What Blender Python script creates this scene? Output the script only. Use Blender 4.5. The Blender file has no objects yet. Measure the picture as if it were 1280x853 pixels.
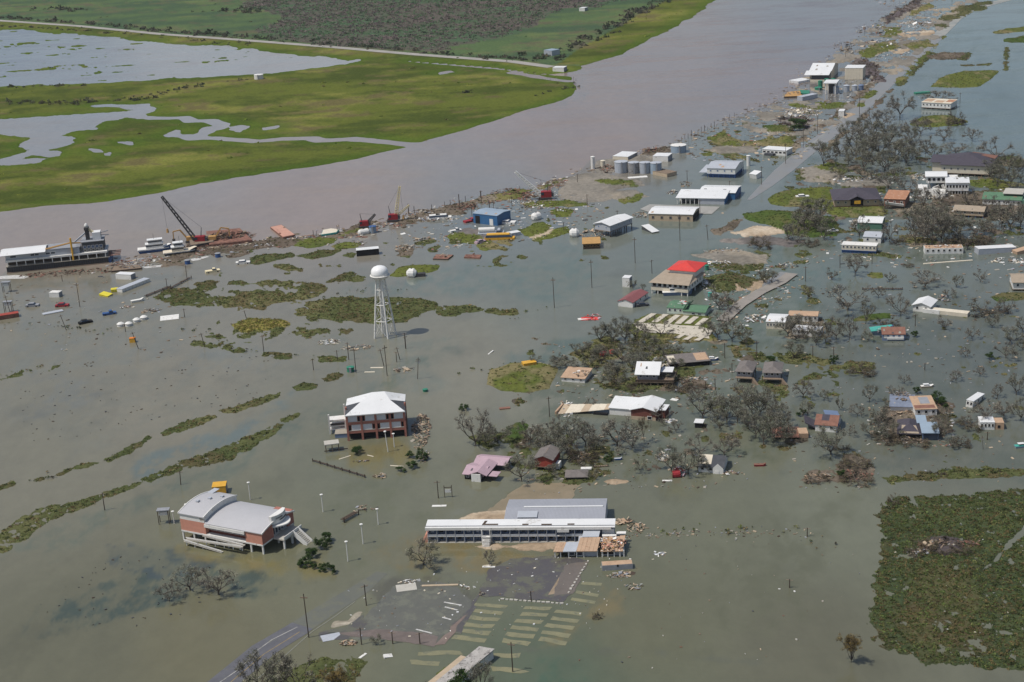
import bpy, math, random
import numpy as np
from mathutils import Vector
random.seed(7); RNG = np.random.default_rng(11)
scene = bpy.context.scene
col = scene.collection
R = math.radians

# ---------------------------------------------------------------- camera, sky, sun, exposure
F = 1900.0; H = 195.0; PITCH = math.atan(646 / F); ROLL = R(3.6); CX, CY = 640.0, 426.5
cd = bpy.data.cameras.new('camera'); cam = bpy.data.objects.new('camera', cd); col.objects.link(cam)
cd.sensor_width = 36.0; cd.lens = F / 1280 * 36.0; cd.clip_start = 1.0; cd.clip_end = 60000.0
cam.location = (0, 0, H)
from mathutils import Matrix
cam.rotation_euler = (Matrix.Rotation(math.pi / 2 - PITCH, 3, 'X') @ Matrix.Rotation(-ROLL, 3, 'Z')).to_euler()
scene.camera = cam
SUN_EL, SUN_AZ = R(62), R(197)            # azimuth measured from +X: the sun stands to the left
sv = Vector((math.cos(SUN_EL) * math.cos(SUN_AZ), math.cos(SUN_EL) * math.sin(SUN_AZ), math.sin(SUN_EL)))
wd = bpy.data.worlds.new('World'); scene.world = wd; wd.use_nodes = True
nt = wd.node_tree; bg = nt.nodes['Background']
sky = nt.nodes.new('ShaderNodeTexSky'); sky.sky_type = 'NISHITA'; sky.sun_disc = False
sky.sun_elevation = SUN_EL; sky.sun_rotation = math.pi / 2 - SUN_AZ
sky.air_density = 1.0; sky.dust_density = 2.0; sky.ozone_density = 1.0
nt.links.new(sky.outputs[0], bg.inputs[0]); bg.inputs[1].default_value = 0.095
sl = bpy.data.lights.new('sun', 'SUN'); sl.energy = 3.4; sl.angle = R(0.5); sl.color = (1.0, 0.96, 0.9)
so = bpy.data.objects.new('sun', sl); col.objects.link(so); so.rotation_euler = sv.to_track_quat('Z', 'Y').to_euler()
scene.view_settings.view_transform = 'Standard'; scene.view_settings.look = 'None'
scene.view_settings.exposure = 0.0; scene.view_settings.gamma = 1.0
scene.render.engine = 'CYCLES'
scene.cycles.use_denoising = True
scene.cycles.max_bounces = 6; scene.cycles.transparent_max_bounces = 6

# ---------------------------------------------------------------- photo pixel <-> ground
_c, _s, _cp, _sp = math.cos(ROLL), math.sin(ROLL), math.cos(PITCH), math.sin(PITCH)
def G(px, py, z=0.0):
    x, y = px - CX, py - CY
    x, y = x * _c - y * _s, x * _s + y * _c
    dz = -F * _sp - y * _cp; t = (z - H) / dz
    return Vector((x * t, (F * _cp - y * _sp) * t, z))
def PX(X, Y, Z=0.0):
    Zc = Y * _cp + (H - Z) * _sp; yd = -Y * _sp + (H - Z) * _cp
    x, y = X / Zc * F, yd / Zc * F
    return CX + x * _c + y * _s, CY - x * _s + y * _c
def mpp(px, py):
    """metres of height that one photo pixel shows at the ground point under (px, py)"""
    a = G(px, py); return 10.0 / (py - PX(a.x, a.y, 10.0)[1])

# ---------------------------------------------------------------- colour and materials
def lin(c):
    return tuple(((v / 255) / 12.92 if v <= 10 else (((v / 255) + 0.055) / 1.055) ** 2.4) for v in c)
MATS = {}
def mat(name, rgb, rough=0.8, var=0.25, scale=0.6, metal=0.0, rust=None, rust_amt=0.5, stripe=0.0, spec=0.3, second=None, bump=0.0):
    if name in MATS: return MATS[name]
    m = bpy.data.materials.new(name); m.use_nodes = True; n = m.node_tree.nodes; l = m.node_tree.links
    p = n['Principled BSDF']; p.inputs['Roughness'].default_value = rough; p.inputs['Metallic'].default_value = metal
    p.inputs['Specular IOR Level'].default_value = spec
    c = lin(rgb)
    tc = n.new('ShaderNodeTexCoord'); nz = n.new('ShaderNodeTexNoise'); nz.inputs['Scale'].default_value = scale; nz.inputs['Detail'].default_value = 6
    nz.inputs['Roughness'].default_value = 0.7
    l.new(tc.outputs['Object'], nz.inputs['Vector'])
    mx = n.new('ShaderNodeMixRGB'); l.new(nz.outputs['Fac'], mx.inputs[0])
    lo = second and lin(second) or tuple(v * (1 - var) for v in c)
    mx.inputs[1].default_value = (*lo, 1); mx.inputs[2].default_value = (*[min(0.85, v * (1 + var)) for v in c], 1)
    rp = n.new('ShaderNodeMapRange'); rp.inputs[1].default_value = 0.3; rp.inputs[2].default_value = 0.7
    l.new(nz.outputs['Fac'], rp.inputs[0]); l.new(rp.outputs[0], mx.inputs[0])
    out = mx.outputs[0]
    if rust:
        n2 = n.new('ShaderNodeTexNoise'); n2.inputs['Scale'].default_value = scale * 1.7; n2.inputs['Detail'].default_value = 8; n2.inputs['Roughness'].default_value = 0.75
        mp = n.new('ShaderNodeMapping'); mp.inputs['Location'].default_value = (31, 7, 3); l.new(tc.outputs['Object'], mp.inputs[0]); l.new(mp.outputs[0], n2.inputs['Vector'])
        r2 = n.new('ShaderNodeMapRange'); r2.inputs[1].default_value = 0.72 - 0.4 * rust_amt; r2.inputs[2].default_value = 0.80 - 0.4 * rust_amt
        l.new(n2.outputs['Fac'], r2.inputs[0])
        m2 = n.new('ShaderNodeMixRGB'); l.new(r2.outputs[0], m2.inputs[0]); l.new(out, m2.inputs[1]); m2.inputs[2].default_value = (*lin(rust), 1); out = m2.outputs[0]
    if stripe:
        wv = n.new('ShaderNodeTexWave'); wv.bands_direction = 'X'; wv.inputs['Scale'].default_value = stripe; l.new(tc.outputs['Object'], wv.inputs['Vector'])
        r3 = n.new('ShaderNodeMapRange'); r3.inputs[3].default_value = 0.78; r3.inputs[4].default_value = 1.0; l.new(wv.outputs['Fac'], r3.inputs[0])
        m3 = n.new('ShaderNodeVectorMath'); m3.operation = 'SCALE'; l.new(out, m3.inputs[0]); l.new(r3.outputs[0], m3.inputs['Scale']); out = m3.outputs[0]
    l.new(out, p.inputs['Base Color'])
    if bump:
        b = n.new('ShaderNodeBump'); b.inputs['Strength'].default_value = bump; b.inputs['Distance'].default_value = 0.1
        l.new(nz.outputs['Fac'], b.inputs['Height']); l.new(b.outputs[0], p.inputs['Normal'])
    MATS[name] = m
    return m
def vmat(name, rough=0.9, spec=0.2, nscale=0.8, namt=0.35, bump=0.0, trans=0.0):
    """vertex colour (the thing's own colour) broken up by a fine noise"""
    m = bpy.data.materials.new(name); m.use_nodes = True; n = m.node_tree.nodes; l = m.node_tree.links
    p = n['Principled BSDF']; p.inputs['Roughness'].default_value = rough; p.inputs['Specular IOR Level'].default_value = spec
    at = n.new('ShaderNodeAttribute'); at.attribute_name = 'Col'
    geo = n.new('ShaderNodeNewGeometry'); nz = n.new('ShaderNodeTexNoise'); nz.inputs['Scale'].default_value = nscale; nz.inputs['Detail'].default_value = 7; nz.inputs['Roughness'].default_value = 0.72
    l.new(geo.outputs['Position'], nz.inputs['Vector'])
    r = n.new('ShaderNodeMapRange'); r.inputs[1].default_value = 0.25; r.inputs[2].default_value = 0.75; r.inputs[3].default_value = 1 - namt; r.inputs[4].default_value = 1 + namt
    l.new(nz.outputs['Fac'], r.inputs[0])
    s = n.new('ShaderNodeVectorMath'); s.operation = 'SCALE'; l.new(at.outputs['Color'], s.inputs[0]); l.new(r.outputs[0], s.inputs['Scale']); l.new(s.outputs[0], p.inputs['Base Color'])
    if bump:
        b = n.new('ShaderNodeBump'); b.inputs['Strength'].default_value = bump; b.inputs['Distance'].default_value = 0.3
        l.new(nz.outputs['Fac'], b.inputs['Height']); l.new(b.outputs[0], p.inputs['Normal'])
    if trans:
        t = n.new('ShaderNodeBsdfTranslucent'); x = n.new('ShaderNodeMixShader'); x.inputs[0].default_value = trans; l.new(s.outputs[0], t.inputs[0])
        l.new(p.outputs[0], x.inputs[1]); l.new(t.outputs[0], x.inputs[2]); l.new(x.outputs[0], n['Material Output'].inputs[0])
    MATS[name] = m
    return m

# ---------------------------------------------------------------- object helpers
def link(o, parent=None):
    col.objects.link(o)
    if parent is not None: o.parent = parent
    return o
def tag(o, label=None, cat=None, group=None, kind=None):
    if label: o['label'] = label
    if cat: o['category'] = cat
    if group: o['group'] = group
    if kind: o['kind'] = kind
    return o
def empty(name, loc, rz=0.0, label=None, cat=None, group=None):
    o = bpy.data.objects.new(name, None); o.location = loc; o.rotation_euler = (0, 0, rz); o.empty_display_size = 0.5
    link(o); return tag(o, label, cat, group)
def put(name, me, parent=None, loc=(0, 0, 0), rot=(0, 0, 0), scale=(1, 1, 1)):
    o = bpy.data.objects.new(name, me); o.location = loc; o.rotation_euler = rot; o.scale = scale
    return link(o, parent)
def copy_tree(src, loc, rz, scale=None, label=None):
    r = src.copy(); col.objects.link(r); r.location = loc
    r.rotation_euler = rz if isinstance(rz, tuple) else (src.rotation_euler.x, src.rotation_euler.y, rz)
    if scale is not None: r.scale = scale
    if label: r['label'] = label
    for ch in src.children:
        c = ch.copy(); col.objects.link(c); c.parent = r
        for g in ch.children:
            d = g.copy(); col.objects.link(d); d.parent = c
    return r
def np_mesh(name, v, f, m, cols=None, smooth=False):
    """v (n,3), f (k,3) or (k,4) arrays"""
    me = bpy.data.meshes.new(name); v = np.asarray(v, np.float32); f = np.asarray(f, np.int32); k = f.shape[1]
    me.vertices.add(len(v)); me.vertices.foreach_set('co', v.ravel())
    me.loops.add(f.size); me.loops.foreach_set('vertex_index', f.ravel())
    me.polygons.add(len(f)); me.polygons.foreach_set('loop_start', np.arange(0, f.size, k, dtype=np.int32))
    me.polygons.foreach_set('loop_total', np.full(len(f), k, np.int32))
    if smooth: me.polygons.foreach_set('use_smooth', np.ones(len(f), bool))
    me.update(calc_edges=True)
    if cols is not None:
        a = me.color_attributes.new('Col', 'FLOAT_COLOR', 'POINT')
        c4 = np.ones((len(v), 4), np.float32); c4[:, :3] = cols; a.data.foreach_set('color', c4.ravel())
    for x in (m if isinstance(m, (list, tuple)) else [m]): me.materials.append(x)
    return me

class MB:
    """collects faces; build() links them as ONE mesh object"""
    def __init__(s): s.v = []; s.f = []; s.mi = []
    def face(s, pts, m=0):
        b = len(s.v); s.v += [tuple(p) for p in pts]; s.f.append(tuple(range(b, b + len(pts)))); s.mi.append(m); return s
    def hexa(s, p, m=0):
        b = len(s.v); s.v += [tuple(q) for q in p]
        for q in ((0, 3, 2, 1), (4, 5, 6, 7), (0, 1, 5, 4), (1, 2, 6, 5), (2, 3, 7, 6), (3, 0, 4, 7)):
            s.f.append(tuple(b + i for i in q)); s.mi.append(m)
        return s
    def box(s, x0, x1, y0, y1, z0, z1, m=0):
        return s.hexa([(x0, y0, z0), (x1, y0, z0), (x1, y1, z0), (x0, y1, z0), (x0, y0, z1), (x1, y0, z1), (x1, y1, z1), (x0, y1, z1)], m)
    def rbox(s, c, size, rz=0.0, tilt=0.0, roll=0.0, m=0):
        Mx = Matrix.Rotation(rz, 3, 'Z') @ Matrix.Rotation(tilt, 3, 'Y') @ Matrix.Rotation(roll, 3, 'X')
        hx, hy, hz = size[0] / 2, size[1] / 2, size[2] / 2; c = Vector(c)
        return s.hexa([c + Mx @ Vector(q) for q in ((-hx, -hy, -hz), (hx, -hy, -hz), (hx, hy, -hz), (-hx, hy, -hz), (-hx, -hy, hz), (hx, -hy, hz), (hx, hy, hz), (-hx, hy, hz))], m)
    def tube(s, p, q, r0, r1=None, n=6, m=0, cap=True):
        r1 = r0 if r1 is None else r1; p = Vector(p); q = Vector(q); d = (q - p).normalized()
        u = d.orthogonal().normalized(); w = d.cross(u); b = len(s.v)
        for c, r in ((p, r0), (q, r1)):
            for i in range(n):
                a = 2 * math.pi * i / n; s.v.append(tuple(c + (u * math.cos(a) + w * math.sin(a)) * r))
        for i in range(n):
            j = (i + 1) % n; s.f.append((b + i, b + j, b + n + j, b + n + i)); s.mi.append(m)
        if cap:
            s.f.append(tuple(b + i for i in range(n - 1, -1, -1))); s.mi.append(m)
            s.f.append(tuple(b + n + i for i in range(n))); s.mi.append(m)
        return s
    def lathe(s, prof, n=16, c=(0, 0, 0), m=0):
        b = len(s.v); k = len(prof)
        for r, z in prof:
            for i in range(n):
                a = 2 * math.pi * i / n; s.v.append((c[0] + r * math.cos(a), c[1] + r * math.sin(a), c[2] + z))
        for t in range(k - 1):
            for i in range(n):
                j = (i + 1) % n; s.f.append((b + t * n + i, b + t * n + j, b + (t + 1) * n + j, b + (t + 1) * n + i)); s.mi.append(m)
        s.f.append(tuple(b + i for i in range(n - 1, -1, -1))); s.mi.append(m)
        s.f.append(tuple(b + (k - 1) * n + i for i in range(n))); s.mi.append(m)
        return s
    def prism(s, poly, z0, z1, m=0, mt=None):
        """upright prism over an (x, y) polygon given counter-clockwise"""
        n = len(poly); b = len(s.v)
        s.v += [(x, y, z0) for x, y in poly] + [(x, y, z1) for x, y in poly]
        for i in range(n):
            j = (i + 1) % n; s.f.append((b + i, b + j, b + n + j, b + n + i)); s.mi.append(m)
        s.f.append(tuple(b + i for i in range(n - 1, -1, -1))); s.mi.append(m)
        s.f.append(tuple(b + n + i for i in range(n))); s.mi.append(m if mt is None else mt)
        return s
    def slab(s, a, b, c, d, t, m=0):
        """a roof sheet: quad a b c d (counter-clockwise from above) with thickness t below"""
        o = [Vector(q) for q in (a, b, c, d)]
        return s.hexa([q - Vector((0, 0, t)) for q in o] + o, m)
    def mesh(s, name, mats, smooth=False):
        me = bpy.data.meshes.new(name); me.from_pydata(s.v, [], s.f)
        for m in (mats if isinstance(mats, (list, tuple)) else [mats]): me.materials.append(m)
        me.polygons.foreach_set('material_index', np.array(s.mi, np.int32))
        if smooth: me.polygons.foreach_set('use_smooth', np.ones(len(s.f), bool))
        me.update(); return me
    def build(s, name, mats, parent=None, smooth=False):
        return put(name, s.mesh(name, mats, smooth), parent)

# ---------------------------------------------------------------- noise
def _h(ix, iy, seed):
    n = (ix.astype(np.int64) * 374761393 + iy.astype(np.int64) * 668265263 + seed * 1442695041) & 0xFFFFFFFF
    n = ((n ^ (n >> 13)) * 1274126177) & 0xFFFFFFFF
    return ((n ^ (n >> 16)) & 0xFFFFFF) / float(0xFFFFFF)
def vnoise(x, y, seed=0):
    ix, iy = np.floor(x), np.floor(y); fx, fy = x - ix, y - iy
    fx = fx * fx * (3 - 2 * fx); fy = fy * fy * (3 - 2 * fy)
    a, b, c, d = _h(ix, iy, seed), _h(ix + 1, iy, seed), _h(ix, iy + 1, seed), _h(ix + 1, iy + 1, seed)
    return (a * (1 - fx) + b * fx) * (1 - fy) + (c * (1 - fx) + d * fx) * fy
def fbm(x, y, seed=0, o=4, g=0.55):
    t = 0; a = 1; s = 0
    for i in range(o):
        t = t + a * (vnoise(x, y, seed + i * 17) - 0.5); s += a; a *= g; x = x * 2.03 + 11.3; y = y * 2.03 + 5.7
    return t / s * 2
def sdist(X, Y, poly, closed=True):
    """distance to a ground polygon, positive inside (to a line: negative distance)"""
    P = np.array(poly, float); n = len(P); d2 = np.full(X.shape, 1e18); ins = np.zeros(X.shape, bool)
    for i in range(n if closed else n - 1):
        ax, ay = P[i]; bx, by = P[(i + 1) % n]; ex, ey = bx - ax, by - ay
        t = np.clip(((X - ax) * ex + (Y - ay) * ey) / max(ex * ex + ey * ey, 1e-9), 0, 1)
        d2 = np.minimum(d2, (X - ax - t * ex) ** 2 + (Y - ay - t * ey) ** 2)
        if closed and ay != by:
            ins ^= ((ay > Y) != (by > Y)) & (X < ex * (Y - ay) / ey + ax)
    d = np.sqrt(d2)
    return np.where(ins, d, -d) if closed else -d
def gp(pts): return [tuple(G(*p)[:2]) for p in pts]
# ================================================================ THE SETTING: water, marsh, islands, banks
def grid(step):
    yp = np.concatenate([[-212, -205, -192, -175, -155, -130, -105, -82, -66], np.arange(-56, 930, step), [945, 990, 1080, 1300, 1700]])
    xs = np.concatenate([[-3600, -2200, -1500, -1100, -880], np.arange(-770, 771, step), [880, 1100, 1500, 2200, 3600]]).astype(float)
    ang = PITCH + np.arctan((yp - 426.5) / F); D = H / np.tan(ang)
    Zc = D * _cp + H * _sp
    X = np.outer(Zc, xs / F); Y = np.repeat(D[:, None], len(xs), 1)
    return X, Y
def sm(a, b, x):
    t = np.clip((x - a) / (b - a), 0, 1); return t * t * (3 - 2 * t)
def C(*c): return np.array(lin(c))

# the river's edge on the town side (photo pixels), used to split river from flood water
TOWN_BANK = [(-700, 420), (-200, 368), (0, 347), (10, 338), (140, 333), (175, 334), (207, 315), (320, 303), (370, 298), (420, 290), (460, 282), (500, 273), (555, 258), (600, 246), (640, 236), (677, 237), (705, 224), (725, 213), (737, 200), (802, 192), (830, 184), (852, 175), (895, 157), (927, 145), (960, 132), (980, 122), (1007, 100), (1035, 75), (1060, 55), (1085, 38), (1105, 20), (1140, 0), (1170, -20), (1215, -45), (1290, -80)]
RIVER = gp(TOWN_BANK + [(-500, -95), (-1500, 60), (-1500, 600)])

# turbid water colours (albedo of the silty water), by photo pixel
WCOL = [((640, 100), (123, 114, 110)), ((1000, 30), (104, 106, 112)), ((60, 292), (128, 122, 114)), ((400, 250), (129, 122, 116)), ((750, 180), (126, 118, 112)), ((850, 60), (122, 115, 112)), ((950, 90), (116, 110, 110)),
        ((50, 450), (118, 116, 104)), ((200, 500), (122, 119, 108)), ((60, 560), (116, 115, 103)), ((450, 600), (104, 107, 94)), ((300, 680), (105, 107, 90)), ((100, 800), (99, 100, 86)), ((250, 800), (104, 103, 85)), ((800, 780), (100, 102, 86)),
        ((900, 650), (104, 107, 93)), ((1000, 800), (98, 99, 87)), ((1040, 650), (108, 112, 100)), ((680, 340), (110, 116, 110)), ((850, 300), (106, 115, 112)), ((1100, 350), (99, 107, 104)), ((1200, 450), (96, 102, 99)),
        ((1240, 140), (98, 112, 117)), ((1230, 70), (108, 122, 128)), ((900, 350), (104, 113, 107)), ((700, 840), (88, 99, 86)), ((560, 450), (120, 119, 109)), ((620, 620), (108, 110, 96)), ((930, 215), (110, 119, 119)), ((1150, 560), (98, 101, 93)), ((640, 280), (112, 119, 122)), ((200, 400), (122, 120, 111)), ((250, 76), (136, 142, 146)), ((60, 85), (116, 126, 136)), ((20, 60), (100, 114, 130)), ((400, 78), (138, 142, 144)), ((30, 165), (120, 124, 126))]
# dark drowned grass, silt and pavement seen through the shallow water, plus painted building reflections: (pixels, colour, strength, edge m, noise m)
STAIN_REFLECT = [([(975, 195), (1290, 190), (1290, 325), (1140, 330), (1000, 320)], (78, 88, 82), 0.8, 8, 14), ([(855, 312), (1000, 310), (1060, 400), (1000, 445), (870, 440), (830, 400)], (84, 96, 86), 0.75, 7, 12), ([(670, 420), (980, 430), (1000, 580), (700, 612), (630, 560)], (84, 92, 80), 0.7, 6, 10),
         ([(985, 370), (1290, 370), (1290, 610), (1090, 600), (980, 610)], (82, 90, 84), 0.6, 8, 14), ([(0, 350), (240, 345), (270, 450), (0, 470)], (110, 114, 110), 0.6, 8, 14), ([(400, 425), (570, 420), (570, 490), (420, 500)], (106, 112, 106), 0.7, 6, 10), ([(860, 165), (1010, 130), (1080, 140), (980, 240), (880, 220)], (96, 106, 104), 0.6, 8, 14), ([(1080, 60), (1285, 20), (1285, 190), (1120, 150)], (92, 106, 108), 0.6, 12, 30),
         ([(20, 480), (380, 450), (360, 500), (60, 580)], (112, 113, 105), 0.6, 8, 18), ([(860, 640), (1090, 610), (1080, 800), (800, 830)], (92, 95, 80), 0.55, 10, 26), ([(400, 600), (540, 590), (540, 720), (420, 720)], (98, 102, 84), 0.6, 8, 14), ([(20, 795), (70, 765), (115, 735), (140, 715), (120, 690), (150, 678), (205, 682), (260, 697), (330, 716), (390, 727), (340, 745), (270, 742), (200, 760), (120, 790), (50, 808)], (68, 80, 76), 0.95, 3, 9),
         ([(115, 678), (170, 676), (235, 688), (280, 700), (255, 722), (200, 730), (150, 722)], (70, 80, 84), 0.9, 2, 7),
         ([(0, 690), (380, 515), (560, 430), (580, 440), (400, 535), (240, 620), (60, 700)], (90, 100, 92), 0.7, 8, 8),
         ([(120, 590), (280, 545), (370, 480), (390, 490), (300, 560), (180, 600)], (96, 108, 110), 0.9, 10, 14),
         ([(640, 845), (690, 822), (745, 828), (765, 850), (740, 880), (640, 880)], (74, 96, 84), 0.8, 4, 6),
         ([(650, 440), (700, 410), (760, 415), (770, 440), (700, 460), (640, 470)], (88, 104, 102), 0.7, 8, 12),
         ([(430, 340), (640, 330), (720, 300), (760, 330), (690, 380), (560, 372), (440, 372)], (92, 110, 108), 0.6, 14, 22),
         ([(20, 450), (110, 455), (130, 500), (60, 520), (15, 490)], (108, 112, 112), 0.5, 10, 25),
         ([(560, 268), (720, 250), (740, 300), (640, 285), (560, 290)], (100, 110, 124), 0.7, 10, 18),
         ([(900, 310), (1010, 320), (1100, 330), (1090, 360), (1000, 385), (940, 370)], (92, 106, 104), 0.6, 10, 22),
         ([(960, 330), (1040, 330), (1100, 345), (1050, 372), (970, 366)], (88, 106, 104), 0.5, 10, 14),
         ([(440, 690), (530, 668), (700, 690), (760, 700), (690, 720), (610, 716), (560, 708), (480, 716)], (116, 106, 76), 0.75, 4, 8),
         ([(428, 552), (520, 545), (545, 565), (520, 600), (450, 598), (425, 575)], (116, 110, 78), 0.8, 6, 6),  # olive reflection of the brick building, put into the water colour
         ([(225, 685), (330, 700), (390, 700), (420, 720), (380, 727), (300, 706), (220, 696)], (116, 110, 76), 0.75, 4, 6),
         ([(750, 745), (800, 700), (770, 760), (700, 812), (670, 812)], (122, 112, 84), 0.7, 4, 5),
         ([(420, 725), (470, 760), (455, 800), (560, 806), (620, 735), (560, 712), (490, 722)], (88, 88, 82), 0.8, 3, 5),
         ([(270, 853), (330, 800), (400, 757), (470, 716), (560, 640), (600, 560), (625, 470), (660, 410), (740, 350), (820, 310), (900, 285), (915, 290), (840, 318), (765, 356), (690, 412), (650, 470), (625, 560), (585, 645), (490, 722), (420, 766), (350, 810), (300, 860)], (112, 116, 112), 0.45, 4, 4),
         ([(575, 816), (700, 816), (820, 822), (1000, 838), (1000, 830), (820, 812), (640, 806), (575, 808)], (92, 96, 88), 0.6, 2, 3),
         ([(1000, 405), (1100, 425), (1250, 440), (1280, 470), (1100, 470), (1000, 450)], (88, 96, 96), 0.5, 8, 16),
         ([(820, 430), (890, 440), (900, 470), (850, 500), (800, 480)], (84, 96, 88), 0.5, 6, 9),
         ([(760, 500), (860, 505), (900, 530), (800, 560), (700, 560), (690, 530)], (92, 98, 92), 0.55, 6, 9),
         ([(1060, 600), (1280, 585), (1280, 605), (1080, 612)], (94, 102, 94), 0.5, 5, 8),
         ([(725, 88), (745, 105), (735, 125), (690, 140), (640, 148), (640, 142), (700, 125)], (112, 116, 116), 0.7, 12, 14),
         ([(200, 440), (320, 415), (390, 440), (330, 470), (240, 470)], (110, 114, 112), 0.6, 8, 14)]

def water():
    X, Y = grid(3.0); n0, n1 = X.shape
    px, py = PX(X, Y)
    wsum = 0; acc = 0
    for (a, b), c in WCOL:
        w = 1.0 / (((px - a) / 1.3) ** 2 + (py - b) ** 2 + 900.0) ** 1.6
        wsum = wsum + w; acc = acc + w[..., None] * C(*c)
    colr = acc / wsum[..., None]
    f = sdist(X, Y, RIVER); riv = f > 0
    # the river keeps its own grey-mauve silt, the flood its olive
    for pts, c, k, e, nz in STAIN_REFLECT:
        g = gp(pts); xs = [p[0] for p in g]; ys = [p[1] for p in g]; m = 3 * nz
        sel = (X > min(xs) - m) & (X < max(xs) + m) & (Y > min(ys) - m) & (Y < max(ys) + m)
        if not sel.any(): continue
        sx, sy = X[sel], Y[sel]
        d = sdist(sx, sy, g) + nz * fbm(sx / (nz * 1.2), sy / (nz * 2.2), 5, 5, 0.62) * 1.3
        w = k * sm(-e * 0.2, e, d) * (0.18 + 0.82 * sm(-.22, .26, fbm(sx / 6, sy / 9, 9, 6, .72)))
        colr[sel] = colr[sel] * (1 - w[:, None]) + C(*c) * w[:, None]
    tint = 1 + 0.10 * fbm(X / 60, Y / 130, 3, 5, 0.6) + 0.05 * fbm(X / 9, Y / 22, 21, 3)
    streak = sm(0.25, 0.5, fbm(X / 26 + 40, Y / 44, 33, 5, 0.68)) * 0.10 * (~riv)
    colr = colr * (tint - streak)[..., None] * np.where(riv[..., None], np.array([1.16, 1.02, .94]), np.array([.95, .91, .80]))
    idx = np.arange(n0 * n1).reshape(n0, n1)
    q = np.stack([idx[:-1, :-1], idx[:-1, 1:], idx[1:, 1:], idx[1:, :-1]], -1).reshape(-1, 4)[:, ::-1]
    # faces of the river and of the flood: two sheets that meet along the bank
    rq = (riv[:-1, :-1] & riv[:-1, 1:]).reshape(-1)
    V = np.stack([X, Y, np.zeros_like(X)], -1).reshape(-1, 3); cl = colr.reshape(-1, 3)
    m = bpy.data.materials.new('muddy_water'); m.use_nodes = True; n = m.node_tree.nodes; l = m.node_tree.links; p = n['Principled BSDF']
    at = n.new('ShaderNodeAttribute'); at.attribute_name = 'Col'
    geo = n.new('ShaderNodeNewGeometry'); mp = n.new('ShaderNodeMapping'); l.new(geo.outputs['Position'], mp.inputs[0]); mp.inputs['Scale'].default_value = (0.5, 0.3, 0.5)
    nz = n.new('ShaderNodeTexNoise'); nz.inputs['Scale'].default_value = 0.35; nz.inputs['Detail'].default_value = 8; nz.inputs['Roughness'].default_value = 0.75; l.new(mp.outputs[0], nz.inputs['Vector'])
    r = n.new('ShaderNodeMapRange'); r.inputs[1].default_value = 0.3; r.inputs[2].default_value = 0.7; r.inputs[3].default_value = 0.92; r.inputs[4].default_value = 1.07; l.new(nz.outputs['Fac'], r.inputs[0])
    s = n.new('ShaderNodeVectorMath'); s.operation = 'SCALE'; l.new(at.outputs['Color'], s.inputs[0]); l.new(r.outputs[0], s.inputs['Scale']); l.new(s.outputs[0], p.inputs['Base Color'])
    mr = n.new('ShaderNodeMapping'); l.new(geo.outputs['Position'], mr.inputs[0]); mr.inputs['Scale'].default_value = (.012, .03, 1); mr.inputs['Rotation'].default_value = (0, 0, .5)
    n3 = n.new('ShaderNodeTexNoise'); n3.inputs['Scale'].default_value = 1.0; n3.inputs['Detail'].default_value = 7; n3.inputs['Roughness'].default_value = .7; l.new(mr.outputs[0], n3.inputs['Vector'])
    r3 = n.new('ShaderNodeMapRange'); r3.inputs[1].default_value = .38; r3.inputs[2].default_value = .62; r3.inputs[3].default_value = .03; r3.inputs[4].default_value = .26; l.new(n3.outputs['Fac'], r3.inputs[0]); l.new(r3.outputs[0], p.inputs['Roughness']); p.inputs['IOR'].default_value = 1.33; p.inputs['Specular IOR Level'].default_value = 0.5
    n2 = n.new('ShaderNodeTexNoise'); n2.inputs['Scale'].default_value = 0.9; n2.inputs['Detail'].default_value = 4; l.new(geo.outputs['Position'], n2.inputs['Vector'])
    r4 = n.new('ShaderNodeMapRange'); r4.inputs[1].default_value = .38; r4.inputs[2].default_value = .62; r4.inputs[3].default_value = .05; r4.inputs[4].default_value = .28; l.new(n3.outputs['Fac'], r4.inputs[0])
    b = n.new('ShaderNodeBump'); l.new(r4.outputs[0], b.inputs['Strength']); b.inputs['Distance'].default_value = 0.2; l.new(n2.outputs['Fac'], b.inputs['Height']); l.new(b.outputs[0], p.inputs['Normal'])
    for name, sel in (('river', rq), ('flood_water', ~rq)):
        f4 = q[sel]; u, inv = np.unique(f4, return_inverse=True)
        o = put(name, np_mesh(name, V[u], inv.reshape(-1, 4), m, cl[u], True)); tag(o, kind='structure')
water()

# ---------------------------------------------------------------- land that stands out of the water
POND = [[(-300, 20), (-60, 40), (0, 37), (60, 40), (120, 46), (180, 51), (250, 57), (320, 62), (390, 69), (455, 75), (440, 79), (400, 86), (330, 92), (250, 97), (180, 100), (100, 105), (50, 108), (0, 110), (-100, 118), (-400, 130)],
        [(-200, 160), (-40, 151), (0, 149), (55, 146), (100, 143), (172, 138), (140, 134), (100, 133), (130, 131), (182, 131), (194, 136), (180, 143), (190, 150), (160, 147), (130, 153), (118, 162), (100, 163), (70, 170), (97, 172), (95, 178), (60, 188), (40, 192), (35, 187), (15, 185), (30, 178), (45, 172), (25, 172), (0, 168), (-40, 170), (-200, 180)],
        [(-100, 204), (0, 199), (20, 194), (38, 188), (60, 187), (73, 191), (75, 195), (60, 196), (40, 194), (25, 199), (53, 198), (50, 203), (12, 208), (-100, 212)],
        [(144, 178), (165, 176), (167, 182), (155, 181)], [(112, 186), (125, 187), (128, 191), (116, 191)], [(285, 159), (305, 156), (313, 158), (300, 166), (287, 163)], [(203, 170), (220, 161), (226, 163), (224, 169), (236, 171), (210, 172)],
        [(545, 91), (565, 88), (566, 91), (548, 94)], [(325, 160), (350, 157), (348, 161), (328, 163)], [(130, 192), (138, 190), (137, 195), (131, 195)]]
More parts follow.
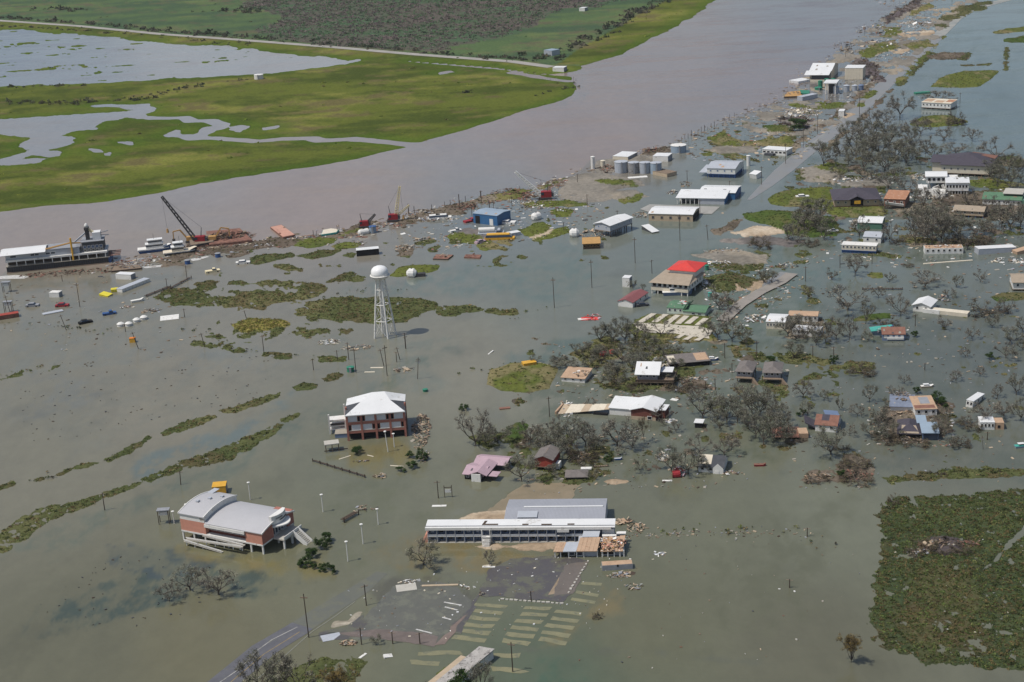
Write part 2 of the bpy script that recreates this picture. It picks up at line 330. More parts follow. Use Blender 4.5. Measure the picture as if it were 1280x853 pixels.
CREEK = [[(190, 148), (215, 148), (230, 147), (238, 152), (262, 151), (277, 156), (272, 161), (262, 160), (258, 166), (249, 169), (252, 173), (270, 173), (320, 177), (350, 174), (390, 173), (400, 176), (440, 174), (475, 177), (511, 181), (530, 180)],
         [(232, 170), (240, 174), (258, 173)]]
CANAL = [[(520, 76), (560, 79), (600, 82), (640, 86), (690, 91), (720, 94)], [(640, 91), (680, 98), (712, 102), (735, 101)]]
M1 = [(-900, 500), (-500, 400), (-300, 300), (-100, 280), (0, 265), (50, 259), (125, 252), (200, 240), (250, 229), (295, 222), (320, 220), (362, 213), (432, 201), (475, 192), (511, 183), (532, 176), (557, 170), (585, 162), (607, 155), (640, 144), (672, 135), (702, 126), (715, 120), (721, 112), (718, 102), (712, 94), (707, 88), (735, 81), (775, 69), (795, 60), (815, 47), (840, 36), (865, 21), (895, 0), (935, -25), (985, -60), (1000, -85), (300, -110), (-900, -60), (-1500, 60)]
WOODS = [(300, -25), (860, -25), (775, 2), (745, 10), (700, 20), (660, 33), (640, 37), (600, 45), (560, 58), (530, 68), (440, 60), (330, 50), (318, 42), (345, 27), (352, 20), (310, 10)]
# class: colours mixed by noise
CLS = dict(marsh=[(89, 96, 42), (66, 76, 34), (113, 114, 56), (94, 86, 58)], field=[(80, 98, 64), (66, 84, 62), (94, 106, 68), (88, 84, 68)], woods=[(84, 82, 72), (70, 90, 66), (94, 84, 80), (76, 76, 66)],
           grass=[(92, 98, 48), (80, 90, 46), (116, 110, 70), (132, 118, 90)], lawn=[(70, 86, 42), (60, 76, 40), (88, 92, 52), (108, 96, 70)], brush=[(84, 88, 56), (70, 78, 48), (100, 98, 66), (92, 80, 60)],
           mud=[(108, 98, 86), (92, 82, 72), (130, 120, 104), (80, 76, 66)], sand=[(176, 160, 138), (160, 142, 120), (190, 176, 156), (148, 130, 108)], silt=[(132, 126, 116), (118, 114, 106), (146, 136, 120), (112, 106, 96)], gravel=[(112, 106, 102), (98, 94, 92), (126, 120, 114), (90, 86, 82)],
           dark=[(92, 84, 84), (78, 72, 72), (104, 96, 92), (70, 66, 64)], concrete=[(176, 168, 152), (160, 152, 136), (188, 182, 168), (150, 140, 122)], marshbrush=[(70, 78, 52), (60, 70, 48), (82, 80, 56), (86, 74, 56)], ochre=[(126, 118, 66), (112, 112, 58), (140, 126, 84), (100, 100, 56)])
# (class, pixels, noise m, noise scale m, cap m, height m)
LAND = [
 ('brush', [(197, 370), (215, 358), (260, 351), (320, 352), (375, 352), (407, 362), (395, 372), (350, 376), (325, 388), (290, 386), (240, 382), (205, 378)], 7, 7, 1.2, .35),
 ('brush', [(363, 388), (385, 376), (440, 370), (460, 371), (500, 371), (546, 378), (540, 388), (520, 396), (500, 404), (470, 404), (440, 402), (400, 398), (372, 395)], 6, 8, 2.6, .4),
 ('ochre', [(288, 406), (310, 398), (350, 400), (362, 406), (340, 412), (310, 416), (293, 414)], 2, 6, 9, .5),
 ('brush', [(262, 422), (300, 412), (380, 410), (445, 412), (430, 420), (350, 422), (300, 430), (265, 434)], 7, 7, 0.6, .3),
 ('brush', [(542, 385), (575, 379), (600, 384), (645, 387), (645, 394), (600, 391), (570, 397), (548, 393)], 6, 6, 1.2, .3),
 ('brush', [(240, 425), (330, 440), (430, 448), (430, 453), (330, 446), (240, 431)], 5, 6, 0.5, .25),
 ('grass', [(484, 345), (500, 334), (525, 330), (550, 332), (546, 338), (520, 344), (495, 347)], 2, 7, 9, .5),
 ('brush', [(408, 352), (420, 345), (440, 340), (444, 343), (425, 352), (412, 354)], 3, 5, 3, .3), ('brush', [(434, 350), (445, 345), (458, 345), (456, 352), (440, 354)], 3, 5, 3, .3),
 ('brush', [(310, 328), (318, 320), (345, 316), (375, 316), (372, 322), (345, 326), (320, 332)], 4, 8, 5, .35), ('brush', [(376, 319), (400, 313), (422, 314), (416, 321), (390, 324)], 4, 8, 4, .35), ('brush', [(426, 320), (440, 315), (447, 317), (440, 322)], 3, 6, 3, .3),
 ('brush', [(335, 326), (355, 330), (375, 336), (380, 342), (360, 338), (335, 331)], 4, 5, .8, .3),
 ('grass', [(366, 301), (400, 296), (425, 298), (420, 304), (400, 309), (385, 311), (370, 307)], 4, 8, 6, .5), ('grass', [(418, 308), (430, 303), (448, 305), (442, 310), (425, 312)], 4, 6, 2, .4),
 ('mud', [(320, 304), (340, 297), (380, 299), (420, 291), (450, 281), (457, 283), (452, 287), (430, 295), (400, 302), (360, 308), (325, 311)], 5, 7, 5, .5),
 ('grass', [(422, 296), (450, 283), (458, 284), (450, 290), (425, 297)], 3, 7, 4, .7),
 ('mud', [(205, 322), (240, 314), (320, 304), (322, 310), (290, 316), (240, 320), (215, 331)], 5, 7, 4, .6),
 ('mud', [(498, 276), (525, 266), (555, 259), (600, 247), (640, 238), (640, 247), (600, 255), (560, 268), (530, 274), (503, 281)], 6, 8, 4, .6),
 ('grass', [(598, 250), (620, 243), (640, 238), (668, 236), (705, 223), (703, 229), (670, 239), (645, 247), (605, 254)], 6, 8, 5, .6),
 ('silt', [(712, 223), (735, 217), (760, 217), (800, 225), (803, 232), (770, 237), (745, 247), (700, 242)], 6, 12, 9, .5), ('grass', [(735, 226), (760, 224), (795, 225), (801, 231), (790, 234), (760, 232)], 4, 9, 6, .62),
 ('silt', [(700, 240), (740, 236), (800, 240), (815, 246), (790, 250), (740, 252), (700, 248)], 7, 14, 2, .3),
 ('grass', [(650, 253), (700, 250), (730, 254), (738, 258), (700, 258), (660, 259)], 4, 6, 3, .4), ('grass', [(775, 250), (800, 242), (808, 241), (800, 250), (782, 255)], 6, 8, 1, .3),
 ('grass', [(651, 288), (665, 279), (680, 277), (689, 282), (684, 290), (668, 296), (655, 295)], 2, 7, 9, .6), ('grass', [(668, 300), (690, 287), (710, 283), (713, 290), (690, 299), (672, 302)], 3, 7, 6, .5), ('sand', [(660, 297), (680, 292), (692, 285), (690, 292), (672, 299)], 2, 5, 4, .56),
 ('grass', [(562, 297), (575, 290), (600, 288), (640, 297), (641, 307), (610, 304), (590, 307), (570, 303)], 7, 9, 3, .3), ('gravel', [(568, 290), (580, 286), (625, 288), (640, 295), (640, 299), (600, 299), (575, 296)], 6, 9, 5, .36), ('grass', [(590, 307), (620, 303), (636, 304), (630, 311), (600, 312)], 7, 9, 1, .3),
 ('grass', [(690, 263), (705, 260), (717, 263), (712, 271), (695, 272)], 3, 6, 4, .4), ('brush', [(560, 300), (575, 296), (572, 305), (560, 306)], 4, 6, 1, .3),
 ('brush', [(475, 318), (520, 314), (548, 308), (545, 314), (500, 322)], 5, 6, .4, .25), ('mud', [(494, 313), (510, 308), (520, 310), (516, 320), (498, 320)], 3, 5, 2, .4), ('brush', [(513, 304), (530, 300), (546, 298), (540, 305), (520, 308)], 3, 5, 2, .4),
 ('lawn', [(926, 268), (960, 263), (995, 265), (1043, 272), (1046, 296), (1010, 297), (985, 293), (960, 281), (935, 276)], 3, 9, 10, .6),
 ('grass', [(960, 249), (975, 240), (1000, 236), (1040, 234), (1042, 246), (1035, 256), (1010, 258), (985, 259), (963, 256)], 2, 9, 10, .6),
 ('sand', [(915, 291), (940, 283), (970, 284), (987, 290), (960, 297), (925, 298)], 5, 9, 3, .3), ('mud', [(888, 288), (905, 283), (930, 270), (936, 271), (915, 288), (900, 294)], 4, 6, 3, .45),
 ('gravel', [(895, 298), (960, 297), (1000, 303), (985, 309), (940, 306), (900, 303)], 6, 9, 2, .3),
 ('silt', [(865, 319), (890, 313), (920, 312), (935, 316), (962, 318), (962, 330), (930, 333), (905, 331), (888, 324)], 5, 9, 6, .5), ('brush', [(884, 346), (920, 342), (957, 350), (952, 360), (910, 365), (885, 361)], 5, 9, 6, .5), ('sand', [(912, 356), (940, 352), (960, 352), (955, 362), (920, 365)], 4, 7, 2, .54), ('brush', [(880, 330), (920, 328), (955, 330), (950, 338), (900, 338)], 6, 8, 1, .35),
 ('sand', [(915, 378), (940, 362), (948, 366), (930, 384), (915, 392)], 5, 6, 3, .4),
 ('brush', [(322, 856), (350, 838), (400, 824), (440, 820), (467, 826), (457, 840), (440, 858), (400, 880), (330, 880)], 3.5, 5, .8, .2, 1), ('grass', [(525, 870), (552, 838), (560, 828), (566, 827), (548, 850), (535, 875)], 1.5, 4, 4, .4),
 ('grass', [(606, 481), (612, 462), (640, 454), (675, 453), (697, 460), (693, 470), (686, 486), (660, 491), (625, 488)], 1.5, 8, 12, .9), ('sand', [(650, 454), (672, 453), (690, 459), (680, 466), (660, 465)], 3, 6, 1, .6),
 ('lawn', [(632, 533), (650, 527), (661, 532), (659, 549), (640, 553), (631, 545)], 2, 6, 8, .4),
 ('sand', [(570, 652), (580, 644), (595, 640), (640, 636), (650, 650), (600, 655)], 2, 5, 6, .5), ('sand', [(574, 683), (650, 680), (702, 676), (702, 684), (680, 690), (640, 687), (600, 685)], 2, 5, 2.5, .22), ('sand', [(750, 602), (770, 599), (786, 601), (785, 605), (765, 605)], 1.5, 4, 3, .3),
 ('marshbrush', [(1087, 795), (1089, 770), (1094, 720), (1105, 670), (1099, 628), (1125, 621), (1160, 622), (1200, 618), (1260, 612), (1300, 608), (1400, 605), (1420, 840), (1340, 842), (1280, 836), (1210, 833), (1160, 828), (1120, 815), (1098, 803)], 3.2, 2.6, 1.35, .25),
 ('dark', [(1150, 685), (1165, 672), (1185, 670), (1200, 680), (1195, 693), (1165, 697)], 3, 4, 3, .8),
 ('brush', [(1090, 598), (1140, 594), (1180, 590), (1275, 588), (1275, 594), (1180, 598), (1130, 602), (1092, 603)], 5, 6, .3, .25), ('brush', [(1195, 585), (1230, 584), (1260, 590), (1230, 594), (1195, 592)], 5, 5, .2, .25),
 ('brush', [(0, 692), (-60, 715), (-60, 690), (0, 666), (20, 650), (45, 635), (75, 630), (110, 622), (160, 605), (215, 580), (260, 565), (320, 540), (360, 520), (376, 512), (379, 517), (340, 546), (290, 576), (230, 588), (180, 606), (140, 621), (95, 641), (62, 651), (40, 669), (10, 690)], 2.2, 2.0, .6, .3, .6),
 ('brush', [(130, 575), (150, 564), (187, 543), (190, 548), (165, 566), (135, 578)], 1.8, 2.0, 1, .3, .2), ('brush', [(202, 541), (235, 525), (272, 516), (274, 522), (240, 536), (206, 545)], 1.8, 2.0, 1, .3, .2), ('brush', [(280, 513), (320, 500), (350, 491), (350, 498), (320, 508), (284, 517)], 3, 4, 1, .25), ('brush', [(85, 588), (110, 578), (130, 575), (128, 580), (110, 584)], 2.5, 4, 1, .25), ('brush', [(0, 608), (12, 604), (50, 597), (90, 586), (90, 589), (50, 601), (0, 612)], 3, 4, .3, .25), ('brush', [(366, 484), (380, 478), (395, 479), (390, 487), (370, 489)], 2, 4, 2, .35), ('brush', [(402, 474), (415, 466), (430, 466), (424, 475), (408, 478)], 2, 4, 2.5, .4), ('brush', [(0, 470), (40, 462), (75, 456), (75, 460), (40, 467), (0, 475)], 4, 4, .1, .25),
 ('grass', [(1161, 109), (1180, 95), (1205, 89), (1250, 88), (1242, 97), (1226, 108), (1200, 110)], 2, 12, 20, .6), ('grass', [(1234, 42), (1260, 36), (1300, 31), (1300, 36), (1256, 43)], 6, 12, 6, .4), ('lawn', [(1253, 49), (1290, 44), (1300, 53), (1265, 54)], 8, 14, 8, .4), ('brush', [(1255, 88), (1257, 58), (1261, 58), (1260, 88)], 4, 6, 2, .4), ('brush', [(1198, 74), (1208, 66), (1214, 67), (1206, 76)], 4, 6, 4, .4), ('brush', [(1196, 80), (1215, 81), (1238, 79), (1238, 82), (1200, 83)], 5, 7, 2, .3),
 ('brush', [(1121, 108), (1135, 92), (1160, 69), (1166, 66), (1150, 85), (1130, 105)], 5, 8, 3, .4), ('mud', [(1158, 70), (1175, 66), (1205, 66), (1206, 73), (1180, 75), (1160, 75)], 6, 8, 3, .4),
 ('grass', [(1138, 156), (1150, 146), (1180, 143), (1216, 152), (1196, 158), (1160, 159)], 4, 8, 4, .4),
 ('silt', [(998, 212), (1030, 204), (1048, 214), (1060, 222), (1040, 226), (1005, 218)], 5, 8, 4, .4), ('grass', [(1010, 210), (1040, 202), (1060, 214), (1040, 216)], 4, 8, 3, .45), ('silt', [(1000, 219), (1050, 222), (1105, 226), (1110, 232), (1050, 234), (1005, 226)], 7, 9, 2, .35),
 ('grass', [(1030, 263), (1040, 240), (1060, 255), (1105, 258), (1108, 268), (1080, 272), (1045, 273)], 4, 8, 5, .55),
 ('mud', [(1120, 262), (1160, 240), (1225, 238), (1290, 245), (1290, 266), (1240, 282), (1210, 292), (1180, 284), (1140, 274)], 9, 12, 1.5, .35),
 ('grass', [(1200, 225), (1240, 222), (1280, 232), (1250, 236), (1215, 234)], 7, 10, 3, .35), ('brush', [(1130, 296), (1180, 298), (1225, 300), (1225, 308), (1180, 308), (1130, 302)], 7, 9, 1, .35),
 ('brush', [(722, 442), (750, 425), (800, 420), (850, 430), (882, 450), (862, 468), (800, 490), (780, 492), (752, 462)], 8, 9, .8, .35), ('brush', [(640, 560), (700, 545), (760, 560), (760, 590), (700, 590), (640, 580)], 7, 8, -.4, .3), ('brush', [(750, 481), (790, 473), (792, 486), (756, 487)], 4, 6, 2, .4), ('mud', [(820, 476), (870, 474), (892, 484), (860, 490), (820, 488)], 5, 6, .5, .3), ('brush', [(588, 548), (620, 540), (650, 552), (610, 560)], 5, 6, .6, .3), ('brush', [(660, 598), (720, 590), (760, 590), (740, 602), (680, 604)], 5, 6, .2, .3),
 ('mud', [(970, 401), (1010, 392), (1030, 398), (1028, 420), (990, 423)], 5, 7, 1, .3), ('lawn', [(1066, 400), (1090, 393), (1115, 392), (1112, 398), (1070, 402)], 3, 6, 3, .3), ('lawn', [(1240, 371), (1262, 365), (1300, 364), (1300, 374), (1250, 377)], 3, 7, 4, .3), ('grass', [(1082, 345), (1090, 341), (1103, 341), (1102, 347), (1090, 348)], 2, 5, 3, .3),
 ('brush', [(940, 442), (990, 440), (1030, 450), (1092, 454), (1096, 463), (1065, 469), (1010, 458), (950, 452)], 5, 6, 1, .35), ('brush', [(980, 470), (1030, 465), (1060, 470), (1070, 480), (1020, 482), (985, 478)], 5, 6, -.6, .25),
 ('mud', [(1100, 512), (1130, 500), (1190, 502), (1190, 540), (1150, 554), (1105, 550)], 5, 7, 1.5, .35), ('mud', [(1000, 602), (1015, 588), (1040, 585), (1060, 570), (1078, 565), (1092, 590), (1085, 602), (1050, 603)], 4, 6, 1.5, .4), ('mud', [(960, 548), (1010, 545), (1015, 552), (965, 555)], 3, 6, .5, .3),
 # the strip between river and shore road
 ('silt', [(928, 147), (960, 133), (982, 122), (1008, 101), (1036, 76), (1060, 57), (1086, 39), (1106, 21), (1142, 0), (1200, -40), (1240, -40), (1235, -5), (1205, 12), (1185, 28), (1160, 55), (1130, 80), (1110, 98), (1075, 130), (1040, 160), (1000, 170), (955, 170)], 12, 10, -.4, .3),
 ('grass', [(1072, 71), (1090, 54), (1122, 49), (1124, 60), (1100, 69), (1085, 74)], 7, 12, 6, .45), ('grass', [(1128, 57), (1160, 50), (1168, 57), (1140, 63)], 7, 12, 6, .45), ('grass', [(1098, 32), (1125, 35), (1124, 48), (1104, 46)], 7, 12, 4, .45), ('grass', [(1136, 17), (1162, 4), (1168, 8), (1140, 20)], 8, 14, 8, .5), ('brush', [(1170, 30), (1195, 10), (1240, 0), (1235, 10), (1200, 22), (1180, 36)], 9, 12, 3, .4),
 ('sand', [(1085, 66), (1110, 60), (1140, 62), (1130, 67), (1090, 70)], 6, 10, 1, .5), ('sand', [(1120, 42), (1165, 38), (1170, 43), (1130, 47)], 6, 10, 1, .5),
 ('dark', [(1102, 24), (1135, 6), (1155, -5), (1150, 8), (1120, 24), (1108, 30)], 5, 9, 9, .7), ('dark', [(1058, 90), (1068, 74), (1085, 73), (1100, 84), (1095, 96), (1070, 96)], 4, 9, 8, .8), ('dark', [(1085, 103), (1095, 94), (1106, 96), (1108, 103)], 3, 6, 4, .8),
 ('grass', [(985, 131), (1010, 127), (1060, 129), (1056, 136), (1010, 139)], 7, 9, 2, .35), ('grass', [(1070, 133), (1082, 118), (1096, 110), (1092, 120), (1078, 136)], 6, 9, 2, .35), ('sand', [(1050, 148), (1060, 142), (1069, 142), (1060, 149)], 3, 6, 3, .4),
 ('lawn', [(956, 157), (985, 156), (990, 165), (958, 166)], 5, 9, 6, .4), ('grass', [(960, 176), (985, 170), (998, 183), (960, 186)], 7, 9, 3, .4), ('dark', [(965, 150), (1000, 146), (1015, 152), (1010, 160), (970, 156)], 6, 8, 2, .4),
 ('grass', [(884, 173), (905, 163), (913, 172), (940, 176), (965, 171), (965, 182), (920, 184), (890, 181)], 6, 9, 5, .4), ('silt', [(878, 187), (920, 181), (948, 184), (942, 192), (900, 193)], 6, 9, 3, .4), ('grass', [(872, 192), (905, 190), (935, 195), (930, 199), (890, 197)], 5, 8, 1, .35), ('mud', [(800, 194), (815, 186), (832, 183), (840, 190), (820, 195)], 4, 6, 4, .5),
 ('silt', [(735, 210), (742, 201), (800, 193), (830, 197), (820, 207), (790, 216), (745, 217)], 5, 8, 3, .4), ('sand', [(848, 263), (900, 260), (902, 268), (850, 270)], 3, 6, -1, .2),
 ('grass', [(780, 412), (800, 396), (815, 392), (892, 395), (888, 410), (900, 426), (850, 428), (800, 424)], 3, 7, 4, .3),
 ('brush', [(985, 200), (1285, 196), (1285, 315), (1140, 322), (1000, 312)], 8, 8, -2.2, .3), ('mud', [(985, 200), (1285, 200), (1285, 300), (1140, 310), (1000, 300)], 9, 10, -2.6, .3), ('brush', [(865, 312), (1000, 310), (1050, 400), (1000, 440), (870, 430), (870, 350)], 7, 7, -2.4, .3), ('brush', [(670, 425), (960, 430), (985, 560), (700, 600), (640, 560)], 6, 6, -2.4, .3), ('mud', [(670, 425), (960, 430), (985, 560), (700, 600), (640, 560)], 6, 7, -2.8, .3), ('brush', [(985, 380), (1285, 380), (1285, 600), (1090, 590), (980, 600)], 6, 6, -3.0, .3), ('brush', [(540, 285), (760, 255), (780, 320), (640, 330), (500, 335)], 7, 8, -3.2, .3), ('brush', [(300, 300), (470, 285), (520, 330), (420, 420), (250, 430)], 6, 6, -3.0, .25), ('brush', [(880, 165), (1010, 140), (1060, 150), (980, 215), (890, 205)], 8, 9, -2.4, .3), ('mud', [(200, 318), (330, 300), (500, 272), (640, 240), (720, 220), (725, 232), (640, 252), (500, 284), (340, 312), (210, 332)], 8, 8, -1.0, .4),
 ('mud', [(990, 190), (1015, 168), (1040, 150), (1062, 137), (1085, 112), (1108, 92), (1106, 90), (1080, 110), (1055, 136), (1010, 166), (985, 188)], 5, 8, 1.4, .3), ('mud', [(1020, 192), (1060, 160), (1085, 138), (1118, 106), (1120, 109), (1088, 142), (1060, 166), (1024, 195)], 4, 7, .6, .3), ('grass', [(1118, 104), (1140, 82), (1165, 58), (1180, 42), (1184, 44), (1168, 62), (1144, 86), (1122, 108)], 5, 8, .6, .35), ('silt', [(1120, 88), (1150, 58), (1175, 38), (1180, 40), (1156, 62), (1126, 92)], 5, 8, .8, .35),
 ('concrete', [(435, 776), (448, 765), (452, 765), (440, 781), (412, 785), (418, 778)], 1, 3, 3, .12),
]
def land():
    X, Y = grid(1.55); n0, n1 = X.shape; x = X.ravel(); y = Y.ravel()
    best = np.full(x.shape, -9.0); cls = np.full(x.shape, -1, np.int16); zz = np.full(x.shape, -9.0)
    names = list(CLS)
    # the far marsh, field and woods first
    g = gp(M1); pxx, pyy = PX(x, y)
    sel = sdist(x, y, g) > -60; ids = np.nonzero(sel)[0]; sx, sy = x[ids], y[ids]
    f = sdist(sx, sy, g) + 5 * fbm(sx / 22, sy / 22, 2, 5)
    for i, p in enumerate(POND):
        gq = gp(p); amp = (24, 8, 7)[i] if i < 3 else 3
        cap = np.minimum(sdist(sx, sy, gq), (24, 10, 8)[i] if i < 3 else 6)
        pf = cap + amp * fbm(sx / (amp * 1.6), sy / (amp * 2.6), 40 + i, 5, 0.65)
        if i == 0: pf = np.minimum(pf, (.30 + .25 * sm(-420, -150, sx) - fbm(sx / 34, sy / 16, 55, 5, .7)) * 30)
        f = np.minimum(f, -pf)
    for i, p in enumerate(CREEK): f = np.minimum(f, -(sdist(sx, sy, gp(p), False) + 6.0 + 2.0 * fbm(sx / 14, sy / 14, 61)))
    for i, p in enumerate(CANAL): f = np.minimum(f, -(sdist(sx, sy, gp(p), False) + (9.0, 5.0)[i] + 3 * fbm(sx / 20, sy / 20, 62)))
    road = sdist(sx, sy, gp([(-300, 5), (-60, 22), (0, 28), (100, 35), (200, 45), (320, 54), (420, 62), (520, 71), (640, 80), (695, 87)]), False)
    upper = sdist(sx, sy, gp([(-900, -60), (-300, 5), (-60, 22), (0, 28), (100, 35), (200, 45), (320, 54), (420, 62), (520, 71), (640, 80), (690, 86), (735, 81), (775, 69), (795, 60), (815, 47), (840, 36), (865, 21), (895, 0), (935, -25), (985, -60), (1000, -85), (300, -110)])) > 0
    wd_ = sdist(sx, sy, gp(WOODS)) + 60 * fbm(sx / 90, sy / 160, 71, 5)
    c = np.where(upper, names.index('field'), names.index('marsh')).astype(np.int16)
    bank = sdist(sx, sy, g); shore = upper & (sdist(sx, sy, gp([(695, 84), (722, 63), (760, 42), (800, 18), (835, 0), (880, -28), (960, -70), (1000, -85), (985, -60), (935, -25), (895, 0), (865, 21), (840, 36), (815, 47), (795, 60), (775, 69), (735, 81)])) > 0)
    c = np.where(shore, names.index('marsh'), c); c = np.where((wd_ > 0) & upper & ~shore, names.index('woods'), c)
    f = np.where(road > -22, np.maximum(f, 22 + road), f)
    zf = np.clip(f / 8, -1, 1) * 0.6 + np.clip(22 + road, 0, 12) * 0.1
    best[ids] = np.minimum(f, 20); cls[ids] = c; zz[ids] = zf
    for i, (cl, pts, amp, ns, cap, zh, *bias) in enumerate(LAND):
        bias = bias[0] if bias else 0
        g = gp(pts); gx = [p[0] for p in g]; gy = [p[1] for p in g]; m = amp * 1.6 + 4
        ids = np.nonzero((x > min(gx) - m) & (x < max(gx) + m) & (y > min(gy) - m) & (y < max(gy) + m))[0]
        if not len(ids): continue
        sx, sy = x[ids], y[ids]
        f = np.minimum(sdist(sx, sy, g) - bias, cap) + amp * 1.1 * fbm(sx / ns, sy / (ns * 1.5), 100 + i, 5, 0.62)
        if cl == 'marshbrush':
            ch = sdist(sx, sy, gp([(1290, 655), (1262, 680), (1240, 705), (1225, 715)]), False); f = np.minimum(f, -(ch + 1.0 + 1.6 * fbm(sx / 5, sy / 5, 7)))
        z = np.clip(f / 3.0, -1, 1) * zh
        up = z > zz[ids]; k = ids[up]; zz[k] = z[up]; best[k] = f[up]; cls[k] = names.index(cl)
    # colours
    n1_ = fbm(x / 34, y / 50, 201, 5, 0.6); nb_ = fbm(x / 90, y / 38, 211, 6, 0.68); nc_ = fbm(x / 26, y / 13, 213, 5, .65); n2_ = fbm(x / 11, y / 18, 202, 4, 0.6); n3_ = fbm(x / 70 + 9, y / 45, 203, 5, 0.6)
    cl4 = np.zeros((len(x), 3))
    for i, nm in enumerate(names):
        k = cls == i
        if not k.any(): continue
        big = nm in ('marsh', 'field', 'woods'); q = [C(*v) for v in CLS[nm]]
        a = sm(-.22, .24, (nb_ + .3 * nc_ if big else n2_)[k])[:, None]; b = sm(0.05, .42, (n3_ + .35 * nc_ if big else n1_)[k])[:, None]; d = sm(.08, .42, (nc_ * .8 + .5 * n3_ if big else n2_ + .4 * n3_)[k])[:, None] * (.85 if big else .6)
        cc = q[0] * (1 - a) + q[1] * a; cc = cc * (1 - b) + q[2] * b; cc = cc * (1 - d) + q[3] * d
        if nm == 'marsh':      # greener wet fringe along the water
            e = sm(20, 2, best[k])[:, None] * .6; cc = cc * (1 - e) + C(70, 92, 30) * e
        cl4[k] = cc
    wet = (zz < .04); cl4[wet] *= 0.75
    zz = np.maximum(zz, -0.5) + np.where(zz > .05, .06 * fbm(x / 3, y / 3, 301, 3), 0)
    idx = np.arange(n0 * n1).reshape(n0, n1)
    q = np.stack([idx[:-1, :-1], idx[1:, :-1], idx[1:, 1:], idx[:-1, 1:]], -1).reshape(-1, 4)
    keep = (zz[q] > 0.0).any(1); q = q[keep]; fc = cls[q[np.arange(len(q)), np.argmax(zz[q], 1)]]
    V = np.stack([x, y, zz], -1)
    lm = vmat('land', 0.95, 0.0, 0.5, 0.38, 0.4)
    GROUP = dict(marsh='marsh_land', field='far_field', woods='woodland_floor', grass='grass_island', lawn='lawn', brush='weedy_ground', mud='mud_bank', sand='sand_bank', silt='silt_flat', gravel='gravel_yard', dark='dark_spoil', concrete='concrete_pad', marshbrush='brushy_marsh', ochre='dry_grass_island')
    for i, nm in enumerate(names):
        s = fc == i
        if not s.any(): continue
        f4 = q[s]; u, inv = np.unique(f4, return_inverse=True)
        tag(put(GROUP[nm], np_mesh(nm, V[u], inv.reshape(-1, 4), lm, cl4[u], True)), kind='structure')
    return None
land()

# ---------------------------------------------------------------- roads, drowned pavements, car park strips
def jag(g, j, step=1.6):
    out = []
    for i in range(len(g)):
        a, b = Vector(g[i]), Vector(g[(i + 1) % len(g)]); n = max(1, int((b - a).length / step))
        for k in range(n):
            p = a.lerp(b, k / n); nx = np.array([p.x / 4]); ny = np.array([p.y / 4]); out.append((p.x + j * 2 * float(fbm(nx, ny, 5, 4)[0]), p.y + j * 3 * float(fbm(nx, ny, 6, 4)[0])))
    return out
def sheet(name, pts, m, z=0.05, label=None, j=0.0):
    g = gp(pts); mb = MB(); g = jag(g, j) if j else g; mb.face([(a, b, z) for a, b in g]); o = mb.build(name, m)
    if o.data.polygons[0].normal.z < 0: o.data.flip_normals()
    return tag(o, label, None, None, 'structure')
def strip(name, line, width, m, z=0.05, kind='structure', seg=1, parent=None):
    """a ribbon of even width (m) along a pixel line"""
    P_ = [G(*p) for p in line]; mb = MB(); L = []; Rr = []
    for i, p in enumerate(P_):
        a = P_[max(i - 1, 0)]; b = P_[min(i + 1, len(P_) - 1)]; d = (b - a).normalized(); n = Vector((-d.y, d.x, 0)); w = width[i] if isinstance(width, (list, tuple)) else width
        L.append(p + n * w / 2); Rr.append(p - n * w / 2)
    for i in range(len(P_) - 1): mb.face([(Rr[i].x, Rr[i].y, z), (Rr[i + 1].x, Rr[i + 1].y, z), (L[i + 1].x, L[i + 1].y, z), (L[i].x, L[i].y, z)])
    o = mb.build(name, m, parent)
    return tag(o, kind=kind) if kind else o
M_asph = mat('wet_asphalt', (84, 84, 88), 0.35, 0.18, 0.25, second=(78, 80, 76)); M_asphd = mat('drowned_asphalt', (124, 125, 126), 0.35, 0.10, 0.08, second=(130, 127, 120), spec=.35, rust=(108, 114, 114), rust_amt=.36)
M_line = mat('road_paint', (178, 174, 168), 0.7, 0.2, 0.5, second=(120, 120, 112)); M_far = mat('far_road', (150, 148, 140), 0.8, 0.12, 0.05, second=(118, 124, 124)); M_shell = mat('shell_road', (150, 146, 138), 0.9, 0.15, 0.05)
strip('causeway_road', [(-300, 5), (-60, 22), (0, 28), (100, 35), (200, 45), (320, 54), (420, 62), (520, 71), (640, 80), (690, 87)], 10, M_shell, 2.05)
strip('shore_road', [(936, 250), (958, 232), (980, 213), (1000, 196), (1022, 178), (1045, 161), (1067, 145)], [2, 7, 10.5, 11, 11.5, 11.5, 11.5], M_asphd, 0.06); strip('shore_road', [(1067, 145), (1090, 122), (1115, 98), (1150, 66), (1172, 46)], 11.5, M_asphd, 0.063)
strip('shore_road', [(1172, 46), (1185, 33), (1194, 24), (1210, 14), (1235, 6), (1262, -1), (1300, -10), (1360, -22)], [10.5, 11, 11, 11, 12, 12, 12, 12], M_far, 0.10)
strip('shore_road_edge', [(1000, 193), (1018, 178), (1040, 160), (1060, 143)], [.2, 1.3, .5, .9], M_far, 0.09)
strip('town_road', [(903, 402), (925, 382), (950, 366), (975, 354), (990, 343)], 5.5, mat('dusty_road', (138, 132, 124), .8, .15, .2), 0.45); strip('drowned_lane', [(960, 361), (968, 352), (985, 342)], 7, M_asphd, 0.40)
RD = [(262, 868), (290, 845), (330, 812), (370, 788), (400, 768), (450, 737), (478, 716)]
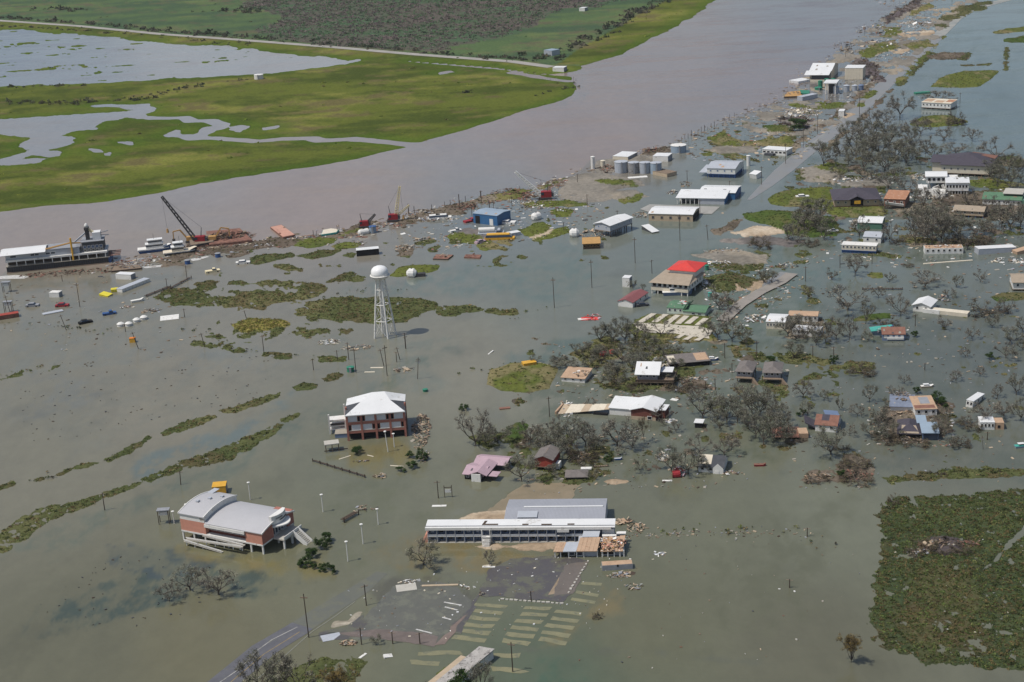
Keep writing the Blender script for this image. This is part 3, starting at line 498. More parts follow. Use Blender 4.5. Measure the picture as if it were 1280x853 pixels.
strip('highway', RD[:4] + [(378, 782.5)], [8, 8, 8, 7.5, 7.2], mat('worn_asphalt', (94, 94, 98), .6, .12, .3, second=(84, 84, 88), rust=(104, 104, 96), rust_amt=.35), 0.05); strip('drowned_highway', [(372, 786.7)] + RD[4:], [7.2, 7, 6, 3.5], mat('drowned_road', (102, 101, 86), .18, .10, .15, second=(96, 97, 88), spec=.5, rust=(107, 106, 88), rust_amt=.5), 0.04)
strip('edge_line', [(262, 862), (300, 836), (322, 813), (340, 800), (372, 784)], .25, M_line, 0.06); strip('centre_line', [(285, 856), (330, 818), (375, 790)], .2, mat('yellow_paint', (150, 128, 84), .7), 0.06); strip('edge_line', [(306, 862), (345, 830), (390, 790), (420, 770), (444, 752)], .25, mat('faded_line', (128, 128, 118), .5, .2, .6), 0.06)
# big paved lots of the motel, just awash
M_lot = mat('awash_lot', (74, 71, 73), 0.3, 0.2, 0.12, second=(88, 84, 78), spec=.4, rust=(98, 97, 82), rust_amt=.56); M_lot2 = mat('silted_lot', (95, 94, 84), 0.25, 0.14, 0.12, second=(90, 90, 82), spec=.45, rust=(108, 108, 94), rust_amt=.5); M_silt = mat('brown_silt', (134, 120, 98), 0.35, 0.15, 0.12, second=(120, 110, 88))
sheet('car_park', [(561, 790), (600, 742), (610, 712), (640, 697), (700, 694), (732, 700), (718, 738), (700, 752), (640, 748), (600, 746), (578, 795)], M_lot, 0.045, j=.9)
sheet('car_park', [(490, 735), (520, 727), (575, 732), (590, 752), (572, 780), (545, 804), (430, 800), (455, 775)], M_lot2, 0.025, j=.9)
sheet('car_park', [(705, 706), (736, 701), (716, 742), (690, 744)], mat('silted_lot_brown', (106, 98, 90), .3, .15, .15), 0.055, j=.6)
sheet('drowned_lot', [(612, 640), (650, 606), (722, 600), (714, 622), (704, 645), (640, 645)], M_silt, 0.03, j=1.2)
sheet('brown_apron', [(398, 790), (430, 784), (455, 768), (460, 780), (440, 800), (400, 800)], M_lot, 0.035, j=.6)
sheet('brown_apron', [(545, 804), (561, 790), (578, 772), (584, 770), (565, 795), (556, 806)], mat('brick_pavers', (118, 104, 96), .6, .2, .3), 0.065, j=.5)
sheet('brown_apron', [(420, 792), (470, 786), (548, 794), (545, 806), (500, 803)], mat('brick_pavers2', (106, 96, 90), .6, .25, .3), 0.06, j=.5)
sheet('dock_slab', [(800, 262), (812, 256), (900, 259), (890, 268), (880, 268), (812, 266)], mat('slab', (150, 148, 142), .8, .15, .2), 0.2)
sheet('brick_walk', [(685, 744), (700, 720), (706, 712), (712, 713), (698, 742)], mat('walk', (140, 124, 104), .7, .2, .3), 0.05)
# parking bays: pale strips of turf and gravel under a film of water
M_bay = mat('drowned_strip', (132, 127, 96), 0.25, 0.08, 0.25, second=(114, 113, 88), spec=.4, rust=(106, 107, 88), rust_amt=.42)
lots = [((594, 755.5), (633, 759), (566, 796.5), (608, 800.5), 6, 'left bank of six'), ((655, 760), (689, 760.5), (629, 801), (663, 805), 6, 'middle bank'), ((693, 764), (727, 768.5), (673, 798.5), (708, 804), 5, 'right bank')]
for (a, b, c2, d2, n, where) in lots:
    for k in range(n):
        t = k / (n - 1); l_ = (a[0] + (c2[0] - a[0]) * t, a[1] + (c2[1] - a[1]) * t); r_ = (b[0] + (d2[0] - b[0]) * t, b[1] + (d2[1] - b[1]) * t)
        h = 2.0 + .55 * t; jx = random.uniform(-1, 1)
        sheet('parking_strip', [(l_[0] + 2 + jx, l_[1] - h), (r_[0] + 2 + jx, r_[1] - h), (r_[0] - 1.5 + jx, r_[1] + h), (l_[0] - 1.5 + jx, l_[1] + h)], M_bay, 0.035, j=.25)
for i, (a, b) in enumerate([((720, 740), (748, 745)), ((714, 749), (744, 753.5)), ((712, 752.5), (743, 754.5)), ((726, 728), (752, 730.5))][:2] + [((727, 729), (752, 731))]):
    sheet('parking_strip', [(a[0] + 1, a[1] - 1.8), (b[0] + 1, b[1] - 1.8), (b[0] - 1, b[1] + 1.8), (a[0] - 1, a[1] + 1.8)], M_bay, 0.036)
for pts in ([(603, 817), (650, 816), (648, 822), (596, 822)], [(523, 815), (574, 814), (580, 819), (522, 820)], [(613, 834), (640, 835), (662, 839), (650, 842), (615, 840)], [(512, 826), (550, 828), (548, 833), (514, 831)]): sheet('drowned_verge', pts, M_bay, 0.03, j=.3)
# the striped lot beside the green-roofed building
M_con = mat('bleached_concrete', (188, 180, 164), .85, .12, .3)
for i, (a, b) in enumerate([((815, 393), (798, 404)), ((830, 394), (816, 404)), ((845, 395), (831, 406)), ((856, 396), (845, 406)), ((868, 397), (857, 406)), ((880, 399), (870, 408))]):
    sheet('parking_strip', [(a[0] - 1, a[1]), (a[0] + 6, a[1] + .6), (b[0] + 6, b[1] + .5), (b[0] - 2, b[1])], M_con, 0.5)
sheet('concrete_lot', [(792, 406), (812, 405), (872, 409), (890, 414), (886, 424), (850, 420), (800, 415)], M_con, 0.45, j=.8)
for (a, b) in [((856, 417), (845, 424)), ((868, 418), (856, 426)), ((882, 419), (870, 427))]: sheet('parking_strip', [(a[0], a[1]), (a[0] + 5, a[1] + .5), (b[0] + 4, b[1] + .5), (b[0] - 3, b[1])], M_con, 0.52)
M_foam = mat('white_water', (206, 204, 200), .6, .1, .8, second=(150, 148, 142))
for pts in ([(-20, 350), (0, 345.5), (20, 344), (37, 346), (30, 348.5), (0, 349)], [(178, 334), (205, 331), (212, 331.5), (200, 334), (182, 335.5)], [(238, 324), (258, 320.5), (262, 321), (248, 325.5), (240, 326.5)]): sheet('white_water', pts, M_foam, 0.03)
# ================================================================ VEGETATION
leafm = vmat('leaf', 0.9, 0.0, 1.5, 0.25, 0, .35); barkm = mat('bark', (92, 84, 75), 0.95, 0.3, 2.0, second=(60, 55, 49))
LEAFK = 1.25
def tri_cloud(c, r, h, T, size, cols, rng, up=0.25):
    """T small leaf triangles round each centre c (n,3); returns verts, faces, colours"""
    n = len(c); k = n * T
    d = rng.normal(size=(k, 3)); d /= np.linalg.norm(d, axis=1)[:, None]; d[:, 2] = np.abs(d[:, 2]); rad = rng.random(k) ** 0.45
    p = np.repeat(c, T, 0) + d * rad[:, None] * np.stack([np.repeat(r, T), np.repeat(r, T), np.repeat(h, T)], 1)
    s = np.repeat(size, T) * rng.uniform(.6, 1.4, k)
    a = rng.normal(size=(k, 3)); a[:, 2] *= .7; a /= np.linalg.norm(a, axis=1)[:, None]
    b = rng.normal(size=(k, 3)); b -= (a * b).sum(1)[:, None] * a; b /= np.linalg.norm(b, axis=1)[:, None]
    v = np.stack([p - a * s[:, None] * .6 - b * s[:, None] * .4, p + a * s[:, None] * .6 - b * s[:, None] * .3, p + b * s[:, None] * .7], 1).reshape(-1, 3)
    f = np.arange(k * 3).reshape(-1, 3)
    base = cols[rng.integers(0, len(cols), n)]; base = base * rng.uniform(.85, 1.45, (n, 1)) * LEAFK
    cc = np.repeat(base, T, 0) * rng.uniform(.8, 1.2, (k, 1)); cc = np.repeat(cc, 3, 0)
    return v, f, cc
def on_mesh(name, n, rng):
    me = bpy.data.objects[name].data; k = len(me.polygons); ar = np.zeros(k); me.polygons.foreach_get('area', ar); ce = np.zeros(k * 3); me.polygons.foreach_get('center', ce); ce = ce.reshape(-1, 3)
    ar = ar * (ce[:, 2] > 0.02); i = rng.choice(k, n, p=ar / ar.sum()); j = np.sqrt(ar[i]) * .5
    p = ce[i].copy(); p[:, 0] += rng.uniform(-1, 1, n) * j; p[:, 1] += rng.uniform(-1, 1, n) * j; return p
def clumps(name, src, n, r, hk, T, cols, mask=None, flat=1.0):
    rng = np.random.default_rng(len(name) * 7 + n); p = src if not isinstance(src, str) else on_mesh(src, n, rng)
    if mask is not None: p = p[mask(p[:, 0], p[:, 1])]
    k = len(p); rr = r[0] + (r[1] - r[0]) * rng.random(k) ** 2; hh = rr * rng.uniform(hk[0], hk[1], k)
    v, f, c = tri_cloud(p, rr, hh, int(T * 1.5), rr * .5, np.array([C(*q) for q in cols]), rng)
    return tag(put(name, np_mesh(name, v, f, leafm, c)), kind='stuff')
BR = [(92, 98, 58), (76, 84, 50), (104, 104, 68), (66, 72, 46), (112, 98, 70)]
clumps('weeds', 'weedy_ground', 16000, (.3, 1.15), (.2, .5), 7, BR)
clumps('marsh_brush', 'brushy_marsh', 15000, (.25, .85), (.3, .75), 7, [(92, 102, 60), (72, 80, 48), (96, 98, 60), (84, 96, 54), (62, 70, 44), (92, 82, 58), (104, 92, 62)])
clumps('dead_brush', 'dark_spoil', 500, (.5, 1.6), (.5, 1.0), 10, [(84, 76, 66), (66, 60, 54), (104, 88, 70)])
clumps('dry_grass', 'dry_grass_island', 500, (.4, 1.0), (.4, .8), 9, [(120, 114, 62), (100, 104, 52), (134, 120, 78)])
clumps('island_grass', 'grass_island', 5600, (.3, .9), (.25, .5), 8, [(82, 90, 48), (72, 82, 44), (98, 96, 62), (108, 98, 72)])
clumps('lawn_grass', 'lawn', 1100, (.3, .8), (.25, .5), 8, [(66, 82, 42), (56, 74, 38), (80, 88, 50)])
clumps('mud_weeds', 'mud_bank', 3000, (.3, 1.1), (.3, .7), 7, [(104, 98, 72), (84, 84, 58), (120, 108, 88), (72, 66, 56)])
clumps('thicket', 'woodland_floor', 9500, (1.4, 3.6), (.4, .8), 6, [(104, 98, 90), (82, 104, 76), (110, 98, 94), (80, 98, 70), (98, 88, 84)])
clumps('far_scrub', 'far_field', 2600, (1.5, 4.5), (.3, .7), 8, [(70, 92, 54), (60, 80, 52), (84, 88, 62)], lambda x, y: fbm(x / 90, y / 70, 81, 4) > .12)
clumps('marsh_reeds', 'marsh_land', 5000, (1.0, 3.2), (.15, .35), 7, [(88, 104, 38), (72, 88, 32), (112, 118, 52), (96, 92, 54)], lambda x, y: fbm(x / 60, y / 60, 82, 4) > -.1)
def along(lines, n, jit, rng):
    out = []
    for ln in lines:
        g = np.array(gp(ln)); seg = np.linalg.norm(np.diff(g, axis=0), axis=1); cum = np.concatenate([[0], np.cumsum(seg)])
        t = rng.random(int(n * cum[-1] / 100)) * cum[-1]; i = np.clip(np.searchsorted(cum, t) - 1, 0, len(seg) - 1); u = (t - cum[i]) / seg[i]
        p = g[i] + (g[i + 1] - g[i]) * u[:, None] + rng.normal(size=(len(t), 2)) * jit; out.append(p)
    p = np.concatenate(out); return np.concatenate([p, np.full((len(p), 1), .3)], 1)
_r = np.random.default_rng(5)
clumps('hedgerow', along([[(640, 78), (690, 75), (722, 57), (760, 38), (800, 15), (835, -2), (880, -28)], [(600, 74), (650, 73), (690, 74)], [(0, 24), (100, 30), (200, 40), (320, 50), (420, 58), (520, 66), (640, 76)], [(45, 12), (70, 12), (105, 14)], [(255, 14), (320, 16), (300, 12)]], 26, 7, _r), 0, (2.2, 5.5), (.6, 1.0), 12, [(64, 72, 52), (74, 74, 62), (56, 64, 48), (84, 80, 66)])
clumps('marsh_scrub', along([[(0, 128), (60, 129), (130, 127), (190, 122), (215, 114), (250, 108), (320, 98)], [(0, 131), (100, 131), (190, 124)], [(245, 107), (262, 106)], [(20, 110), (110, 108)], [(580, 118), (608, 113)], [(0, 33), (100, 39), (210, 48), (320, 58)], [(672, 121), (716, 107)]], 20, 4, _r), 0, (1.6, 4.0), (.5, .9), 11, [(72, 74, 54), (60, 64, 48), (84, 82, 58)])
clumps('floating_weed', along([[(0, 470), (30, 462), (72, 457)], [(232, 428), (280, 434), (390, 450)], [(820, 665), (880, 664), (960, 667), (1010, 666)], [(410, 372), (440, 362), (500, 364)], [(690, 384), (660, 392), (640, 400)], [(85, 590), (10, 606)], [(0, 404), (60, 405), (100, 412), (140, 415), (152, 408)], [(1040, 690), (1003, 667)], [(1085, 598), (1130, 600), (1185, 590), (1275, 588)], [(232, 410), (300, 430)], [(565, 470), (640, 455)]], 40, 1.6, _r), 0, (.4, 1.1), (.3, .6), 8, BR + [(70, 66, 56)])

# ---------------------------------------------------------------- trees: prototypes one metre high and one metre wide
def grow(seed, kind):
    rng = random.Random(seed); nr = np.random.default_rng(seed); mb = MB(); tips = []
    P = dict(b=(5, 4, .16, (40, 72)), n=(5, 4, .18, (35, 70)), s=(4, 4, .34, (16, 40)), h=(9, 3, .02, (50, 88)), g=(6, 3, .05, (25, 75)), y=(12, 3, .05, (6, 34)))[kind]
    def branch(p, d, ln, r, dep):
        q = p + d * ln; mid = p + d * ln * .5 + Vector((rng.uniform(-1, 1), rng.uniform(-1, 1), rng.uniform(-.4, .6))) * ln * .10
        mb.tube(p, mid, r, r * .82, 4 if dep < 2 else 3, cap=False); mb.tube(mid, q, r * .82, r * .6, 4 if dep < 2 else 3, cap=False)
        if dep >= 2: tips.append(mid)
        if dep >= P[1]: tips.append(q); return
        for i in range(rng.choice((2, 3, 3)) if dep else P[0]):
            a = rng.uniform(0, 6.283) if dep else 6.283 * (i + rng.uniform(-.25, .25)) / P[0]
            t = R(rng.uniform(*(P[3] if dep == 0 else (18, 52)))); u = d.orthogonal().normalized(); w = d.cross(u)
            nd = (d * math.cos(t) + (u * math.cos(a) + w * math.sin(a)) * math.sin(t)); nd.z += .10 if kind != 'h' else -.05; nd.normalize()
            branch(q if dep else p + d * ln * rng.uniform(.8, 1), nd, ln * (rng.uniform(.62, .86) if dep else rng.uniform(1.3, 2.0) * (.3 / max(P[2], .1)) * .55), r * rng.uniform(.52, .68), dep + 1)
    branch(Vector((0, 0, -.04)), Vector((rng.uniform(-.12, .12), rng.uniform(-.12, .12), 1)).normalized(), P[2] + .04, dict(b=.038, n=.04, s=.028, h=.02, g=.02, y=.014)[kind], 0)
    tp = np.array([tuple(t) for t in tips])
    # long thin twigs as slivers
    n = {'b': 6, 'n': 5, 's': 5, 'h': 3, 'g': 1, 'y': 5}[kind]; tw = np.repeat(tp, n, 0); dd = nr.normal(size=tw.shape); dd[:, 2] = dd[:, 2] * .7 + .35; dd /= np.linalg.norm(dd, axis=1)[:, None]
    e = tw + dd * nr.uniform(.05, .13, (len(tw), 1)); sd = np.cross(dd, nr.normal(size=dd.shape)); sd /= np.linalg.norm(sd, axis=1)[:, None]
    b0 = len(mb.v)
    for a, b, s in zip(tw, e, sd):
        k = len(mb.v); mb.v += [tuple(a - s * .005), tuple(a + s * .005), tuple(b)]; mb.f.append((k, k + 1, k + 2)); mb.mi.append(0)
    V = np.array(mb.v); top = V[:, 2].max(); wid = np.percentile(np.hypot(V[:, 0], V[:, 1]), 97) * 2
    S = np.array([1 / wid, 1 / wid, 1 / top]); mb.v = [tuple(q) for q in V * S]
    L = {'b': 7, 'n': 15, 's': 9, 'h': 14, 'g': 30, 'y': 30}[kind]
    pal = dict(b=[(112, 108, 98), (94, 91, 83), (126, 120, 106)], n=[(112, 110, 100), (92, 92, 82), (124, 120, 106), (82, 82, 72), (94, 98, 76)], s=[(94, 84, 68), (76, 72, 58)], h=[(86, 76, 60), (104, 90, 70), (70, 64, 50), (84, 84, 56)], g=[(56, 76, 40), (46, 64, 36), (70, 86, 46)], y=[(128, 112, 66), (110, 98, 58), (142, 122, 76)])[kind]
    sel = tp if kind != 'n' else tp[nr.random(len(tp)) < .85]
    v, f, c = tri_cloud((sel * S)[:, :], np.full(len(sel), .085 if kind != 'g' else .14), np.full(len(sel), .075 if kind != 'g' else .12), L, np.full(len(sel), .017 if kind != 'g' else .042), np.array([C(*q) for q in pal]), nr)
    v[:, 2] = np.maximum(v[:, 2], .0); c = c * (1.18 if kind in 'bnsh' else .9)
    return mb.mesh('trunk_' + kind, barkm), np_mesh('crown_' + kind, v, f, leafm, c)
NAMES = dict(b='bare_tree', n='brown_leaved_tree', s='slim_tree', h='brush_heap', g='green_shrub', y='willow_bush')
DESC = dict(b='bare storm-stripped tree', n='brown-leaved tree', s='tall thin bare tree', h='low heap of broken branches', g='dense green shrub', y='yellow-brown twiggy bush')
CATS = dict(b='tree', n='tree', s='tree', h='brush pile', g='shrub', y='bush')
PROTO = {k: [grow(31 * i + ord(k), k) for i in range(n)] for k, n in dict(b=5, n=5, s=2, h=3, g=3, y=1).items()}
ORD = ['first', 'second', 'third', 'fourth', 'fifth', 'sixth', 'seventh', 'eighth', 'ninth', 'tenth', 'eleventh', 'twelfth', 'thirteenth', 'fourteenth', 'fifteenth', 'sixteenth', 'seventeenth', 'eighteenth']
def ordinals(items, desc, place):
    """labels, left to right, that tell several of a kind at one place apart"""
    n = len(items); order = sorted(range(n), key=lambda i: items[i][0]); out = [None] * n
    for r, i in enumerate(order):
        if n == 1: out[i] = f'{desc} {place}'
        elif n == 2: out[i] = f"{'left' if r == 0 else 'right'} one of two, {desc} {place}"
        elif r == 0: out[i] = f'leftmost {desc} {place}'
        elif r == n - 1: out[i] = f'rightmost {desc} {place}'
        else: out[i] = f'{ORD[r]} from left, {desc} {place}'
    return out
TREES = [
 ('by the shore road above the purple roof', 'b 1125,148,31,36 1102,160,27,30 1140,190,27,24 1124,172,20,20 1157,192,22,18|n 1062,180,28,34 1029,209,33,28 1100,198,32,38 1120,200,26,34 1080,214,28,34 1106,214,26,32 1132,206,24,30 1090,186,22,28|s 1046,209,24,9|h 1196,156,18,24'),
 ('beside the wrecked white trailer far upstream', 'b 1172,128,14,44'),
 ('behind the large purple-roofed house', 'b 1195,192,13,34 1245,199,26,40|n 1275,215,18,24'),
 ('by the scattered debris beside the far road', 'g 1000,161,12,28'),
 ('on the lawn left of the hipped house', 'b 997,304,20,26 1010,290,26,30|n 1019,283,36,40 1006,287,26,28 1026,292,24,28'),
 ('between the two purple-roofed houses', 'b 1110,237,22,28 1132,240,18,24 1100,228,16,22 1107,267,15,14|n 1050,222,14,22 1080,224,13,20 1118,226,16,24'),
 ('before the green-walled shed', 'b 1074,295,24,26 1112,303,26,20|h 1120,305,12,16'),
 ('in the thicket below the white wreck', 'b 1144,304,35,30 1154,304,31,24 1165,306,40,38|n 1177,304,37,34 1192,302,30,30 1150,292,34,34|h 1210,306,19,46 1228,305,12,30'),
 ('around the collapsed white house', 'b 1155,258,25,22 1177,255,20,22 1210,258,22,18|n 1200,238,18,18 1143,252,16,18'),
 ('at the far right by the green-roofed shed', 'b 1262,287,38,44 1241,294,18,24 1237,270,26,22|n 1247,232,25,28 1263,237,25,26 1276,228,26,22 1255,222,22,26'),
 ('standing alone in open water above the broken trailers', 'b 1069,344,27,26 1157,358,18,40|n 1195,360,15,14|h 1135,333,5,14'),
 ('in the flooded field left of the white barn', 'b 1059,388,33,52 1126,394,26,30|n 1082,405,27,20'),
 ('at the far right beyond the white barn', 'h 1235,392,19,42|n 1262,428,18,30 1278,415,18,20'),
 ('around the three pale trailers', 'b 1032,428,32,24 1062,424,28,18 1007,424,30,34|n 985,421,24,26 1085,427,12,14'),
 ('beside the ruin with the teal roof', 'g 1144,421,7,8|h 1110,408,10,24'),
 ('at the lower end of the town road', 'n 965,355,16,20 955,355,18,18|h 950,310,18,26'),
 ('along the hedge behind the white-roofed raised house', 'n 751,428,20,26 767,428,26,30 782,428,28,32 795,424,22,24 740,449,21,28 752,455,21,26 778,453,20,30 808,457,20,26|h 765,440,9,30'),
 ('over the striped lot', 'b 826,421,24,36 897,423,30,32 899,387,28,30 912,391,18,22|n 915,428,26,26 931,430,18,22 885,421,18,18'),
 ('by the maroon-roofed cottage', 'n 791,361,10,10 804,364,9,7'),
 ('beside the grassy mound with the yellow box', 'n 668,454,10,16 712,462,13,32 700,459,10,22'),
 ('left of the white-roofed raised house', 'n 770,483,26,34 790,464,20,26 762,478,20,22'),
 ('at the foot of the white-roofed raised house', 'h 848,486,10,34 795,487,9,24 870,486,7,22|n 848,447,16,16 835,476,12,22 815,463,14,30 803,463,10,20'),
 ('before the brick building with the white metal roof', 'b 771,558,38,48 828,529,20,24|s 805,553,32,14'),
 ('right of the small white shed', 'n 878,523,30,40 908,527,31,36 922,527,30,30 940,517,26,32 950,521,33,32 954,556,38,34 967,551,35,32 975,537,28,28 893,520,22,24|b 930,500,22,30'),
 ('behind the red hut', 'b 664,554,27,26 732,557,28,30 685,552,24,24|n 700,572,28,32 715,558,34,40 675,556,20,24|h 727,576,22,34'),
 ('standing by the red hut', 'n 652,602,32,34'),
 ('between the dark low roof and the shallow sand bar', 'n 742,598,10,14|g 760,576,6,9'),
 ('over the wrecked house in mid flood', 'b 875,567,22,30 905,569,22,30 914,556,12,20|n 840,590,28,32 860,592,28,32 872,589,22,24'),
 ('alone in the flood between the ruined houses', 'n 1087,503,22,16 1049,513,16,10|b 1004,497,22,26'),
 ('beside the ruined house with the white gable', 'n 1039,569,28,44|g 1003,520,8,10|h 1052,563,9,18|b 985,548,22,22'),
 ('around the cluster of ruined grey roofs', 'b 1105,539,26,26 1120,500,18,22|n 1090,547,20,24 1107,511,14,9 1177,542,22,20 1098,530,14,20|g 1147,492,8,8 1170,502,9,16 1180,508,8,12|h 1140,553,9,40 1110,553,6,26'),
 ('by the tipped white trailer', 'b 1247,497,18,16 1234,527,24,36|n 1270,494,24,26 1276,526,28,22|h 1212,534,14,32 1200,557,14,24'),
 ('at the far right among the small wrecks', 'b 1207,447,14,12 1257,448,22,28|n 992,449,22,26 1278,438,14,14|g 1237,449,8,9'),
 ('in the weed line below the grey raised cottages', 'h 1080,467,12,34|g 1042,454,9,9 965,454,8,14'),
 ('on the debris islet above the marsh', 'h 1070,582,13,34 1020,601,9,26 1070,602,9,38|g 1052,596,8,10'),
 ('in the water left of the pink-roofed house', 'b 594,558,46,40|n 622,554,19,38 608,556,18,24'),
 ('near the three-storey brick building', 'g 580,512,6,10 445,567,9,14 512,572,7,9 527,575,12,12 502,589,6,10 517,585,8,12'),
 ('in the bottom-left shallows below the auditorium', 'n 238,738,26,36|b 274,744,34,42 212,752,22,26'),
 ('before the long white motel', 'n 529,706,28,42|b 611,705,20,14'),
 ('beside the auditorium steps', 'g 402,686,13,12 411,677,11,14 391,697,11,14 382,707,10,14 375,708,6,8 394,711,6,7 405,713,8,11 417,716,10,9'),
 ('along the bottom edge beside the highway', 'n 327,870,54,44 348,876,50,40|b 370,872,58,46|y 424,872,36,32'),
 ('beside the weathered strip building', 'n 600,870,40,34|g 575,868,26,26|h 520,872,18,26'),
 ('thickening the grove above the purple roof', 'n 1070,196,26,32 1086,200,26,30 1112,182,26,30 1092,172,22,26 1127,196,22,26 1060,206,22,26 1146,200,16,20 1110,212,22,26|b 1082,186,28,30'),
 ('thickening the right thicket', 'n 1160,284,26,30 1172,280,24,28 1186,288,28,30 1199,296,26,30 1143,284,24,26 1218,292,18,26|b 1180,296,32,30 1160,298,30,28|h 1195,306,12,30'),
 ('crowding the right edge above the tan house', 'n 1240,222,20,26 1262,212,20,26 1272,246,18,22 1226,214,16,22 1252,284,26,30 1276,284,28,30|b 1230,292,20,22'),
 ('thickening the hedge by the striped lot', 'n 722,446,16,24 736,460,14,22 790,447,18,26 812,440,18,26 830,446,16,22 765,468,16,24 846,462,14,24 798,432,20,28|h 700,450,7,20 870,450,8,24'),
 ('thickening the trees behind the red hut', 'n 694,560,26,30 708,566,24,28 680,566,18,22 740,566,20,24|h 660,558,9,26 745,552,8,24'),
 ('crowding the ruined grey roofs', 'n 1112,550,20,26 1100,528,18,22 1170,548,18,20 1186,522,12,16|h 1105,546,8,26'),
 ('thickening the right grove by the low brown roof', 'n 935,536,26,30 945,548,28,30 962,520,24,26 985,556,18,22 900,536,20,24|b 975,524,24,26'),
 ('thickening the trailer group', 'n 1000,412,18,24 1020,432,20,22 1045,424,22,24|b 995,426,24,22'),
 ('on the lawn tip by the drowned lane', 'n 985,300,20,24 1000,284,22,24 1030,300,18,20|h 1012,306,8,26'),
 ('in right flood below mobile homes', 'b 1040,350,14,16 1098,372,14,18 1185,372,12,16 1225,352,14,18 1260,390,16,20 1180,412,16,20 1215,424,14,18|n 1010,372,14,18 1112,352,10,14 1240,410,14,18'),
 ('between ruined cottages and the camper', 'b 1072,520,16,18 1062,545,14,16 1130,480,12,14 1195,476,14,18 1225,470,12,14 1255,520,18,22|n 1010,520,16,18 1030,500,12,14 1190,560,12,16'),
 ('scattered over the central flood', 'b 700,540,20,22 790,560,20,22 845,540,14,18 870,500,16,18 740,510,12,14|n 800,590,14,16 690,596,16,18'),
 ('along the far side of the shore road', 'b 1090,160,24,26 1150,168,20,24 1180,176,18,24 1215,176,16,22|n 1075,170,22,24 1138,178,22,24 1165,200,20,22 1050,195,22,24|h 1150,155,8,26'),
 ('at the big marsh ruin', 'h 1160,684,12,26 1180,690,11,26 1145,692,9,22 1200,690,10,24 1118,628,9,18'),
 ('standing alone in the water left of the marsh', 'y 1064,828,36,22'),
 ('on the debris at the motel right wing', 'h 746,772,7,12|n 470,806,10,14'),
]
_used = {k: 0 for k in PROTO}; _first = {}
for place, spec in TREES:
    for part in spec.split('|'):
        k, rest = part.split(' ', 1); items = [tuple(float(v) for v in t.split(',')) for t in rest.split()]
        labs = ordinals(items, DESC[k], place)
        for (x, y, h, w), lab in zip(items, labs):
            i = _used[k] % len(PROTO[k]); _used[k] += 1; m = mpp(x, y); g = G(x, y)
            sc = (w * m * 1.18, w * m * 1.18, h * m * 1.1); rz = random.uniform(0, 6.28)
            if (k, i) not in _first:
                e = empty(NAMES[k], g, rz, lab, CATS[k], 'storm-stripped trees and brush left standing in the flood'); e.scale = sc
                tr, cr = PROTO[k][i]; put('branches' if k in 'hgy' else 'trunk', tr, e); put('leaves' if k in 'hgy' else 'crown', cr, e); _first[(k, i)] = e
            else:
                copy_tree(_first[(k, i)], g, rz, sc, lab)
# ================================================================ BUILDINGS
WHITE = mat('white_metal', (226, 226, 224), .5, .05, .12, rust=(186, 182, 174), rust_amt=.34, stripe=1.2); WHITEP = mat('white_paint', (216, 214, 208), .7, .08, .3, rust=(160, 152, 140), rust_amt=.36)
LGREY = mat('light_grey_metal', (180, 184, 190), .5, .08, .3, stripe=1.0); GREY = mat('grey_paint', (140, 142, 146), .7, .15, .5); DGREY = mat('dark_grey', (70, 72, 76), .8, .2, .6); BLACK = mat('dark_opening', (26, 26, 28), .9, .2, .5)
ROOFG = mat('grey_metal_roof', (158, 160, 166), .5, .06, .25, stripe=.8); BARREL = mat('pale_metal_roof', (184, 183, 184), .5, .04, .2, stripe=1.2); PURPLE = mat('purple_shingles', (72, 68, 76), .9, .18, .8); SHGREY = mat('grey_shingles', (112, 106, 102), .9, .2, .9); BROWNR = mat('brown_shingles', (128, 92, 78), .9, .2, .8)
TANR = mat('tan_roof', (156, 142, 124), .85, .12, .5); REDR = mat('red_metal_roof', (214, 70, 62), .5, .10, .4, stripe=1.0, rust=(196, 100, 90), rust_amt=.3); MAROON = mat('maroon_roof', (136, 84, 84), .7, .12, .5, stripe=1.0); PINK = mat('pink_metal_roof', (184, 158, 166), .6, .1, .4, stripe=1.0, rust=(150, 120, 116), rust_amt=.3); GREENR = mat('green_roof', (92, 126, 98), .6, .14, .5, stripe=1.0); RUSTR = mat('rusty_roof', (166, 120, 92), .8, .2, .5, rust=(190, 170, 150), rust_amt=.4)
BRICK = mat('brick_wall', (162, 108, 94), .9, .14, 1.2, bump=.3); BRICKL = mat('light_brick', (192, 136, 116), .9, .10, .8, bump=.3); BRICKD = mat('dark_brick', (112, 68, 58), .9, .16, 1.2); CREAM = mat('cream_wall', (206, 196, 176), .8, .1, .6); TAN = mat('tan_wall', (176, 158, 134), .85, .12, .5); REDW = mat('red_board_wall', (150, 66, 54), .8, .14, .8); BLUEW = mat('blue_metal_wall', (58, 106, 150), .55, .12, .5, stripe=1.4, rust=(90, 110, 130), rust_amt=.3); BLUER = mat('blue_roof', (150, 166, 180), .5, .08, .3, stripe=1.0); GREENW = mat('green_wall', (82, 120, 102), .7, .12, .5); TEAL = mat('teal_paint', (74, 158, 146), .6, .15, .6); PALEG = mat('pale_green_wall', (190, 200, 188), .75, .1, .5)
PLY = mat('bare_plywood', (176, 148, 122), .9, .14, .6, rust=(140, 100, 76), rust_amt=.35); WOOD = mat('weathered_wood', (124, 108, 92), .9, .22, 1.0); DWOOD = mat('dark_wood', (74, 62, 52), .9, .22, 1.0); OCHRE = mat('ochre_wall', (176, 138, 86), .85, .15, .6); CONC = mat('concrete', (176, 172, 162), .85, .1, .4); CONCD = mat('dirty_concrete', (150, 144, 132), .85, .15, .4)
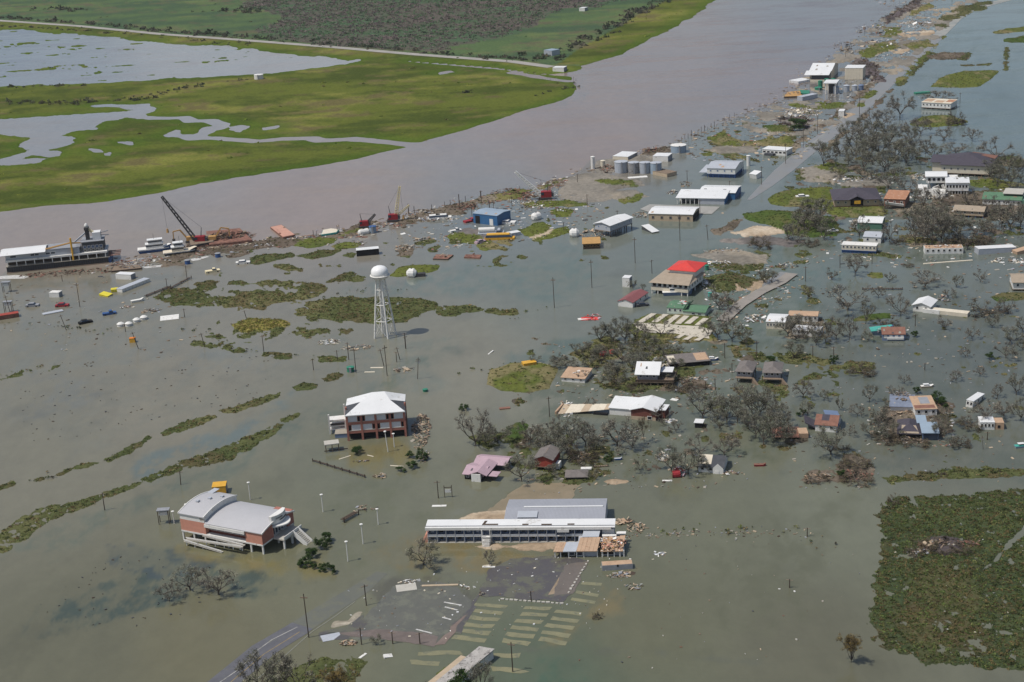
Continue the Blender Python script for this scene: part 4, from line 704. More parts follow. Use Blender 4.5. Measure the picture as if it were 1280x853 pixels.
GLASS = mat('window_glass', (44, 54, 70), .15, .2, .5, spec=.6); GLASSB = mat('blue_window', (74, 92, 122), .2, .25, .4, spec=.6); BLIND = mat('drawn_blind', (200, 200, 204), .6, .1, .8); YELLOW = mat('yellow_paint_body', (210, 160, 56), .5, .1, .5); ORANGE = mat('orange_paint', (206, 122, 48), .6, .12, .5); RED = mat('red_paint', (146, 40, 46), .5, .12, .6); BLUE = mat('blue_paint', (52, 86, 136), .5, .15, .5, rust=(90, 104, 124), rust_amt=.3); GREEN = mat('green_paint', (52, 122, 98), .55, .12, .5); RUST = mat('rusty_steel', (128, 92, 78), .9, .22, .3, rust=(92, 68, 60), rust_amt=.5); TYRE = mat('tyre', (30, 30, 30), .9); SILVER = mat('tank_grey', (164, 170, 178), .5, .08, .3); STEEL = mat('dark_steel', (64, 62, 62), .7, .2, .5); CREAMP = mat('cream_paint', (220, 206, 168), .6, .1, .5); BLUEGREY = mat('blue_grey_wall', (108, 124, 150), .7, .12, .5)

_win = {}
def winmesh(w, h, glass, frame, axis):
    k = (round(w, 2), round(h, 2), glass.name, frame.name, axis)
    if k not in _win:
        mb = MB(); t = .05; fr = min(.12, w * .12)
        def bx(a0, a1, z0, z1, y0, y1, m): mb.box(a0, a1, y0, y1, z0, z1, m) if axis == 'x' else mb.box(y0, y1, a0, a1, z0, z1, m)
        bx(-w / 2 + fr, w / 2 - fr, fr, h - fr, -.03, .03, 0)
        bx(-w / 2, w / 2, 0, fr, -t, t, 1); bx(-w / 2, w / 2, h - fr, h, -t, t, 1); bx(-w / 2, -w / 2 + fr, fr, h - fr, -t, t, 1); bx(w / 2 - fr, w / 2, fr, h - fr, -t, t, 1)
        _win[k] = mb.mesh('window', [glass, frame])
    return _win[k]
class Bld:
    def __init__(s, name, label, cat, p0, p1, group=None):
        a, b = G(*p0), G(*p1); s.w = (b - a).length; s.e = empty(name, a, math.atan2(b.y - a.y, b.x - a.x), label, cat, group); s.m = mpp(*p0)
    def part(s, name, mb, mats, parent=None, smooth=False): return mb.build(name, mats, parent or s.e, smooth)
    def win(s, c, z, w, h, face='front', off=0.0, glass=None, frame=None, name='window'):
        """a window on a wall: face front (y=off), right (x=w+off), left (x=off), back (y=off)"""
        glass = glass or GLASS; frame = frame or WHITEP
        if face in ('front', 'back'): return put(name, winmesh(w, h, glass, frame, 'x'), s.e, (c, off - (.04 if face == 'front' else -.04), z))
        x = s.w + off + .04 if face == 'right' else off - .04
        return put(name, winmesh(w, h, glass, frame, 'y'), s.e, (x, c, z))
def roof_mb(kind, x0, x1, y0, y1, z, rise, ov=.4, t=.18):
    mb = MB(); X0, X1, Y0, Y1 = x0 - ov, x1 + ov, y0 - ov, y1 + ov; xm, ym = (x0 + x1) / 2, (y0 + y1) / 2; z += .02
    if kind == 'gx': mb.slab((X0, Y0, z), (X1, Y0, z), (X1, ym, z + rise), (X0, ym, z + rise), t); mb.slab((X0, ym, z + rise + .003), (X1, ym, z + rise + .003), (X1, Y1, z), (X0, Y1, z), t)
    elif kind == 'gy': mb.slab((X0, Y0, z), (xm, Y0, z + rise), (xm, Y1, z + rise), (X0, Y1, z), t); mb.slab((xm, Y0, z + rise + .003), (X1, Y0, z), (X1, Y1, z), (xm, Y1, z + rise + .003), t)
    elif kind == 'hip':
        q = min(X1 - X0, Y1 - Y0) * .48
        A, B, C_, D_ = (X0, Y0, z), (X1, Y0, z), (X1, Y1, z), (X0, Y1, z)
        if X1 - X0 >= Y1 - Y0: r0, r1 = (X0 + q, ym, z + rise), (X1 - q, ym, z + rise); mb.face([A, B, r1, r0]).face([B, C_, r1]).face([C_, D_, r0, r1]).face([D_, A, r0])
        else: r0, r1 = (xm, Y0 + q, z + rise), (xm, Y1 - q, z + rise); mb.face([A, B, r0]).face([B, C_, r1, r0]).face([C_, D_, r1]).face([D_, A, r0, r1])
        lo = [(x, y, zz - t) for x, y, zz in (A, B, C_, D_)]; mb.face([lo[3], lo[2], lo[1], lo[0]])
        for i, j in ((0, 1), (1, 2), (2, 3), (3, 0)): mb.face([lo[i], lo[j], (A, B, C_, D_)[j], (A, B, C_, D_)[i]])
    elif kind == 'flat': mb.box(X0, X1, Y0, Y1, z, z + t)
    elif kind == 'shed': mb.slab((X0, Y0, z), (X1, Y0, z), (X1, Y1, z + rise), (X0, Y1, z + rise), t)
    elif kind == 'shedf': mb.slab((X0, Y0, z + rise), (X1, Y0, z + rise), (X1, Y1, z), (X0, Y1, z), t)
    return mb
def wall_mb(kind, x0, x1, y0, y1, z0, z1, rise):
    mb = MB(); mb.box(x0, x1, y0, y1, z0, z1)
    xm, ym = (x0 + x1) / 2, (y0 + y1) / 2; e = .22
    if kind == 'gx' and rise > .4:
        for x in (x0, x1): mb.face([(x, y0, z1), (x, y1, z1), (x, ym, z1 + rise - e)]) if x == x1 else mb.face([(x, y1, z1), (x, y0, z1), (x, ym, z1 + rise - e)])
    if kind == 'gy' and rise > .4:
        mb.face([(x0, y0, z1), (x1, y0, z1), (xm, y0, z1 + rise - e)]); mb.face([(x1, y1, z1), (x0, y1, z1), (xm, y1, z1 + rise - e)])
    return mb
def house(label, p0, p1, d, h, st=0.0, roof='gx', rise=1.4, wall=None, rf=None, ov=.4, wf=0, ws=0, wl=0, door=False, name='house', cat='house', ww=1.1, wh=1.2, wz=None, glass=None, pile=None, fl=None, group=None, patches=(), tilt=None, frame=None):
    b = Bld(name, label, cat, p0, p1, group); w = b.w; wall = wall or WHITEP; rf = rf or SHGREY; z0 = st if st else -1.0
    b.part('wall', wall_mb(roof, 0, w, 0, d, z0, st + h, rise), wall)
    if roof != 'none': rr = b.part('roof', roof_mb(roof, 0, w, 0, d, st + h, rise, ov), rf)
    wz = st + h * .38 if wz is None else wz; wh = min(wh, h * .5)
    for i in range(wf):
        if door and i == wf // 2: b.win((i + .5) * w / wf, st + .05, 1.0, min(2.0, h * .8), glass=DWOOD, name='door', frame=frame)
        else: b.win((i + .5) * w / wf, wz, min(ww, w / wf * .7), wh, glass=glass, frame=frame)
    for i in range(ws): b.win((i + .5) * d / ws, wz, min(ww, d / ws * .7), wh, 'right', glass=glass, frame=frame)
    for i in range(wl): b.win((i + .5) * d / wl, wz, min(ww, d / wl * .7), wh, 'left', glass=glass, frame=frame)
    if st:
        me = None; nx = max(2, int(w / 3.2) + 1); ny = max(2, int(d / 4) + 1)
        mb = MB(); mb.box(-.15, .15, -.15, .15, -1, st); me = mb.mesh('pile', pile or WOOD)
        for i in range(nx):
            for j in range(ny): put('pile', me, b.e, (.2 + (w - .4) * i / (nx - 1), .2 + (d - .4) * j / (ny - 1), 0))
        fb = MB(); fb.box(-.1, w + .1, -.1, d + .1, st - .22, st - .004); b.part('floor_beam', fb, fl or WOOD)
    top = st + h
    for (u0, u1, v0, v1, m_) in patches:          # torn places on the roof, laid on its front slope
        k = rise / (d / 2 + ov) if roof in ('gx',) else (rise / (d + 2 * ov) if roof == 'shed' else 0)
        zz = lambda v: top + .06 + (v * d + ov) * k
        mb = MB(); mb.slab((u0 * w, v0 * d, zz(v0)), (u1 * w, v0 * d, zz(v0)), (u1 * w, v1 * d, zz(v1)), (u0 * w, v1 * d, zz(v1)), .03); b.part('torn_patch', mb, m_)
    if roof == 'gx' and not patches and rise > .4:
        rr = random.Random(label); k = rise / (d / 2 + ov)
        for _ in range(rr.randint(1, 3)):
            u, v = rr.uniform(.02, .85), rr.uniform(.0, .3); du, dv = rr.uniform(.04, .14), rr.uniform(.05, .16); z_ = lambda v: top + .05 + (v * d + ov) * k
            mb = MB(); mb.slab((u * w, v * d, z_(v)), ((u + du) * w, v * d, z_(v)), ((u + du * .8) * w, (v + dv) * d, z_(v + dv)), ((u + du * .2) * w, (v + dv) * d, z_(v + dv)), .03); b.part('torn_patch', mb, rr.choice((PLY, DGREY, CONCD, WOOD)))
    if tilt: b.e.rotation_euler = (R(tilt[0]), R(tilt[1]), b.e.rotation_euler.z)
    return b
PAL = dict(dark=[DWOOD, STEEL, DGREY], wood=[WOOD, DWOOD, TAN, GREY, WOOD, CONCD], mix=[WOOD, WOOD, WHITEP, CONCD, GREY, DGREY, TAN, BROWNR, CONC], white=[WHITEP, WHITE, GREY, CREAM, WOOD], rust=[RUST, DWOOD, WOOD, BROWNR], tan=[PLY, TAN, WOOD, DWOOD, CONCD], red=[REDR, PINK, WHITEP, WOOD, RED])
def pile_mb(n, wx, wy, hz, sz, pal, rng, mb=None, c=(0, 0)):
    mb = mb or MB()
    for i in range(n):
        a = rng.uniform(0, 6.283); r = math.sqrt(rng.random()); x, y = r * math.cos(a) * wx, r * math.sin(a) * wy; z = hz * (1 - r * r) * rng.uniform(.2, 1)
        l = rng.uniform(.35, 1) ** 2 * sz; k = rng.random()
        size = (l, rng.uniform(.12, .4), .1) if k < .55 else ((l * .7, l * .5, .08) if k < .85 else (l * .35, l * .3, l * .3))
        mb.rbox((c[0] + x, c[1] + y, z + .05), size, rng.uniform(0, 6.28), rng.uniform(-.5, .5) * min(1, hz), rng.uniform(-.5, .5) * min(1, hz), rng.randrange(pal))
    return mb
def heap(label, px, py, wpx, dpx, hz, n, pal='mix', sz=2.6, name='debris_pile', cat='debris pile', group=None):
    m = mpp(px, py); g = G(px, py); g2 = G(px, py - dpx); dy = (g2 - g).length; rng = random.Random(int(px * 31 + py))
    o = pile_mb(n, wpx * m / 2 * .95, dy / 2, hz, sz, len(PAL[pal]), rng).build(name, PAL[pal]); o.location = g + (g2 - g) / 2; o.location.z = .02
    return tag(o, label, cat, group)
def scatter(name, pts, n, sz, pal='mix', closed=True, wid=2.0):
    """fine floating litter: one object that nobody could count"""
    rng = random.Random(n + int(pts[0][0])); mb = MB(); g = gp(pts); k = len(PAL[pal])
    xs = [p[0] for p in g]; ys = [p[1] for p in g]; P_ = []
    if closed:
        while len(P_) < n:
            X = np.array([rng.uniform(min(xs), max(xs)) for _ in range(n)]); Y = np.array([rng.uniform(min(ys), max(ys)) for _ in range(n)]); ok = sdist(X, Y, g) > 0; P_ += list(zip(X[ok], Y[ok]))
        P_ = P_[:n]
    else:
        for _ in range(n):
            i = rng.randrange(len(g) - 1); t = rng.random(); P_.append((g[i][0] + (g[i + 1][0] - g[i][0]) * t + rng.gauss(0, wid), g[i][1] + (g[i + 1][1] - g[i][1]) * t + rng.gauss(0, wid)))
    for x, y in P_:
        l = sz * rng.uniform(.3, 1) ** 1.5; mb.rbox((x, y, .08), (l, l * rng.uniform(.15, .7), rng.uniform(.08, .3)), rng.uniform(0, 6.28), rng.uniform(-.15, .15), rng.uniform(-.15, .15), rng.randrange(k))
    return tag(mb.build(name, PAL[pal]), kind='stuff')

# ---------------------------------------------------------------- auditorium on stilts (bottom left)
def auditorium():
    b = Bld('auditorium', 'brick auditorium on white stilts under a pale curved metal roof', 'auditorium', (228.5, 674), (330, 693.5)); w = b.w; m = b.m
    d = (G(377, 667) - G(330, 694)).length; st = 3.1; z1 = 6.7; N = 10
    arc = lambda v: 1.35 * (1 - (2 * v - 1) ** 2)
    xs = (.31 * w, .80 * w)
    def block(x0, x1, y0, y1, za, zb, mt, nm='wall'): mb = MB(); mb.box(x0, x1, y0, y1, za, zb); return b.part(nm, mb, mt)
    block(0, xs[0], 0, d, st, z1, BRICKL); block(xs[1], w, 0, .35 * d, st, z1, BRICKL); block(xs[0] + .02, w - 2.2, 1.6, d - .05, st, z1 - .05, BRICKD)
    block(xs[1], w - .02, .80 * d, d, st, z1 + .6, BRICK)
    # right-hand brick shoulder that follows the curve of the roof
    mb = MB(); pts = [(w, v * d, z1 + arc(v)) for v in np.linspace(0, .33, 5)]
    mb.face([(w + .02, 0, st), (w + .02, .33 * d, st)] + [(w + .02, p[1], p[2]) for p in pts[::-1]]); mb.face([(w - .5, 0, st), (w - .5, .33 * d, st)] + [(w - .5, p[1], p[2]) for p in pts[::-1]]); b.part('shoulder_wall', mb, BRICK)
    # barrel roof and the raised one beside it
    def barrel(x0, x1, base, nm, rim):
        mb = MB(); e = .3
        for i in range(N):
            v0, v1 = i / N, (i + 1) / N
            y0, y1 = -e + v0 * (d + 2 * e), -e + v1 * (d + 2 * e)
            mb.slab((x0, y0, base + arc(v0)), (x1, y0, base + arc(v0)), (x1, y1, base + arc(v1)), (x0, y1, base + arc(v1)), .25, 0)
        r = b.part(nm, mb, BARREL, smooth=False)
        for x in rim:
            mb = MB()
            for i in range(N):
                v0, v1 = i / N, (i + 1) / N; y0, y1 = -e + v0 * (d + 2 * e), -e + v1 * (d + 2 * e)
                mb.hexa([(x - .12, y0, base + arc(v0) - .3), (x + .12, y0, base + arc(v0) - .3), (x + .12, y1, base + arc(v1) - .3), (x - .12, y1, base + arc(v1) - .3), (x - .12, y0, base + arc(v0) + .14), (x + .12, y0, base + arc(v0) + .14), (x + .12, y1, base + arc(v1) + .14), (x - .12, y1, base + arc(v1) + .14)])
            b.part('roof_edge', mb, WHITEP, r)
    barrel(xs[0] + .1, w + .25, z1 + .05, 'roof', (w + .3,)); barrel(-.2, xs[0], z1 + 1.9, 'raised_roof', (xs[0] - .02, -.25))
    mb = MB()
    for i in range(N):            # white clerestory that lifts the raised roof
        v0, v1 = i / N, (i + 1) / N; mb.hexa([(.05, v0 * d, z1 + .004), (xs[0] - .08, v0 * d, z1 + .004), (xs[0] - .08, v1 * d, z1 + .004), (.05, v1 * d, z1 + .004), (.05, v0 * d, z1 + 1.66 + arc(v0)), (xs[0] - .08, v0 * d, z1 + 1.66 + arc(v0)), (xs[0] - .08, v1 * d, z1 + 1.66 + arc(v1)), (.05, v1 * d, z1 + 1.66 + arc(v1))])
    b.part('clerestory_wall', mb, WHITEP)
    block(xs[0] + .01, xs[1] - .01, -.5, .3, z1 - 1.15, z1 - .26, WHITEP, 'fascia'); block(.0, w, -.06, d, st - .5, st - .004, WHITEP, 'floor_slab')
    for i in range(5): b.win(xs[0] + (i + .5) * (xs[1] - xs[0]) / 5, st + .9, 3.0, 1.7, off=1.6, glass=GLASS)
    for i in range(3): mb = MB(); mb.box(2 + i * 2.3, 2.9 + i * 2.3, d * (.35 + .18 * i), d * (.35 + .18 * i) + 1.0, 0, .5); o = b.part('roof_vent', mb, LGREY); o.location.z = z1 + 1.9 + arc(.4 + .18 * i)
    mb = MB(); mb.box(-.22, .22, -.22, .22, -1, st - .5); me = mb.mesh('stilt', WHITEP)
    for i in range(8):
        for y in (.3, d * .5, d - .3): put('stilt', me, b.e, (.3 + (w - .6) * i / 7, y, 0))
    # right facade: sign band, curved canopy, glass lobby
    mb = MB(); n = 8
    for i in range(n):
        v0, v1 = .34 + .44 * i / n, .34 + .44 * (i + 1) / n; bo = lambda v: w + .3 + 1.1 * (1 - ((v - .56) / .22) ** 2)
        mb.hexa([(w - 1, v0 * d, z1 + .1), (bo(v0) - .4, v0 * d, z1 + .1), (bo(v1) - .4, v1 * d, z1 + .1), (w - 1, v1 * d, z1 + .1), (w - 1, v0 * d, z1 + 2.7), (bo(v0) - .4, v0 * d, z1 + 2.7), (bo(v1) - .4, v1 * d, z1 + 2.7), (w - 1, v1 * d, z1 + 2.7)])
    sg = b.part('sign_band', mb, WHITEP)
    mb = MB(); rr = random.Random(3)
    for row, (a, e_) in enumerate([(.42, .58), (.50, .72)]):
        v = a
        while v < e_:
            l = rr.uniform(.010, .020); x = w - .1 + 1.1 * (1 - ((v - .56) / .22) ** 2) + .07; mb.box(x - .03, x + .02, v * d, (v + l) * d, z1 + 1.5 - row * .75, z1 + 1.95 - row * .75); v += l + .007
    b.part('sign_lettering', mb, DGREY, sg)
    mb = MB()
    for i in range(n):
        v0, v1 = .32 + .5 * i / n, .32 + .5 * (i + 1) / n; bo = lambda v: w + .5 + 2.6 * (1 - ((v - .57) / .25) ** 2)
        mb.hexa([(w - 1, v0 * d, z1 - .5), (bo(v0), v0 * d, z1 - .5), (bo(v1), v1 * d, z1 - .5), (w - 1, v1 * d, z1 - .5), (w - 1, v0 * d, z1 - .1), (bo(v0), v0 * d, z1 - .1), (bo(v1), v1 * d, z1 - .1), (w - 1, v1 * d, z1 - .1)])
    b.part('canopy', mb, WHITEP)
    for i in range(5): b.win(d * (.40 + .09 * i), st + .2, 1.7, 2.6, 'right', off=-.6, glass=GLASS)
    block(w + .05, w + 4.2, .30 * d, .86 * d, st - .35, st + .05, CONC, 'porch'); block(w + 4.0, w + 4.2, .30 * d, .86 * d, st + .06, st + .9, WHITEP, 'railing')
    mb = MB(); mb.box(-.25, .25, -.25, .25, -1, st - .36); me = mb.mesh('porch_column', WHITEP)
    for v in (.33, .58, .83): put('porch_column', me, b.e, (w + 3.7, v * d, 0))
    mb = MB()
    for i in range(9): mb.box(w + 4.25 + i * .45, w + 4.75 + i * .45, .60 * d, .60 * d + 2.4, st - .5 - i * .36, st - .08 - i * .36)
    stp = b.part('stairs', mb, CONC)
    for q in (.60 * d - .1, .60 * d + 2.5):
        mb = MB(); mb.hexa([(w + 4.2, q - .1, st - .9), (w + 8.7, q - .1, -.9), (w + 8.7, q + .1, -.9), (w + 4.2, q + .1, st - .9), (w + 4.2, q - .1, st + .9), (w + 8.7, q - .1, .6), (w + 8.7, q + .1, .6), (w + 4.2, q + .1, st + .9)]); b.part('stair_parapet', mb, WHITEP, stp)
    # switchback access ramp in front
    def ramp(xa, za, xb, zb, y0, y1):
        mb = MB(); mb.hexa([(xa, y0, za - .16), (xb, y0, zb - .16), (xb, y1, zb - .16), (xa, y1, za - .16), (xa, y0, za), (xb, y0, zb), (xb, y1, zb), (xa, y1, za)]); r = b.part('ramp', mb, CONC)
        mb = MB()
        for y in (y0 + .05,): mb.hexa([(xa, y - .06, za + .35), (xb, y - .06, zb + .35), (xb, y + .06, zb + .35), (xa, y + .06, za + .35), (xa, y - .06, za + .7), (xb, y - .06, zb + .7), (xb, y + .06, zb + .7), (xa, y + .06, za + .7)])
        b.part('ramp_rail', mb, WHITEP, r)
    ramp(.30 * w, st + .1, .80 * w, st - .7, -1.5, -.4); ramp(.12 * w, st - 1.4, .80 * w, st - .7, -2.6, -1.6); ramp(.12 * w, st - 1.5, .58 * w, .2, -3.7, -2.7)
    mb = MB(); mb.box(-.12, .12, -.12, .12, -1, 0); me = mb.mesh('ramp_post', WHITEP)
    for i in range(7): put('ramp_post', me, b.e, (.14 * w + i * .11 * w, -2.1, st - 1.7 + .14 * i))
    for i in range(4): put('ramp_post', me, b.e, (.14 * w + i * .1 * w, -3.2, st - 1.95 - .45 * i))
    block(-2.8, -.02, d * .25, d * .42, .6, 2.6, BRICK, 'bin_enclosure'); block(.2, 2.2, d * .8, d + 1, z1 + 2.6, z1 + 2.7, LGREY, 'roof_cap')
auditorium()

# ---------------------------------------------------------------- three-storey brick building
def brick_block():
    b = Bld('brick_building', 'three-storey red brick building with white hipped metal roof and open ground floor', 'building', (436, 551.5), (507.5, 546)); w = b.w; d = 15.5; e = 9.4
    zs = (3.0, 6.2)                                   # floor levels over the water
    mb = MB(); mb.box(.36, w - .36, .36, d - .31, 2.7, e - .02); b.part('inner_wall', mb, BRICK)
    mb = MB(); mb.box(0, .35, .2, d, 2.7, e); mb.box(w - .35, w, .2, d, 2.7, e); mb.box(.36, w - .36, d - .3, d, 2.7, e); b.part('side_wall', mb, BRICK)
    mb = MB(); mb.box(-.35, .35, -.3, .3, -1, e - .05); me = mb.mesh('pier', BRICK)
    for i in range(5): put('pier', me, b.e, (i * w / 4, .3, 0)); put('pier', me, b.e, (i * w / 4, d - .3, 0)); put('pier', me, b.e, (i * w / 4, d * .5, -6.5))
    b.part('ground_floor_block', MB().box(.5, w - .5, 1.6, d - 1.2, -1, 2.44), BLACK)  # black block put in for the shade under the building
    for i in range(4):
        x0, x1 = i * w / 4 + .36, (i + 1) * w / 4 - .36
        for z in zs:
            mb = MB(); mb.box(x0, x1, .12, .34, z - .45, z + .5); sp = b.part('spandrel', mb, BRICK)
            mb = MB(); mb.box(x0, x1, .08, .34, z + .51, z + .62); b.part('sill', mb, CONC, sp)
            b.win((x0 + x1) / 2 + (.5 if (i + int(z)) % 2 else -.5), z + .5, (x1 - x0) * .74, 2.1, off=.34, glass=BLIND)
            b.win((x1 - .45) if not (i + int(z)) % 2 else x0 + .45, z + .1, .8, 2.3, off=.335, glass=BLACK, frame=BRICKD, name='door')
        mb = MB(); mb.box(x0, x1, .14, .34, e - .6, e - .03); b.part('lintel', mb, BRICK)
    mb = MB(); mb.box(0, w, .62, d, 2.45, 2.698); b.part('floor_slab', mb, CONC); pass
    for i in range(4):
        for z in zs: b.win(d * (.2 + .2 * i), z + .9, 1.4, 1.6, 'right', glass=GLASS)
    o = .45; z = e; A, B_, Cc, D_ = (-o, -o, z), (w + o, -o, z), (w + o, d + o, z), (-o, d + o, z)
    nl, nr_ = (.24 * w, .46 * d, z + 1.75), (.76 * w, .46 * d, z + 1.75); l3, r3 = (-o, .52 * d, z + .4), (w + o, .52 * d, z + .4); rl, rr = (.44 * w, .80 * d, z + 3.0), (.66 * w, .80 * d, z + 3.0)
    mb = MB(); mb.face([A, B_, nr_, rr, rl, nl]).face([nl, rl, D_, l3]).face([nr_, r3, Cc, rr]).face([rl, rr, Cc, D_]); mb.box(-o, w + o, -o, d + o, z - .3, z - .005); b.part('roof', mb, WHITE)
    mb = MB(); mb.face([A, nl, (-o, .46 * d, z + .002)]).face([nl, l3, (-o, .46 * d, z)]).face([B_, (w + o, .46 * d, z + .002), nr_]).face([nr_, (w + o, .46 * d, z), r3]); b.part('side_gable', mb, DGREY)
    for x in (-.3, w + .3): b.part('gable_pier', MB().box(x - .25, x + .25, .30 * d, .36 * d, z, z + 1.0), BRICK)
brick_block()
def tower_stair():
    b = Bld('stair_tower', 'open white entrance stair tower left of the brick building', 'stair tower', (413, 543), (433, 541)); w = b.w; d = 4
    for x, y, h in ((0, 0, 7.2), (w, 0, 4.8), (0, d, 4.8), (w, d, 9.0)): b.part('post', MB().box(x - .25, x + .25, y - .25, y + .25, -1, h), WHITEP)
    for z, nm in ((4.5, 'canopy'), (2.6, 'landing'), (1.3, 'landing')): mb = MB(); mb.box(-.1, w + .2, .2, d, z, z + (.5 if nm == 'canopy' else .25)); b.part(nm, mb, WHITEP)
    mb = MB(); mb.box(.3, w, .15, .3, 3.0, 3.8); b.part('railing', mb, STEEL)
tower_stair()
b = Bld('boat_shelter', 'low frame shelter with a pale slab roof before the brick building', 'shelter', (408, 566), (424, 564)); 
for x in (0, b.w * .5, b.w):
    for y in (0, 3): b.part('post', MB().box(x - .12, x + .12, y - .12, y + .12, -1, 2.6), WOOD)
mb = MB(); mb.box(-.4, b.w + .2, -.3, 3.3, 2.61, 2.95); b.part('roof', mb, CONC); mb = MB(); mb.box(-.6, b.w + 3, .2, .4, .3, .6); b.part('beam', mb, DWOOD)
b = Bld('blue_tarp_store', 'low blue-walled lean-to at the left foot of the brick building', 'shed', (419, 548), (435, 547)); mb = MB(); mb.box(0, b.w - .2, 0, 4, -1, 1.4); b.part('wall', mb, BLUEGREY); mb = MB(); mb.box(-.1, b.w - .15, -.1, 4.1, 1.41, 1.55); b.part('roof', mb, CONCD)
heap('tan heap of torn boards against the right side of the brick building', 526, 562, 24, 44, 2.6, 260, 'tan', 2.2); heap('trail of dark broken timber below the tan heap', 530, 580, 14, 18, .6, 40, 'wood', 2)

# ---------------------------------------------------------------- motel
def motel():
    b = Bld('motel', 'long white two-storey motel with blue windows and damaged right end', 'motel', (535, 679), (768, 678)); w = b.w; d = 4.4; e = 4.35; f2 = 2.05; bay = 10.45 * .2535
    mb = MB(); mb.box(.2, w, 1.5, d, -1, e - .1); b.part('wall', mb, BLUEGREY)
    mb = MB(); mb.slab((-.5, 0.2, e + .35), (w + .3, .2, e + .35), (w + .3, d + .5, e + .75), (-.5, d + .5, e + .75), .25); b.part('roof', mb, WHITE)
    mb = MB(); mb.box(-.5, w * .985, -.25, .15, e - .25, e + .55); b.part('fascia', mb, WHITEP); mb = MB(); mb.box(-.5, w + .2, .9, 1.05, e + .42, e + .62); b.part('gutter', mb, GREY)
    mb = MB(); mb.box(.0, 18.4 * bay, -.05, 1.49, f2 - .1, f2 + .12); b.part('gallery_slab', mb, WHITEP); mb = MB(); mb.box(-.1, 18.4 * bay, -.1, 1.4, -.5, .18); b.part('walkway', mb, CONC)
    mb = MB(); mb.box(-.09, .09, -.09, .09, -1, e - .26); me = mb.mesh('column', LGREY); mb = MB(); mb.box(.1, bay - .1, -.05, .03, f2 + .13, f2 + .62); mr = mb.mesh('railing', LGREY)
    mb = MB(); mb.box(-.08, .08, 0, 1.3, .2, e - .3); mp = mb.mesh('partition', BLUEGREY)
    for i in range(19):
        if i < 19: put('column', me, b.e, (.15 + i * bay, 0, 0))
        if i == 18: break
        put('partition', mp, b.e, (.4 + i * bay, .18, 0))
        b.win(.15 + (i + .42) * bay, f2 + .55, 1.25, 1.35, off=1.48, glass=random.choice((GLASSB, GLASSB, GLASS, BLACK, BLIND)), frame=GREY); b.win(.15 + (i + .88) * bay, f2 + .15, .5, 1.8, off=1.47, glass=DGREY, frame=GREY, name='door')
        b.win(.15 + (i + .42) * bay, .45, 1.25, 1.2, off=1.48, glass=random.choice((GLASSB, GLASS, BLACK)), frame=GREY); b.win(.15 + (i + .88) * bay, .2, .5, 1.6, off=1.47, glass=BLACK if i % 2 else DGREY, frame=GREY, name='door')
        if i not in (6, 14): put('railing', mr, b.e, (.15 + i * bay, 0, 0))
    mb = MB(); mb.box(6 * bay, 6.12 * bay, -1.2, -1.0, -1, e + .2); mb.box(6.9 * bay, 7.0 * bay, -1.2, -1.0, -1, e + .2); mb.box(6 * bay, 7 * bay, -1.3, -.3, 1.0, 1.15); mb.box(6 * bay, 7 * bay, -1.3, -.3, 2.3, 2.42)
    for i in range(7): mb.box(6.1 * bay, 6.9 * bay, -1.3 - .25 * i, -1.02 - .25 * i, 2.0 - .3 * i, 2.1 - .3 * i)
    b.part('outside_stair', mb, WHITEP)
    mb = MB(); mb.box(14.2 * bay, 15.5 * bay, -.35, -.1, e - 1.0, e - .1); b.part('stair_hood', mb, WHITEP)
    for x0, x1, y in ((16.5, 20.5, 1.6), (27.5, 29.3, 1.5), (33, 36, 1.4), (40.5, 42.5, 1.5)): mb = MB(); z = e + .36 + (y - .2) * .40 / (d + .3); mb.slab((x0, y, z + .05), (x1, y, z + .05), (x1, y + .7, z + .1), (x0, y + .7, z + .1), .05); b.part('roof_tear', mb, DWOOD)
    mb = MB(); mb.slab((15.8, 1.6, e + .53), (16.5, 1.6, e + .53), (17.2, 4, e + .72), (16.4, 4, e + .72), .06); b.part('roof_tear', mb, DWOOD)
    mb = MB(); mb.hexa([(-2.2, .5, -.5), (.1, .3, -.5), (.1, 5, -.5), (-1.6, 5, -.5), (-.8, .6, 2.3), (.1, .4, 3), (.1, 4.6, 3), (-.6, 4.4, 2.4)]); b.part('rubble_end', mb, BRICKL)
motel()
b = Bld('motel_hall', 'wide grey metal-roofed hall directly behind the white motel', 'hall', (632, 667), (757, 666)); w = b.w; d = 14.5
b.part('wall', wall_mb('gx', 0, w, 0, d, -1, 3.9, 1.0), LGREY)
for i in range(8):
    mb = MB(); x0, x1 = w * i / 8 - (.3 if i == 0 else 0), w * (i + 1) / 8 - .01; mb.slab((x0, -.4, 3.92), (x1, -.4, 3.92), (x1, d / 2, 4.9 + .004 * (i % 2)), (x0, d / 2, 4.9 + .004 * (i % 2)), .16); b.part('roof_panel', mb, ROOFG)
    mb = MB(); mb.slab((x0, d / 2, 4.9), (x1, d / 2, 4.9), (x1, d + .4, 3.92), (x0, d + .4, 3.92), .16); b.part('roof_panel', mb, ROOFG)
mb = MB(); mb.box(w * .17, w * .97, d / 2 - .3, d / 2 + .3, 4.9, 5.12); b.part('ridge_cap', mb, WHITE); mb = MB(); mb.box(w * .12, w * .32, d * .12, d * .36, 4.25, 4.30); o = b.part('pale_sheet', mb, LGREY); o.rotation_euler.x = .127; o.location.z = .02
